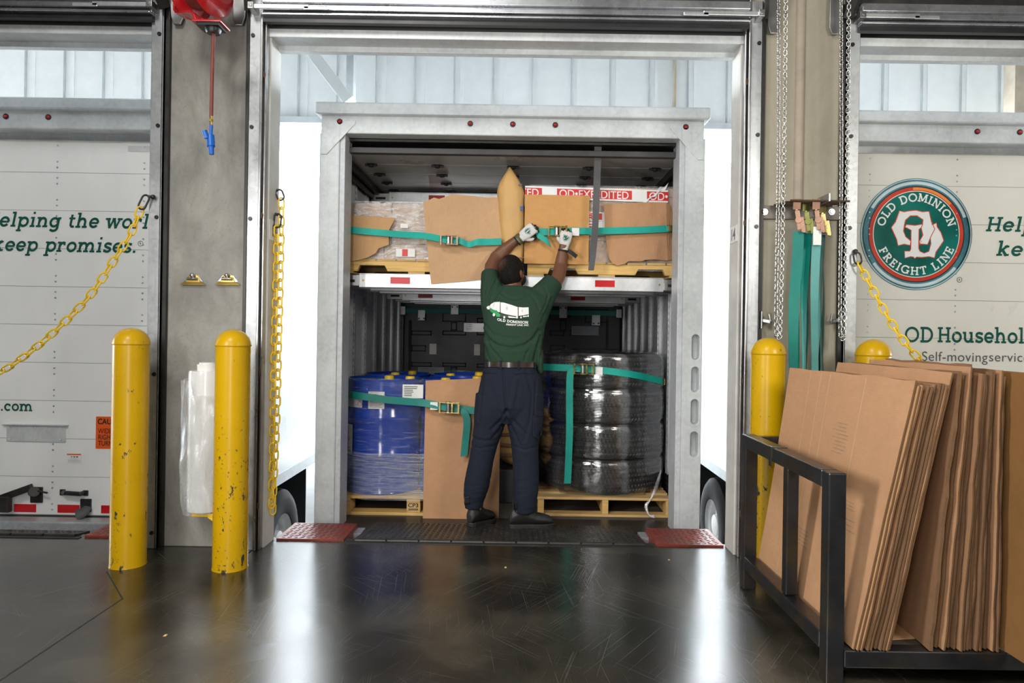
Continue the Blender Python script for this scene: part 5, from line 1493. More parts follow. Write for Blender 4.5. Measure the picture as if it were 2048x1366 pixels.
for i in range(nv+1):
    v = i/nv; rings.append([(tread(2*PI*j/nt, v)*math.cos(2*PI*j/nt), tread(2*PI*j/nt, v)*math.sin(2*PI*j/nt), 0.018 + (TH-0.036)*v) for j in range(nt)])
for rr, zz in inner[::-1]: rings.append([(rr*math.cos(2*PI*j/nt), rr*math.sin(2*PI*j/nt), TH-zz) for j in range(nt)])
b.rings(rings, closed=True)
ty0 = b.build('tyre', M['tyre'], local=True, smooth=True, sharp=40)
for k, (dx, dy, lab) in enumerate(((0.0, 0.0, 'bottom truck tyre of the stack, on the pallet'), (0.012, 0.01, 'second truck tyre from the bottom of the stack'), (0.006, 0.0, 'third truck tyre from the bottom, below the topmost one'), (-0.004, 0.01, 'topmost truck tyre of the stack, under the teal strap'))):
    o = ty0 if k == 0 else ty0.copy()
    if k: C.objects.link(o)
    o.location = (TC[0]+dx, TC[1]+dy, TZ + k*(TH+0.001)); o.rotation_euler = (0, 0, 0.4*k); tag(o, lab, 'tyre', 'truck tyres stacked in stretch film')
fw = thing('stretch_wrap', (TC[0], TC[1], TZ), 'glossy stretch film wound around the stack of tyres', 'stretch film', 'stretch film on the loads')
def tyf(u, v):
    z = -0.006 + (4*TH + 0.012)*u; q = (u*4) % 1.0; a = 2*PI*v
    r = TR_ + 0.007 - 0.014*abs(2*q-1)**8 + 0.004*noise.noise(V((math.cos(a)*4, math.sin(a)*4, u*14)))
    return (TC[0] + r*math.cos(a), TC[1] + r*math.sin(a), TZ + z)
M['filmt'] = m_film('stretch_film_tyres', 0.035, (1.2, 1.2, 10), 4.0, 0.08, (0.55, 0.56, 0.57), 0.20, 0.10)
b = B(); b.grid(tyf, 64, 140); b.build('film', M['filmt'], fw, smooth=True)
def topf(u, v):
    a = 2*PI*v; r = (TR_ + 0.004)*(1-u) + 0.30*u
    return (TC[0] + r*math.cos(a), TC[1] + r*math.sin(a), TZ + 4*TH + 0.006 + 0.022*u + 0.008*noise.noise(V((math.cos(a)*3, math.sin(a)*3, u*4))))
b = B(); b.grid(topf, 8, 90); b.build('top_film', M['filmt'], fw, smooth=True)
b = B(); b.tube(bez([P(1322, 940, 5.12), P(1312, 975, 5.02), P(1300, 1000, 4.985), P(1292, 1012, 4.98), P(1298, 1030, 4.96), P(1310, 1033, 4.95)], 16), [(0.004 + 0.010*abs(math.sin(k*0.5)), 0.003) for k in range(17)], 6); b.build('film_tail', M['bag'], fw, smooth=True)

# ------------------------------------------------------------------ tall cardboard sheet in front of the drums
xa, xm, xb_ = P(848, 900, 4.87).x, P(958, 900, 4.87).x, P(999, 900, 4.87).x
def cf(u, v):
    x = xa + (xb_-xa)*u
    y = 4.865 + 0.035*v + (0.0 if x < xm else (x-xm)*0.45) + 0.004*noise.noise(V((u*3, v*3, 1)))
    z = ZF + (0.985 + 0.03*u)*v
    return (x, y, z)
b = B(); b.slab(cf, 24, 14, 0.006, (0, 1, 0)); tag(b.build('cardboard_sheet', M['cardA']), 'tall folded cardboard sheet standing in front of the blue drums', 'cardboard', 'cardboard protecting the loads')

# ------------------------------------------------------------------ straps inside the trailer
def xstrap(pxs, Y, w=0.05, t=0.003, n=40, ys=None):
    pts = [P(x, y, (ys[i] if ys else Y)) for i, (x, y) in enumerate(pxs)]
    return bez(pts, n)
def strap(label, m, runs, rat=None, hooks=(), tails=(), tagp=None, rm='zinc', k=1.15):
    """runs: list of (points, widths)"""
    p0 = runs[0][0][0]
    t = thing('cargo_strap', p0, label, 'strap', 'teal cargo straps in the trailer')
    for pts, wd in list(runs) + list(tails):
        b = B(); b.ribbon(pts, wd, 0.0035); b.build('webbing', M[m], t, smooth=True, sharp=40)
    if rat is not None: ratchet(t, rat, Matrix((V((1, 0, 0.0)), V((0, -1, 0)), V((0, 0, 1)))).transposed(), k, rm)
    for h in hooks:
        b = B(); b.tube([h + V((-0.02, 0, -0.022)), h + V((0.02, 0, -0.022)), h + V((0.02, 0, 0.022)), h + V((-0.02, 0, 0.022))], 0.005, 8, closed=True); b.box(h + V((-0.012, -0.006, -0.018)), h + V((0.012, 0.006, 0.018))); b.build('hook', M['zinc'], t, bevel=0.001)
    if tagp is not None:
        b = B(); b.box(tagp + V((-0.026, -0.004, -0.03)), tagp + V((0.026, 0.0, 0.024))); b.build('label_tag', M['white_tag'], t)
    return t
UP = V((0, 0, 1))
def wv(n, w, tw=0.0): return [V((0, math.sin(tw*math.sin(PI*k/n)), math.cos(tw*math.sin(PI*k/n))))*w for k in range(n+1)]
YF = 4.835
# lower left strap across the drums
r1 = xstrap([(682, 786), (720, 792), (780, 800), (848, 806), (897, 815), (955, 822), (985, 825)], 0, ys=[5.02, 4.905, 4.91, YF, YF, YF, 4.86])
tl = bez([P(918, 818, YF-0.012), P(929, 826, YF-0.022), P(934, 845, YF-0.022), P(931, 880, YF-0.02), P(928, 912, YF-0.018)], 20)
strap('teal strap across the blue drums and the tall cardboard sheet', 'tealdark', [(r1, wv(40, 0.052, 0.25))], P(897, 815, YF-0.004), (P(694, 790, 4.95),), [(tl, [V((0.050, 0.004*math.sin(k*0.6), 0.012)) for k in range(21)])], P(868, 811, YF-0.004))
# lower right strap across the tyres
YT = 4.982
r1 = xstrap([(1048, 731), (1090, 734), (1140, 736), (1165, 738), (1215, 742), (1270, 750), (1318, 761), (1326, 763)], 0, ys=[5.18, 5.06, 5.0, YT, YT+0.005, 5.03, 5.16, 5.2])
tl = bez([P(1150, 736, YT-0.012), P(1141, 745, YT-0.02), P(1139, 790, YT-0.02), P(1139, 860, YT-0.018), P(1137, 920, YT-0.016), P(1135, 967, YT-0.014)], 26)
strap('teal strap around the wrapped tyres with a long tail hanging down', 'teal', [(r1, wv(40, 0.050, 0.2))], P(1165, 738, YT-0.006), (P(1324, 763, 5.2),), [(tl, [V((0.050, 0.006*math.sin(k*0.4), 0.002)) for k in range(27)])], P(1198, 741, YT-0.008))
# upper left strap
YU = 4.815
r1 = xstrap([(681, 459), (700, 460), (790, 468), (850, 472), (897, 481), (920, 482)], 0, ys=[4.88, 4.855, 4.85, YU, YU, YU])
r2 = bez([P(905, 481, YU-0.004), P(925, 484, YU-0.012), P(938, 489, YU-0.006), P(955, 484, YU-0.018), P(975, 484, YU-0.006), P(1003, 483, YU)], 30)
w2 = [V((0, 0.5*math.sin(k*0.55)*(1 - k/30), 1)).normalized()*(0.048 - 0.012*abs(math.sin(k*0.42))*(1-k/30)) for k in range(31)]
strap('teal strap with a twisted tail across the leaning torn cardboard', 'teal', [(r1, wv(40, 0.050, 0.35))], P(897, 481, YU-0.004), (), [(r2, w2)], rm='zincpink', k=1.0)
# upper right strap, held by the worker
YH = 4.825
r1 = xstrap([(1071, 464), (1090, 464), (1113, 463), (1150, 462), (1200, 462), (1280, 460), (1340, 457), (1352, 456)], 0, ys=[YH, YH, YH, YH, YH, 4.84, 4.86, 4.95])
tl = bez([P(1072, 468, YH-0.012), P(1082, 474, YH-0.022), P(1094, 482, YH-0.025), P(1099, 487, YH-0.02)], 12)
strap('teal strap the worker is tightening across the upper cartons', 'teal', [(r1, wv(40, 0.050, 0.25))], P(1113, 463, YH-0.006), (P(1340, 457, 4.855),), [(tl, [V((-0.02, 0.006, 0.056)) for k in range(13)])], P(1151, 463, YH-0.006), k=1.05)

# ------------------------------------------------------------------ decking beams
def beam(Y, z, label, hgt=0.100, red=(-0.86, 0.60)):
    t = thing('decking_beam', (-0.07, Y, z), label, 'beam', 'aluminium decking beams')
    b = B(); b.box((-1.155, Y-0.03, z), (1.02, Y+0.03, z+hgt)); b.box((-1.155, Y-0.034, z+hgt-0.008), (1.02, Y+0.034, z+hgt)); b.build('beam_body', M['alu'], t, bevel=0.003)
    for s, x0, x1 in ((-1, -1.155, IX0+0.03), (1, 1.02, IX1-0.03)):
        b = B(); b.box((x0, Y-0.026, z+0.010), (x1, Y+0.026, z+hgt-0.012)); p = b.build('end_fitting', M['steel'], t, bevel=0.003)
        b = B(); b.box((x0+s*0.03, Y-0.028, z+0.035), (x1-s*0.04, Y-0.025, z+0.055)); b.build('latch_slot', M['blkgroove'], p)
        b = B(); b.cyl((x0-s*0.03, Y-0.032, z+0.05), (x0-s*0.03, Y-0.028, z+0.05), 0.008, n=10); b.build('pin', M['brass'], t)
    for x in red:
        b = B(); b.box((x-0.07, Y-0.0325, z+0.028), (x+0.07, Y-0.0300, z+0.076)); b.build('reflector', M['red'], t)
    return t
bm_ = beam(4.90, 1.566, 'front aluminium decking beam under the upper pallets, red reflectors on its face')
b = B()
for k in range(3): b.box((P(969+k*3, 560, 4.86).x, 4.866, 1.585), (P(970.4+k*3, 560, 4.86).x, 4.868, 1.635))
b.build('blue_print', mat('blue_print', (0.10, 0.12, 0.42), 0.5), bm_)
beam(5.27, 1.566, 'second decking beam, just behind the front beam', red=(-0.84, 0.62))
beam(5.62, 1.566, 'third decking beam from the trailer opening', red=(-0.88, 0.58))
beam(6.70, 1.560, 'fourth decking beam, above the black bulkhead', red=(-0.93, 0.56))
beam(7.15, 1.560, 'decking beam next to the farthest one', red=(-0.80, 0.60))
beam(7.48, 1.560, 'farthest decking beam, right in front of the black bulkhead', red=(-0.85, 0.55))
beam(5.95, 2.365, 'spare decking beam stored high under the raised door', red=(-0.74, 0.60))

# ------------------------------------------------------------------ black bulkhead with its strap
bk = thing('bulkhead_panel', (-0.1, 7.6, ZF), 'black moulded plastic bulkhead closing off the trailer behind the load', 'bulkhead')
YB = 7.62; bx0, bx1 = P(806, 650, YB).x, P(1242, 650, YB).x
b = B(); b.box((bx0, YB, ZF), (bx1, YB+0.08, 1.62)); b.build('panel', M['blkplastic'], bk, bevel=0.02, seg=3)
b = B()
def pxr(b, x0, y0, x1, y1, Y, t, hollow=0.0):
    a, c = P(x0, y0, Y), P(x1, y1, Y)
    if not hollow: b.box((a.x, Y-t, c.z), (c.x, Y, a.z)); return
    h = hollow
    b.box((a.x, Y-t, c.z), (c.x, Y, c.z+h)); b.box((a.x, Y-t, a.z-h), (c.x, Y, a.z)); b.box((a.x, Y-t, c.z), (a.x+h, Y, a.z)); b.box((c.x-h, Y-t, c.z), (c.x, Y, a.z))
for r in ((823, 661, 863, 671), (885, 661, 932, 671), (902, 644, 914, 661), (885, 625, 932, 644), (823, 690, 852, 703), (823, 724, 863, 734), (885, 725, 932, 734), (902, 734, 914, 748), (954, 636, 990, 646), (954, 661, 990, 671), (954, 727, 990, 736), (1100, 661, 1128, 672), (1120, 640, 1132, 661), (1140, 660, 1190, 672), (1100, 627, 1128, 640), (1170, 618, 1215, 646), (1100, 690, 1130, 702)):
    b = B(); pxr(b, *r, YB+0.001, 0.004, 0.012); b.build('recess_outline', M['blkgroove'], bk)
for r in ((818, 640, 822, 760), (1212, 640, 1216, 700)):
    b = B(); pxr(b, *r, YB+0.001, 0.006); b.build('rib', M['blkgroove'], bk)
for r in ((859, 687, 873, 709), (948, 688, 960, 711)):
    b = B(); pxr(b, *r, YB+0.001, 0.008); b.build('catch', M['plate'], bk, bevel=0.004)
for r, lab in (((928, 646, 968, 664), 0), ((836, 734, 888, 748), 0), ((1143, 652, 1197, 671), 0)):
    b = B(); pxr(b, *r, YB-0.006, 0.003); p = b.build('clear_label', mat('clear_label', (0.20, 0.215, 0.24), 0.2), bk)
    b = B()
    for k in range(4): pxr(b, r[0]+3, r[1]+3+k*3.4, r[0]+3+(r[2]-r[0])*0.35, r[1]+4+k*3.4, YB-0.009, 0.001)
    b.build('small_print', M['txtgrey'], p)
st_ = thing('cargo_strap', (-0.1, 7.5, 1.45), 'far teal strap stretched across the black bulkhead', 'strap', 'teal cargo straps in the trailer')
b = B(); b.ribbon([P(808, 621, 7.53), P(920, 622, 7.53), P(1040, 624, 7.53), P(1236, 627, 7.53)], (0, 0, 0.055), 0.004); b.build('webbing', M['tealdark'], st_)
for r in ((836, 620, 850, 641), (902, 610, 917, 629), (1119, 612, 1134, 636), (1184, 630, 1200, 651)):
    b = B(); pxr(b, *r, 7.52, 0.005); p = b.build('strap_plate', M['galv'], st_, bevel=0.004)
    b = B(); cx_ = (r[0]+r[2])/2
    for dx in (-5, 5): q = P(cx_+dx, r[3]-4 if r[1] > 615 else r[1]+4, 7.515); b.cyl(q, q - V((0, 0.004, 0)), 0.010, n=8)
    b.build('rivet', M['dark_steel'], p)
for q in (P(806, 621, 7.53), P(1238, 627, 7.53)):
    b = B(); b.box(q + V((-0.03, -0.02, -0.05)), q + V((0.03, 0.02, 0.05))); b.build('hook', M['steel'], st_, bevel=0.006)

# ------------------------------------------------------------------ strapped tan bale between the loads
bc = P(1040, 872, 5.55)
pb = tag(B().box((bc.x-0.22, 5.35, ZF), (bc.x+0.13, 5.80, bc.z-0.235)).build('crate', M['blkplastic'], bevel=0.01), 'low black crate on the trailer floor behind the worker', 'crate')
bt = thing('kraft_bale', (bc.x, 5.55, bc.z-0.235), 'rounded tan kraft bale with dark bands seen between the worker\'s legs', 'bale')
b = B(); b.ball(bc - V((0.03, 0, 0)), (0.20, 0.20, 0.235), n=32, m=20); b.build('wrapping', M['kraft'], bt, smooth=True)
for dz, tl_ in ((0.11, 0.3), (0.02, -0.15), (-0.07, 0.25), (-0.14, -0.1)):
    rr = 0.202*math.sqrt(max(0.05, 1-(dz/0.235)**2)) + 0.003
    b = B(); b.lathe([(rr, dz-0.014), (rr+0.003, dz-0.012), (rr+0.003, dz+0.012), (rr, dz+0.014)], bc - V((0.03, 0, 0)), frame((tl_*0.3, 0.1, 1)), 36, caps=False); b.build('band', M['cardC'], bt, smooth=True)

# ------------------------------------------------------------------ upper cartons
def carton(x0, x1, y0, y1, z0, z1, label, group, m='carton', tape=True):
    t = thing('carton', ((x0+x1)/2, (y0+y1)/2, z0), label, 'carton', group)
    b = B(); b.box((x0+0.003, y0, z0+0.001), (x1-0.003, y1, z1-0.001)); b.build('box', M[m], t, bevel=0.004)
    if tape:
        b = B(); xm = (x0+x1)/2; b.box((xm-0.028, y0-0.0012, z0+0.002), (xm+0.028, y0, z1-0.002)); b.build('packing_tape', mat('packing_tape', (0.50, 0.38, 0.27), 0.25), t)
    return t
GU = 'wrapped cartons on the upper left pallet'
zr = [UZ+0.106, 1.885, 1.985, 2.085, 2.18]
names = ('bottom', 'second', 'third', 'top')
for i in range(4):
    off = 0.05*(i % 2)
    carton(-1.30, -0.99+off, 4.925+0.004*i, 5.45, zr[i], zr[i+1], '%s-row carton at the left trailer wall, under stretch film' % names[i], GU, tape=i != 3)
    carton(-0.99+off, -0.62+off*0.5, 4.925+0.004*i, 5.45, zr[i], zr[i+1], '%s-row carton beside the leaning torn cardboard, under stretch film' % names[i], GU)
carton(-0.59, -0.20, 4.93, 5.45, zr[0], 2.19, 'tall carton hidden behind the large leaning cardboard', GU, tape=False)
wl_ = thing('stretch_wrap', (-0.75, 4.92, zr[0]), 'shiny stretch film over the cartons on the upper left pallet', 'stretch film', 'stretch film on the loads')
b = B(); b.grid(lambda u, v: (-1.315+1.12*v, 4.914 - 0.006 + 0.008*noise.noise(V((u*5, v*14, 2))) + 0.02*max(0, u-0.9)*10*0.1, zr[0]-0.02 + 0.435*u), 26, 60)
b.build('film', m_film('stretch_film_cartons', 0.40, (5, 1, 12), 4.0, 0.2), wl_, smooth=True)
b = B(); b.box((P(742, 440, 4.905).x, 4.900, P(742, 445, 4.9).z), (P(762, 440, 4.9).x, 4.902, P(742, 436, 4.9).z)); pxbox(b, 801, 447, 816, 456, 4.900, 4.902)
b.build('label', M['white_tag'], wl_)
c0, c1 = P(792, 497, 4.9), P(830, 514, 4.9)
b = B(); b.box((c0.x, 4.900, c1.z), (c1.x, 4.902, c0.z)); p = b.build('address_label', M['white_tag'], wl_)
b = B(); b.box((c0.x+0.045, 4.898, c1.z+0.004), (c0.x+0.085, 4.900, c0.z-0.004)); b.build('red_print', M['txtred'], p)

def poly_sheet(pxs, Yf, m, label, t=0.006, sub=5, warp=0.006, seed=0):
    """cardboard cut to an outline; Yf(x_px, y_px) gives its distance"""
    pts = [P(x, y, Yf(x, y)) for x, y in pxs]
    bm = bmesh.new(); vs = [bm.verts.new(p) for p in pts]; f = bm.faces.new(vs)
    bmesh.ops.triangulate(bm, faces=[f])
    bmesh.ops.subdivide_edges(bm, edges=bm.edges[:], cuts=sub, use_grid_fill=True, use_single_edge=True)
    for v in bm.verts:
        v.co.y += warp*noise.noise(V((v.co.x*5+seed, v.co.z*5, seed))) + warp*0.4*noise.noise(V((v.co.x*18, v.co.z*18, seed)))
    ret = bmesh.ops.extrude_face_region(bm, geom=bm.faces[:])
    for v in [g for g in ret['geom'] if isinstance(g, bmesh.types.BMVert)]: v.co.y += t
    bmesh.ops.recalc_face_normals(bm, faces=bm.faces)
    me = bpy.data.meshes.new('cardboard_sheet'); bm.to_mesh(me); bm.free()
    c = V((sum(p.x for p in pts)/len(pts), sum(p.y for p in pts)/len(pts), min(p.z for p in pts)))
    for v in me.vertices: v.co -= c
    o = bpy.data.objects.new('cardboard_sheet', me); C.objects.link(o); o.location = c; me.materials.append(M[m])
    return tag(o, label, 'cardboard', 'cardboard protecting the loads')
poly_sheet([(690, 430), (720, 432), (755, 433), (791, 436), (785, 446), (777, 462), (776, 480), (778, 489), (770, 492), (757, 497), (752, 506), (744, 510), (736, 515), (722, 519), (702, 523), (681, 521), (684, 480)],
           lambda x, y: 4.868, 'cardB', 'small torn cardboard piece by the left trailer post', warp=0.008, seed=1)
poly_sheet([(846, 404), (860, 399), (868, 395), (878, 398), (890, 394), (905, 388), (925, 390), (945, 392), (975, 395), (1002, 394), (1004, 440), (1003, 490), (994, 530), (984, 545), (970, 559), (930, 563), (862, 568), (858, 530), (852, 470)],
           lambda x, y: 4.89 - 0.045*(y-390)/180, 'cardU', 'large leaning cardboard with a ragged top edge, strapped beside the kraft bag', warp=0.006, seed=2)
poly_sheet([(1208, 408), (1250, 407), (1300, 404), (1332, 405), (1341, 412), (1345, 440), (1348, 480), (1351, 518), (1335, 521), (1310, 519), (1290, 520), (1282, 523), (1278, 519), (1258, 522), (1248, 528), (1236, 531), (1225, 527), (1219, 518), (1214, 500), (1210, 460)],
           lambda x, y: 4.872 + (0.05*max(0, (x-1330)/20)), 'cardA', 'crumpled cardboard with a buckled bottom edge near the right trailer post', warp=0.014, seed=3)

# right cartons, plain panel, printed tape
GR = 'taped cartons on the upper right pallet'
zr2 = [UZ+0.106, 1.93, 2.10, 2.255, 2.32]
for i in range(4):
    if i: carton(0.06, 0.52, 4.93+0.004*(i == 3), 5.4, zr2[i], zr2[i+1], '%s carton behind the plain cardboard panel held by the strap' % ('lower', 'second-layer', 'third-layer', 'topmost')[i], GR, tape=False)
    carton(0.52, 0.84 if i % 2 else 0.90, 4.93+0.004*(i == 3), 5.4, zr2[i], zr2[i+1], '%s carton beside the grey hanging strap, on the taped load' % ('lowest', 'second-layer', 'third-layer', 'topmost')[i], GR, tape=False)
    carton(0.84 if i % 2 else 0.90, 1.165, 4.93+0.004*(i == 3), 5.4, zr2[i], zr2[i+1], '%s carton by the right trailer wall, on the taped load' % ('lowest', 'second-layer', 'third-layer', 'topmost')[i], GR, tape=False)
x0, x1 = P(1049, 450, 4.86).x, P(1178, 450, 4.86).x; z0, z1 = P(1110, 528, 4.86).z, P(1110, 390, 4.86).z
b = B(); b.slab(lambda u, v: (x0 + (x1-x0)*u, 4.858 + 0.004*noise.noise(V((u*3, v*3, 7))), z0 + (z1-z0)*v), 8, 8, 0.008, (0, 1, 0)); tag(b.build('cardboard_sheet', M['cardO_shade2'] if 'cardO_shade2' in M else M['cardB']), 'plain square cardboard panel the worker is strapping', 'cardboard', 'cardboard protecting the loads')
YP = 4.898
tp = thing('printed_tape', P(1190, 390, YP), 'white tape with red blocks of lettering around the upper cartons', 'tape')
def clip_x(b, xa, xb):
    bm = bmesh.new(); vs = [bm.verts.new(v) for v in b.v]
    for f in b.f:
        try: bm.faces.new([vs[i] for i in f])
        except ValueError: pass
    for x, nx in ((xa, -1), (xb, 1)):
        bmesh.ops.bisect_plane(bm, geom=bm.verts[:] + bm.edges[:] + bm.faces[:], plane_co=(x, 0, 0), plane_no=(nx, 0, 0), clear_outer=True)
    bm.verts.index_update(); b.v = [V(v.co) for v in bm.verts]; b.f = [[v.index for v in f.verts] for f in bm.faces]; b.m = [0]*len(b.f); bm.free()
def tape_strip(x0, y0, x1, y1, h, reps, name='tape', off=0.0, txt='OD\u2022EXPEDITED', start=0.0, Y=YP, bl=150.0, gap=30.0):
    """band from pixel (x0,y0) to (x1,y1) (its centre line), h pixels high, with red text blocks"""
    L = math.hypot(x1-x0, y1-y0); ux, uy = (x1-x0)/L, (y1-y0)/L
    def at(s, q, d=0.0): p = P(x0 + ux*s - uy*q*-1*0, y0 + uy*s + q, Y); return (p.x, Y-d, p.z)
    b = B(); b.add([at(0, h/2), at(L, h/2), at(L, -h/2), at(0, -h/2)], [(0, 1, 2, 3)]); 
    me = b.build(name, M['txtwhite'], tp)
    s = start
    while s < L:
        a, e = max(0, s), min(L, s+bl)
        if e - a > 4:
            b = B(); b.add([at(a, h*0.36, 0.0006), at(e, h*0.36, 0.0006), at(e, -h*0.36, 0.0006), at(a, -h*0.36, 0.0006)], [(0, 1, 2, 3)]); b.build('red_block', M['txtred'], me)
            sc = h*0.62/0.72; wtx = 7.1*sc
            b = B()
            font_text(b, txt, lambda x, y, s=s: at(s + 4 + x*sc*(bl-8)/wtx, h*0.31 - y*sc, 0.0012), 0.006)
            clip_x(b, at(max(a, 0), 0)[0], at(min(e, L), 0)[0]); b.build('tape_lettering', M['txtwhite'], me)
        s += bl + gap
    return me
tape_strip(1050, 384, 1336, 393, 25, 2, start=-134+18)
tape_strip(1174, 432, 1216, 434, 18, 1, start=-120, Y=YP)
tape_strip(1174, 458, 1216, 456, 28, 1, start=-128, Y=YP)
wr2 = thing('stretch_wrap', (0.6, 4.92, zr2[0]), 'stretch film over the taped cartons on the upper right pallet', 'stretch film', 'stretch film on the loads')
b = B(); b.grid(lambda u, v: (0.05+1.125*v, 4.908 + 0.006*noise.noise(V((u*5, v*14, 5))), zr2[0]-0.06 + 0.61*u), 22, 50)
b.build('film', m_film('stretch_film_upper', 0.16, (5, 1, 9), 4.0, 0.2), wr2, smooth=True)
b = B(); b.ribbon(bez([P(1285, 405, 4.905), P(1305, 392, 4.895), P(1320, 380, 4.90), P(1334, 374, 4.91)], 14), [V((0.03, 0.02, 0.05 + 0.02*math.sin(k))) for k in range(15)], 0.002); b.build('loose_film', M['txtwhite'], wr2, smooth=True)

# ------------------------------------------------------------------ kraft paper dunnage bag
db = thing('dunnage_bag', P(1024, 525, 4.90), 'tall tan kraft paper air bag wedged between the two upper loads', 'air bag')
prof = [(334, 1019, 1.5), (342, 1020, 6), (352, 1020, 13), (364, 1020, 20), (376, 1020.5, 25.5), (386, 1021.5, 28), (394, 1022, 27.2), (402, 1022.5, 26), (430, 1023, 26.2), (460, 1024, 25.6), (490, 1025.5, 24), (510, 1027, 21.5), (522, 1028, 19), (530, 1028, 17)]
rs_ = []
for y, cx_, hw in prof:
    c = P(cx_, y, 4.905); hw_m = hw*4.9/FPX; dp = 0.075*math.sqrt(hw/28)
    rs_.append([c + V((math.copysign(abs(math.cos(2*PI*j/28))**0.8, math.cos(2*PI*j/28))*hw_m, math.sin(2*PI*j/28)*dp*(1 + 0.06*math.sin(j*2.1 + y)), 0.006*noise.noise(V((j*0.9, y*0.05, 1))))) for j in range(28)])
b = B(); b.rings(rs_); b.build('paper_body', M['kraft'], db, smooth=True, subsurf=1)
b = B(); pxbox(b, 1003, 514, 1048, 516, 4.826, 4.83); b.build('seam_fold', M['cardC'], db)
b = B(); pxbox(b, 1037, 368, 1044, 371, 4.838, 4.842); b.build('blue_mark', M['txtgrey'], db); b = B(); pxbox(b, 1041, 412, 1046, 421, 4.838, 4.842); b.build('blue_mark', mat('blue_ink', (0.03, 0.10, 0.28), 0.6), db)
# ================================================================== THE WORKER
from mathutils.bvhtree import BVHTree
def proj(p):
    """photo pixel of a point"""
    u, v = p.x*FPX/p.y, (CAMH - p.z)*FPX/p.y
    return AX + u*_cr - v*_sr, AY + u*_sr + v*_cr
def tube_secs(pts, n=20):
    """(px, py, Y, half_width_px, half_depth_m) from one end to the other; sections square to the path"""
    c = [P(a[0], a[1], a[2]) for a in pts]; secs = []
    for i, a in enumerate(pts):
        d = (c[min(i+1, len(c)-1)] - c[max(i-1, 0)]).normalized()
        side = d.cross(V((0, -1, 0)))
        if side.length < 0.2: side = V((1, 0, 0))
        secs.append((c[i], a[3]*a[2]/FPX, a[4], d, side))
    return secs
def up_secs(pts):
    return [(P(a[0], a[1], a[2]), a[3]*a[2]/FPX, a[4], V((0, 0, 1)), V((1, 0, 0))) for a in pts]

# --- body (one continuous skin), partly under the clothes
b = B()
torso = [(1022, 830, 4.60, 50, .085), (1022, 760, 4.60, 50, .10), (1024, 722, 4.60, 46, .095), (1027, 690, 4.61, 48, .095), (1029, 650, 4.62, 53, .105), (1033, 615, 4.64, 58, .105), (1036, 592, 4.66, 56, .085), (1030, 578, 4.67, 36, .06)]
b.loft(up_secs(torso), 24)
for leg in ([(985, 815, 4.60, 25, .075), (973, 880, 4.60, 20, .062), (962, 930, 4.60, 18, .058), (953, 975, 4.605, 14, .045), (949, 1016, 4.615, 9, .028)],
            [(1045, 815, 4.59, 26, .075), (1049, 880, 4.57, 20, .062), (1051, 930, 4.56, 18, .058), (1050, 975, 4.555, 14, .045), (1044, 1020, 4.555, 9, .028)]):
    b.loft(tube_secs(leg), 18)
armL = [(1004, 606, 4.66, 20, .06), (988, 580, 4.68, 17, .056), (982, 552, 4.72, 15.5, .052), (984, 533, 4.78, 15, .050), (994, 515, 4.83, 14.5, .047), (1011, 498, 4.835, 12.5, .042), (1025, 486, 4.81, 9.8, .034), (1034, 479, 4.80, 8.5, .028), (1043, 472, 4.795, 9, .024)]
armR = [(1068, 610, 4.66, 22, .06), (1090, 589, 4.68, 18, .056), (1106, 572, 4.71, 15, .052), (1117, 554, 4.76, 13.8, .050), (1121.5, 532, 4.81, 13.3, .046), (1123.5, 515, 4.815, 11.5, .040), (1125.5, 500, 4.80, 9.0, .030), (1128, 488, 4.79, 9, .024)]
b.loft(tube_secs(armL), 18); b.loft(tube_secs(armR), 18)
HC = P(1023, 543, 4.69)
HR = Matrix.Rotation(-0.62, 3, 'Z') @ Matrix.Rotation(0.42, 3, 'X')
def hp(x, y, z): return HC + HR @ V((x, y, z))
nb = P(1028, 592, 4.67)
b.loft([(nb - V((0, 0, 0.03)), .085, .07, V((0, 0.1, 1)), V((1, 0, 0))), (nb + V((0, 0.005, 0.01)), .066, .062, V((0, 0.1, 1)), V((1, 0, 0))), (hp(0, -0.02, -0.07), .060, .060, V((0, 0, 1)), V((1, 0, 0))), (hp(0, -0.01, -0.02), .060, .066, V((0, 0, 1)), V((1, 0, 0)))], 22)
b.ball(hp(0, 0, 0), (.079, .099, .113), HR, 28, 18)
b.ball(hp(0, 0.042, -0.072), (.060, .052, .050), HR, 18, 12)
b.ball(hp(0, 0.078, -0.105), (.030, .026, .022), HR, 14, 10)
b.loft([(hp(0, 0.088, 0.028), .008, .010, HR @ V((0, .3, -1)), HR @ V((1, 0, 0))), (hp(0, 0.104, -0.005), .010, .012, HR @ V((0, .3, -1)), HR @ V((1, 0, 0))), (hp(0, 0.113, -0.024), .018, .014, HR @ V((0, .0, -1)), HR @ V((1, 0, 0))), (hp(0, 0.100, -0.034), .014, .012, HR @ V((0, -.4, -1)), HR @ V((1, 0, 0)))], 12)
b.ball(hp(0, 0.094, -0.055), (.026, .012, .007), HR, 14, 8); b.ball(hp(0, 0.092, -0.066), (.023, .012, .008), HR, 14, 8)
b.ball(hp(0, 0.086, 0.036), (.048, .014, .010), HR, 14, 8)
for s in (-1, 1):
    b.ball(hp(s*0.080, -0.002, -0.018), (.010, .020, .031), HR @ Matrix.Rotation(s*0.35, 3, 'Z'), 14, 10)
    b.ball(hp(s*0.083, -0.006, -0.038), (.007, .010, .012), HR, 10, 8)
body = b.build('person', M['skin'], origin=P(1000, 1052, 4.59))
voxel(body, 0.0055, 5)
tag(body, 'worker in a green tee and navy trousers, arms raised to tighten a strap', 'person')
bcs = body.location
for s in (-1, 1):
    b = B(); b.ball(hp(s*0.030, 0.083, 0.016), .0125, n=14, m=10); b.build('eye', M['white_tag'], body, smooth=True)

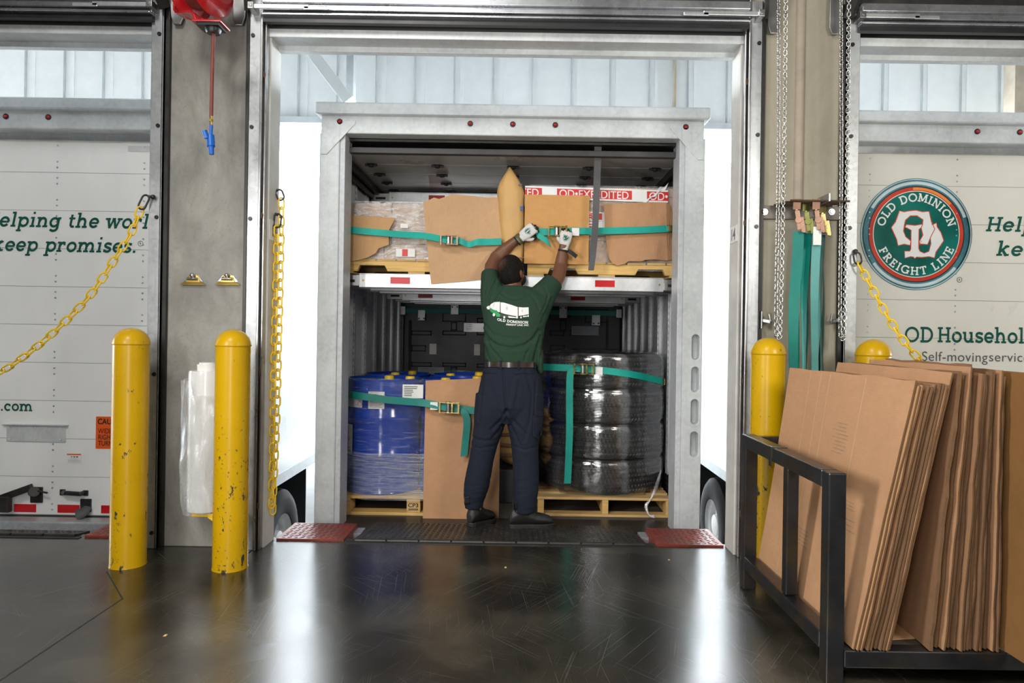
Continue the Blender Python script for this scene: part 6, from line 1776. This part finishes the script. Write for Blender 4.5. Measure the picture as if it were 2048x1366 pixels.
# --- hair
M['hairthin'] = None
n = N('hair_thinning')
geo = n.new('ShaderNodeVectorMath', operation='DISTANCE'); geo.inputs[1].default_value = tuple(hp(-0.028, -0.062, 0.080) - bcs)
n.link(n.co(), geo.inputs[0])
near = n.ramp(n.math('ADD', geo.outputs['Value'], n.math('MULTIPLY', n.noise(70, 3, 0.7), 0.05)), [(0.03, 0.75), (0.085, 0.0)])
c = n.ramp(n.noise(120, 3, 0.6), [(0.3, (0.007, 0.006, 0.006)), (0.7, (0.020, 0.017, 0.015))])
n.set('Base Color', n.mix(near, c, (0.13, 0.065, 0.045))); n.set('Roughness', 0.9); n.set('Specular IOR Level', 0.08); n.bump(n.noise(420, 3, 0.6), 0.6, 0.003)
b = B(); b.ball(HC, (.0835, .1035, .118), HR, 56, 36)
Hi = HR.transposed()
keepv = []
for q in b.v:
    l = Hi @ (q - HC); y = l.y
    lim = -0.070 if y < -0.02 else (-0.070 + 0.045*((y+0.02)/0.05) if y < 0.03 else -0.025 + 0.085*((y-0.03)/0.04) if y < 0.07 else 0.060)
    keepv.append(l.z > lim + 0.004*noise.noise(l*60))
b.f = [f for f in b.f if all(keepv[i] for i in f)]; b.m = [0]*len(b.f)
h = b.build('hair', n.m, body, smooth=True)
md = h.modifiers.new('solid', 'SOLIDIFY'); md.thickness = 0.008; md.offset = -1
# short beard along the jaw
b = B(); b.ball(hp(0, 0.046, -0.078), (.0625, .055, .050), HR, 32, 20)
b.f = [f for f in b.f if all((Hi @ (b.v[i]-HC)).z < -0.062 and (Hi @ (b.v[i]-HC)).y > 0.0 for i in f)]; b.m = [0]*len(b.f)
b.build('beard', M['hair'], body, smooth=True)

# --- creases: (points in photo pixels, width px, depth m)
def creased(o, lines, amp=0.003, fs=7.0, stretch=(1, 1, 1), extra=None, Ymid=4.6):
    me = o.data; off = wloc(o)
    vn = [V(v.normal) for v in me.vertices]; co = [V(v.co) for v in me.vertices]
    segs = []
    for pts, w, dep in lines:
        for p, q in zip(pts[:-1], pts[1:]): segs.append((p, q, w, dep))
    for i, v in enumerate(me.vertices):
        p = co[i] + off; d = amp*noise.noise(V((p.x*fs*stretch[0], p.y*fs*stretch[1], p.z*fs*stretch[2])))
        if vn[i].y < 0.25:
            x, y = proj(p); best = {}
            for k, (a, c, w, dep) in enumerate(segs):
                dx, dy = c[0]-a[0], c[1]-a[1]; L2 = dx*dx+dy*dy
                t = max(0, min(1, ((x-a[0])*dx + (y-a[1])*dy)/L2)); ex, ey = x-a[0]-t*dx, y-a[1]-t*dy
                r2 = (ex*ex+ey*ey)/(w*w)
                if r2 < 6:
                    g = 1.45*dep*(math.exp(-r2) - 0.45*math.exp(-r2/3.2))
                    key = (w, dep)
                    if key not in best or abs(g) > abs(best[key]): best[key] = g
            d += sum(best.values())*min(1, (0.25 - vn[i].y)*3)
            if extra: d += extra(x, y, p)
        v.co = co[i] + vn[i]*d
    me.update()

# --- tee shirt
b = B()
tee = [(1025, 727, 4.60, 53, .128), (1026, 712, 4.60, 56, .135), (1027, 695, 4.605, 58.5, .140), (1027, 672, 4.61, 60, .140), (1029, 648, 4.615, 62, .142), (1031, 628, 4.625, 65, .142), (1034, 608, 4.64, 68, .135), (1037, 592, 4.655, 66, .115), (1034, 580, 4.665, 50, .09), (1028, 572, 4.67, 29, .072)]
b.loft(up_secs(tee), 32)
b.loft(tube_secs([(1002, 640, 4.64, 34, .09), (992, 606, 4.65, 31, .085), (984, 580, 4.67, 24, .078), (981, 561, 4.70, 19.5, .068), (980.5, 546, 4.73, 18, .062)]), 24)
b.loft(tube_secs([(1055, 640, 4.64, 38, .09), (1072, 608, 4.65, 33, .085), (1088, 588, 4.67, 26, .076), (1100, 573, 4.70, 22, .067), (1107, 564, 4.72, 21, .063)]), 24)
b.loft(up_secs([(1077, 700, 4.59, 9, .085), (1079, 722, 4.59, 8.5, .085), (1081, 738, 4.59, 6.5, .075), (1082, 746, 4.59, 4, .06)]), 20)
tee_o = b.build('tee_shirt', M['shirt'], body)
voxel(tee_o, 0.0052, 7)
L = [([(967, 664), (978, 680), (993, 691), (1022, 697), (1050, 691), (1066, 679), (1078, 662)], 5.0, -0.012),
     ([(969, 650), (985, 668), (1010, 676), (1035, 677)], 4.0, -0.005),
     ([(973, 680), (985, 700), (1004, 722)], 3.2, -0.008), ([(968, 690), (975, 710), (980, 722)], 3.0, -0.006),
     ([(1080, 672), (1074, 695), (1068, 720)], 3.2, -0.009), ([(1086, 680), (1083, 705), (1077, 735)], 2.6, -0.008), ([(1064, 688), (1054, 706), (1049, 720)], 3.4, -0.005),
     ([(977, 618), (977, 596), (984, 577), (992, 562)], 3.2, -0.010), ([(984, 612), (990, 592), (1002, 579)], 3.2, -0.008), ([(971, 610), (969, 585), (973, 565)], 2.8, -0.006),
     ([(1003, 586), (1014, 595), (1030, 599), (1046, 595), (1054, 586)], 3.2, -0.007), ([(1000, 594), (1018, 606), (1040, 606), (1058, 598)], 4.0, -0.004),
     ([(1088, 574), (1096, 590), (1093, 606), (1085, 622)], 2.6, -0.006), ([(1060, 588), (1072, 602), (1078, 618)], 3.6, -0.005), ([(1104, 596), (1093, 622), (1083, 645)], 3.5, -0.006)]
creased(tee_o, L, 0.0035, 6.5, (1.4, 1, 0.8))
# neckband
b = B(); nc = P(1027, 582, 4.672); nR = frame((0.03, -0.42, 0.9), (1, 0, 0))
b.tube([nc + nR @ V((.077*math.cos(t), .066*math.sin(t), 0)) for t in [2*PI*k/40 for k in range(40)]], (0.012, 0.006), 8, closed=True)
b.build('neckband', M['shirt'], tee_o, smooth=True)

# --- print on the back of the tee, laid on the cloth
tv = BVHTree.FromPolygons([V(v.co) + wloc(tee_o) for v in tee_o.data.vertices], [list(p.vertices) for p in tee_o.data.polygons])
def lay(bvh, px, py, lift):
    a, c = P(px, py, 3.6), P(px, py, 5.4); h = bvh.ray_cast(a, (c-a).normalized())
    q = h[0] if h[0] is not None else P(px, py, 4.5)
    return q + V((0, -lift, 0))
def decal(name, polys, m, parent, bvh, lift=0.0012, step=2.0):
    """polys in photo pixels"""
    bm = bmesh.new()
    for pl in polys:
        f = bm.faces.new([bm.verts.new((x, y, 0)) for x, y in pl])
    bmesh.ops.triangulate(bm, faces=bm.faces[:])
    for _ in range(5):
        lg = [e for e in bm.edges if e.calc_length() > step]
        if not lg: break
        bmesh.ops.subdivide_edges(bm, edges=lg, cuts=1); bmesh.ops.triangulate(bm, faces=bm.faces[:])
    b = B(); idx = {}
    for v in bm.verts: idx[v] = len(b.v); b.v.append(lay(bvh, v.co.x, v.co.y, lift))
    for f in bm.faces: b.f.append([idx[v] for v in f.verts]); b.m.append(0)
    bm.free()
    return b.build(name, m, parent, smooth=True)
def t8(pts): return [(940 + x/6.83, 560 + y/6.83) for x, y in pts]
def disc8(cx, cy, rx, ry): return t8([(cx + rx*math.cos(2*PI*k/14), cy + ry*math.sin(2*PI*k/14)) for k in range(14)])
prt = decal('truck_print', [t8([(418, 306), (460, 308), (560, 338), (652, 370), (654, 498), (560, 482), (470, 462), (418, 445)]), t8([(664, 370), (730, 376), (800, 372), (803, 468), (730, 482), (664, 490)]),
                      t8([(285, 330), (330, 302), (410, 298), (408, 440), (384, 436), (366, 415), (345, 415), (310, 400), (280, 380), (262, 360)]), t8([(226, 374), (240, 358), (262, 352), (284, 382), (262, 402), (240, 400)]),
                      t8([(520, 492), (630, 508), (628, 520), (530, 516)]), t8([(724, 492), (790, 486), (790, 500), (724, 508)])], M['txtwhite'], tee_o, tv, 0.0014)
decal('truck_shade', [t8([(404, 300), (416, 304), (414, 446), (404, 440)]), t8([(654, 372), (663, 372), (664, 492), (655, 500)]), t8([(345, 378), (368, 382), (366, 410), (350, 408)]), t8([(303, 356), (320, 352), (318, 376), (306, 374)]),
                      t8([(412, 468), (660, 500), (800, 486), (800, 500), (660, 525), (540, 522), (412, 500)])], M['txtblack'], prt, tv, 0.0010)
decal('cab_hood', [t8([(262, 404), (290, 386), (312, 404), (344, 420), (366, 420), (384, 442), (412, 470), (410, 503), (362, 503), (345, 470), (318, 452), (286, 436)])], M['lime'], prt, tv, 0.0020)
decal('truck_wheel', [disc8(326, 474, 17, 22), disc8(468, 510, 13, 18), disc8(642, 510, 13, 17), disc8(697, 511, 11, 14), disc8(797, 490, 8, 14)], M['txtwhite'], prt, tv, 0.0022)
decal('door_mark', [disc8(503, 385, 16, 28), disc8(712, 421, 9, 17)], M['plate'], prt, tv, 0.0022)
def print_text(s, x0, y0, x1, y1, h, bow, m, sw, shear=0.0, lift=0.0016, grow=None):
    """slab text from (x0,y0) to (x1,y1) in crop pixels, cap height h, sagging left end by bow"""
    b = B(); W = slab_width(s, 0.02)
    def fn(gx, gy):
        u = gx/W; x = x0 + (x1-x0)*u + shear*gy/CAP*h; y = y0 + (y1-y0)*u - bow*(1-u)**2 - gy/CAP*h
        q = lay(tv, 940 + x/6.83, 560 + y/6.83, lift); return (q.x, q.y, q.z)
    slab_text(b, s, fn, sw, 0.02); return b.build('print_lettering', m, prt)
print_text('OLD DOMINION', 372, 600, 797, 597, 36, 45, M['txtwhite'], 0.15)
b = B()
def fn(x, y):
    u = x/7.55; q = lay(tv, 940 + (490 + 275*u + 8*y)/6.83, 560 + (628 - 10*(1-u)**2 - y*32)/6.83, 0.0016); return (q.x, q.y, q.z)
font_text(b, 'FREIGHT LINE, INC.', fn, 0.03); b.build('print_lettering', M['txtwhite'], prt)

# --- trousers
b = B()
pel = [(1023, 719, 4.60, 50.5, .122), (1023, 734, 4.60, 53, .128), (1023, 756, 4.60, 60, .138), (1021, 785, 4.60, 64.5, .145), (1019, 812, 4.595, 66, .140), (1016, 832, 4.595, 60, .12), (1014, 846, 4.595, 38, .085)]
b.loft(up_secs(pel[::-1]), 30)
legL = [(986, 790, 4.60, 35, .125), (981, 830, 4.60, 33.5, .12), (977, 856, 4.60, 30, .105), (970, 883, 4.60, 26.5, .095), (963, 917, 4.60, 24.5, .09), (957, 948, 4.60, 25.5, .09), (952, 975, 4.605, 25, .088), (948, 997, 4.61, 21, .075), (947, 1010, 4.61, 18.5, .066), (947, 1016, 4.61, 17.5, .062)]
legR = [(1048, 790, 4.60, 38, .125), (1049, 830, 4.59, 38, .12), (1050, 858, 4.58, 34.5, .11), (1049.5, 888, 4.57, 27.5, .098), (1050.5, 920, 4.565, 26, .092), (1051.5, 950, 4.56, 26, .09), (1051, 980, 4.555, 25.5, .088), (1050.5, 1004, 4.55, 23.5, .078), (1050, 1018, 4.55, 21.5, .070), (1050, 1024, 4.55, 20, .066)]
b.loft(tube_secs(legL), 24); b.loft(tube_secs(legR), 24)
tr = b.build('trousers', M['navy'], body)
voxel(tr, 0.0055, 6)
def ankle(x, y, p):
    a = 0.0
    if y > 930: a += 0.0035*min(1, (y-930)/50)*noise.noise(V((x*0.035 + y*0.03, y*0.13, 1)))
    if 860 < y < 930: a += 0.002*noise.noise(V((x*0.03 - y*0.05, y*0.10, 7)))
    return a
L = [([(1007, 738), (1009, 780), (1013, 815), (1013, 846)], 3.2, -0.010), ([(1013, 822), (1001, 842), (984, 858)], 4.0, -0.009), ([(1012, 836), (998, 862), (985, 876)], 3.5, -0.007),
     ([(1014, 820), (1030, 846), (1052, 868)], 4.0, -0.008), ([(1016, 840), (1030, 870), (1040, 890)], 3.4, -0.006), ([(1052, 742), (1066, 790), (1060, 840), (1048, 880)], 4.5, -0.006),
     ([(1072, 760), (1070, 800), (1068, 840)], 2.4, -0.006), ([(966, 760), (962, 800), (958, 840)], 3.0, -0.005), ([(945, 876), (968, 882), (990, 880)], 3.4, -0.007), ([(942, 892), (960, 897), (985, 893)], 3.0, -0.005),
     ([(1028, 892), (1050, 900), (1074, 894)], 3.4, -0.006), ([(985, 760), (996, 790), (1004, 820)], 5.0, 0.006), ([(1032, 760), (1028, 790), (1022, 815)], 5.0, 0.006)]
creased(tr, L, 0.003, 6.0, (1, 1, 0.7), ankle)
pv = BVHTree.FromPolygons([V(v.co) + wloc(tr) for v in tr.data.vertices], [list(p.vertices) for p in tr.data.polygons])
def patch(name, pts, lift, m=None, par=None, th=0.004):
    o = decal(name, [pts], m or M['navy'], par or tr, pv, lift, 3.0)
    md = o.modifiers.new('s', 'SOLIDIFY'); md.thickness = th; md.offset = 0
    return o
patch('back_pocket', [(1030, 745), (1046, 742), (1064, 745), (1064, 748), (1046, 746), (1030, 749)], 0.003)
patch('back_pocket', [(966, 744), (980, 742), (992, 745), (992, 748), (980, 746), (966, 748)], 0.003)
patch('cargo_pocket', [(1066, 832), (1085, 830), (1083, 868), (1077, 878), (1066, 874)], 0.006)
patch('pocket_flap', [(1069, 819), (1087, 820), (1086, 833), (1071, 833)], 0.010)
patch('hem_tab', [(928, 994), (938, 993), (939, 1007), (930, 1007)], 0.006, M['black'])
patch('hem_tab', [(1026, 1005), (1033, 1003), (1034, 1018), (1027, 1018)], 0.006, M['black'])
b = B(); bc_ = P(1023, 728, 4.60)
rr = [(2*PI*k/64) for k in range(64)]
hw, dp = 53.8*4.6/FPX, .134
for z0, z1 in ((-0.019, 0.019),):
    b.rings([[bc_ + V(((hw+o)*math.cos(t), (dp+o)*math.sin(t), z)) for t in rr] for o, z in ((0, z0), (0.004, z0+0.002), (0.004, z1-0.002), (0, z1))], caps=False)
bl = b.build('belt', M['belt'], body, smooth=True, sharp=50)
for t in (-1.95, -1.30, -0.5, -2.7):
    q = bc_ + V(((hw+.004)*math.cos(t), (dp+.004)*math.sin(t), 0)); nrm = V((math.cos(t)/hw, math.sin(t)/dp, 0)).normalized()
    b = B(); b.obox(q, (0.016, 0.005, 0.056), Matrix((V((-nrm.y, nrm.x, 0)), nrm, V((0, 0, 1)))).transposed()); b.build('belt_loop', M['navy'], tr, bevel=0.002)

# --- boots on the lip plate
def boot(heel, ang, label_=None, sc=1.07):
    """heel: ground point under the heel; ang: direction of the toe in plan"""
    d = V((math.cos(ang), math.sin(ang), 0)); s = V((-math.sin(ang), math.cos(ang), 0))
    slope = -0.075/0.62*d.y
    d = (d + V((0, 0, slope))).normalized()
    def at(x, y, z): return heel + d*x*sc + s*y*sc + V((0, 0, z*sc))
    out = []
    for x, wl, wr in ((-0.045, .002, .002), (-0.040, .022, .022), (-0.02, .034, .034), (0.02, .036, .037), (0.08, .034, .036), (0.14, .043, .045), (0.19, .045, .046), (0.225, .036, .034), (0.248, .016, .014), (0.252, .003, .003)):
        out.append((x, wl, wr))
    # upper: sections along the foot
    b = B(); secs = []
    for x, zt_, w_ in ((-0.043, .075, .020), (-0.030, .115, .032), (0.0, .150, .042), (0.045, .152, .046), (0.085, .122, .045), (0.13, .096, .046), (0.18, .086, .047), (0.218, .074, .041), (0.243, .052, .024)):
        secs.append([at(x, w_*math.cos(t)*(1 if math.sin(t) < 0.2 else 0.9), 0.022 + (zt_-0.022)*(0.5 + 0.5*math.sin(t))) for t in [2*PI*k/24 for k in range(24)]])
    b.rings(secs)
    b.loft([(at(0.022, 0, 0.07), .058, .042, V((0, 0, 1)), d), (at(0.030, 0, 0.13), .058, .048, V((0, 0, 1)), d), (at(0.032, 0, 0.19), .058, .050, V((0, 0, 1)), d)], 24)
    o = b.build('boot', M['boot'], body); voxel(o, 0.005, 4)
    b = B(); top = []; n = len(out)
    ring_ = [(x, a) for x, a, c in out] + [(x, -c) for x, a, c in out[::-1]]
    b.prism([(x, y) for x, y in ring_], lambda x, y, q: at(x*1.02, y*1.04, q), 0.0, 0.027); b.build('sole', M['blackrub'], o, bevel=0.004)
    b = B()
    for x in (0.07, 0.09, 0.11): b.tube([at(x, -0.03, 0.105 - (x-0.07)*0.9), at(x+0.004, 0, 0.124 - (x-0.07)*0.9), at(x, 0.03, 0.105 - (x-0.07)*0.9)], 0.0035, 6)
    b.build('laces', M['olive'], o)
    b = B(); b.obox(at(0.0, -0.0545, 0.115), (0.02, 0.002, 0.014), Matrix((d, s, V((0, 0, 1)))).transposed()); b.build('side_tab', M['olive'], o)
def plate_z(y): return 0.012 - 0.075*(y-4.085)/0.62 + 0.001
hl = P(946, 1046, 4.60); hl.z = plate_z(hl.y)
boot(hl, math.radians(62))
hl = P(1031, 1052, 4.565); hl.z = plate_z(hl.y)
boot(hl, math.radians(14))

# --- gloves
def glove(wrist, kn, thumb_side, nrm, label_, curl=(0.55, 1.15, 1.0), width=0.041, spread=0.0215, ang=0.0):
    w0, k0 = V(wrist), V(kn); d = (k0-w0).normalized(); nrm = V(nrm).normalized(); nrm = (nrm - d*nrm.dot(d)).normalized()   # nrm: out of the back of the hand
    s = d.cross(nrm); s = s if s.dot(V(thumb_side)) > 0 else -s
    b = B(); Lh = (k0-w0).length
    sec = [(-0.030, .033, .026), (-0.008, .031, .023), (0.015, .035, .022), (0.45*Lh, .042, .021), (0.8*Lh, .0445, .019), (Lh, .043, .015), (Lh+.010, .036, .009)]
    b.loft([(w0 + d*x + nrm*0.002, a, c, d, s) for x, a, c in sec], 24)
    tips = []
    for i, q in enumerate((1.5, 0.5, -0.5, -1.5)):
        base = k0 + s*(q*spread) - d*0.006 + (-d*0.006 if abs(q) > 1 else V((0, 0, 0)))
        ln = (0.92, 1.0, 0.96, 0.80)[i]; p = base; a = curl[0] + (0.10, 0.0, 0.06, 0.16)[i]; pts = [base - d*0.02, base]; 
        for L_, da in ((.042*ln, 0), (.027*ln, curl[1]), (.022*ln, curl[2])):
            a += da; p = p + (d*math.cos(a) - nrm*math.sin(a))*L_; pts.append(p)
        b.tube(bez(pts, 16), [.0118 - .0032*k/16 for k in range(17)], 12); b.ball(pts[-1], .0088, n=10, m=8)
        tips.append(pts)
    tb0 = w0 + d*0.030 + s*0.026 - nrm*0.006
    pts = [tb0, tb0 + s*0.024 + d*0.022 - nrm*0.012, tb0 + s*0.030 + d*0.052 - nrm*0.030, tb0 + s*0.020 + d*0.072 - nrm*0.044]
    b.tube(bez(pts, 14), [.015 - .005*k/14 for k in range(15)], 12); b.ball(pts[-1], .0098, n=10, m=8)
    o = b.build('glove', [M['glove'], M['glovedk']], body); voxel(o, 0.0034, 3)
    if len(o.data.materials) < 2: o.data.materials.clear(); o.data.materials.append(M['glove']); o.data.materials.append(M['glovedk'])
    off = wloc(o)
    for p in o.data.polygons:
        c = V(p.center) + off; x = (c-k0).dot(d); nn = V(p.normal).dot(nrm)
        p.material_index = 1 if (nn < -0.25 or x > 0.012 + 0.01*noise.noise(c*90) or (c - k0).dot(nrm) < -0.020) else 0
    # cuff
    cb = B(); cb.rings([[w0 + d*x + nrm*0.002 + s*((.036+g)*math.cos(t)) + nrm*((.029+g)*math.sin(t)) for t in rr[::2]] for x, g in ((-0.030, -.004), (-0.032, .002), (-0.024, .003), (-0.020, .001))], caps=False); cb.build('cuff_trim', M['glovedk'], o, smooth=True)
    # shield badge on the back
    gv = BVHTree.FromPolygons([V(v.co) + off for v in o.data.vertices], [list(p.vertices) for p in o.data.polygons])
    def onback(x, y, lift):
        a = w0 + d*(Lh*0.64 + (y*math.cos(ang) - x*math.sin(ang))) + s*(x*math.cos(ang) + y*math.sin(ang)) + nrm*0.12
        h = gv.ray_cast(a, -nrm); return (h[0] if h[0] is not None else a - nrm*0.1) + nrm*lift
    def shield(k, lift, name, m, par):
        pts = [(0, -.023), (.013, -.014), (.0185, -.002), (.020, .014), (.009, .0135), (0, .0175), (-.009, .0135), (-.020, .014), (-.0185, -.002), (-.013, -.014)]
        q = B(); q.v = [onback(0, 0, lift)]
        for r in (0.5, 1.0):
            for x, y in pts: q.v.append(onback(x*k*r, y*k*r, lift))
        m_ = len(pts)
        for j in range(m_): q.f.append([0, 1+j, 1+(j+1) % m_]); q.f.append([1+j, 1+m_+j, 1+m_+(j+1) % m_, 1+(j+1) % m_])
        q.m = [0]*len(q.f); return q.build(name, m, par, smooth=True)
    s0 = shield(1.22, 0.0010, 'badge', M['txtgreen'], o); shield(1.08, 0.0016, 'badge_border', M['txtwhite'], s0); shield(0.95, 0.0022, 'badge_field', M['txtgreen'], s0)
    q = B(); q.add([onback(x, y, 0.0028) for x, y in ((-.011, .010), (-.007, .012), (.011, -.008), (.008, -.012))], [(0, 1, 2, 3)]); q.build('badge_stripe', M['txtwhite'], s0)
    return o, w0, d, s, nrm
oL, w0, d, s, nr_ = glove(P(1040, 477, 4.795), P(1066, 456, 4.785), (0.6, 0, -0.8), (-0.1, -1, 0.15), 'L', (0.75, 1.2, 1.0), ang=0.6)
cb = B(); cb.rings([[w0 + d*x + s*(.0395*math.cos(t)) + nr_*(.031*math.sin(t)) for t in rr[::2]] for x in (-0.016, 0.004)], caps=False); cb.build('wrist_band', M['olive'], oL, smooth=True)
oR, w0, d, s, nr_ = glove(P(1128, 494, 4.795), P(1133, 466, 4.79), (-1, 0, 0), (0.05, -1, 0.1), 'R', (0.6, 1.1, 1.0), ang=-0.3)
cb = B(); e0 = w0 - d*0.022 - s*0.034; cb.ribbon(bez([e0 + s*0.01 - nr_*0.0, e0 + nr_*0.012, e0 - s*0.03 - d*0.012 + nr_*0.012, e0 - s*0.066 - d*0.03 + nr_*0.004], 10), d*0.026 - s*0.010, 0.003); cb.build('loose_wrist_strap', M['glovedk'], oR, smooth=True, sharp=40)
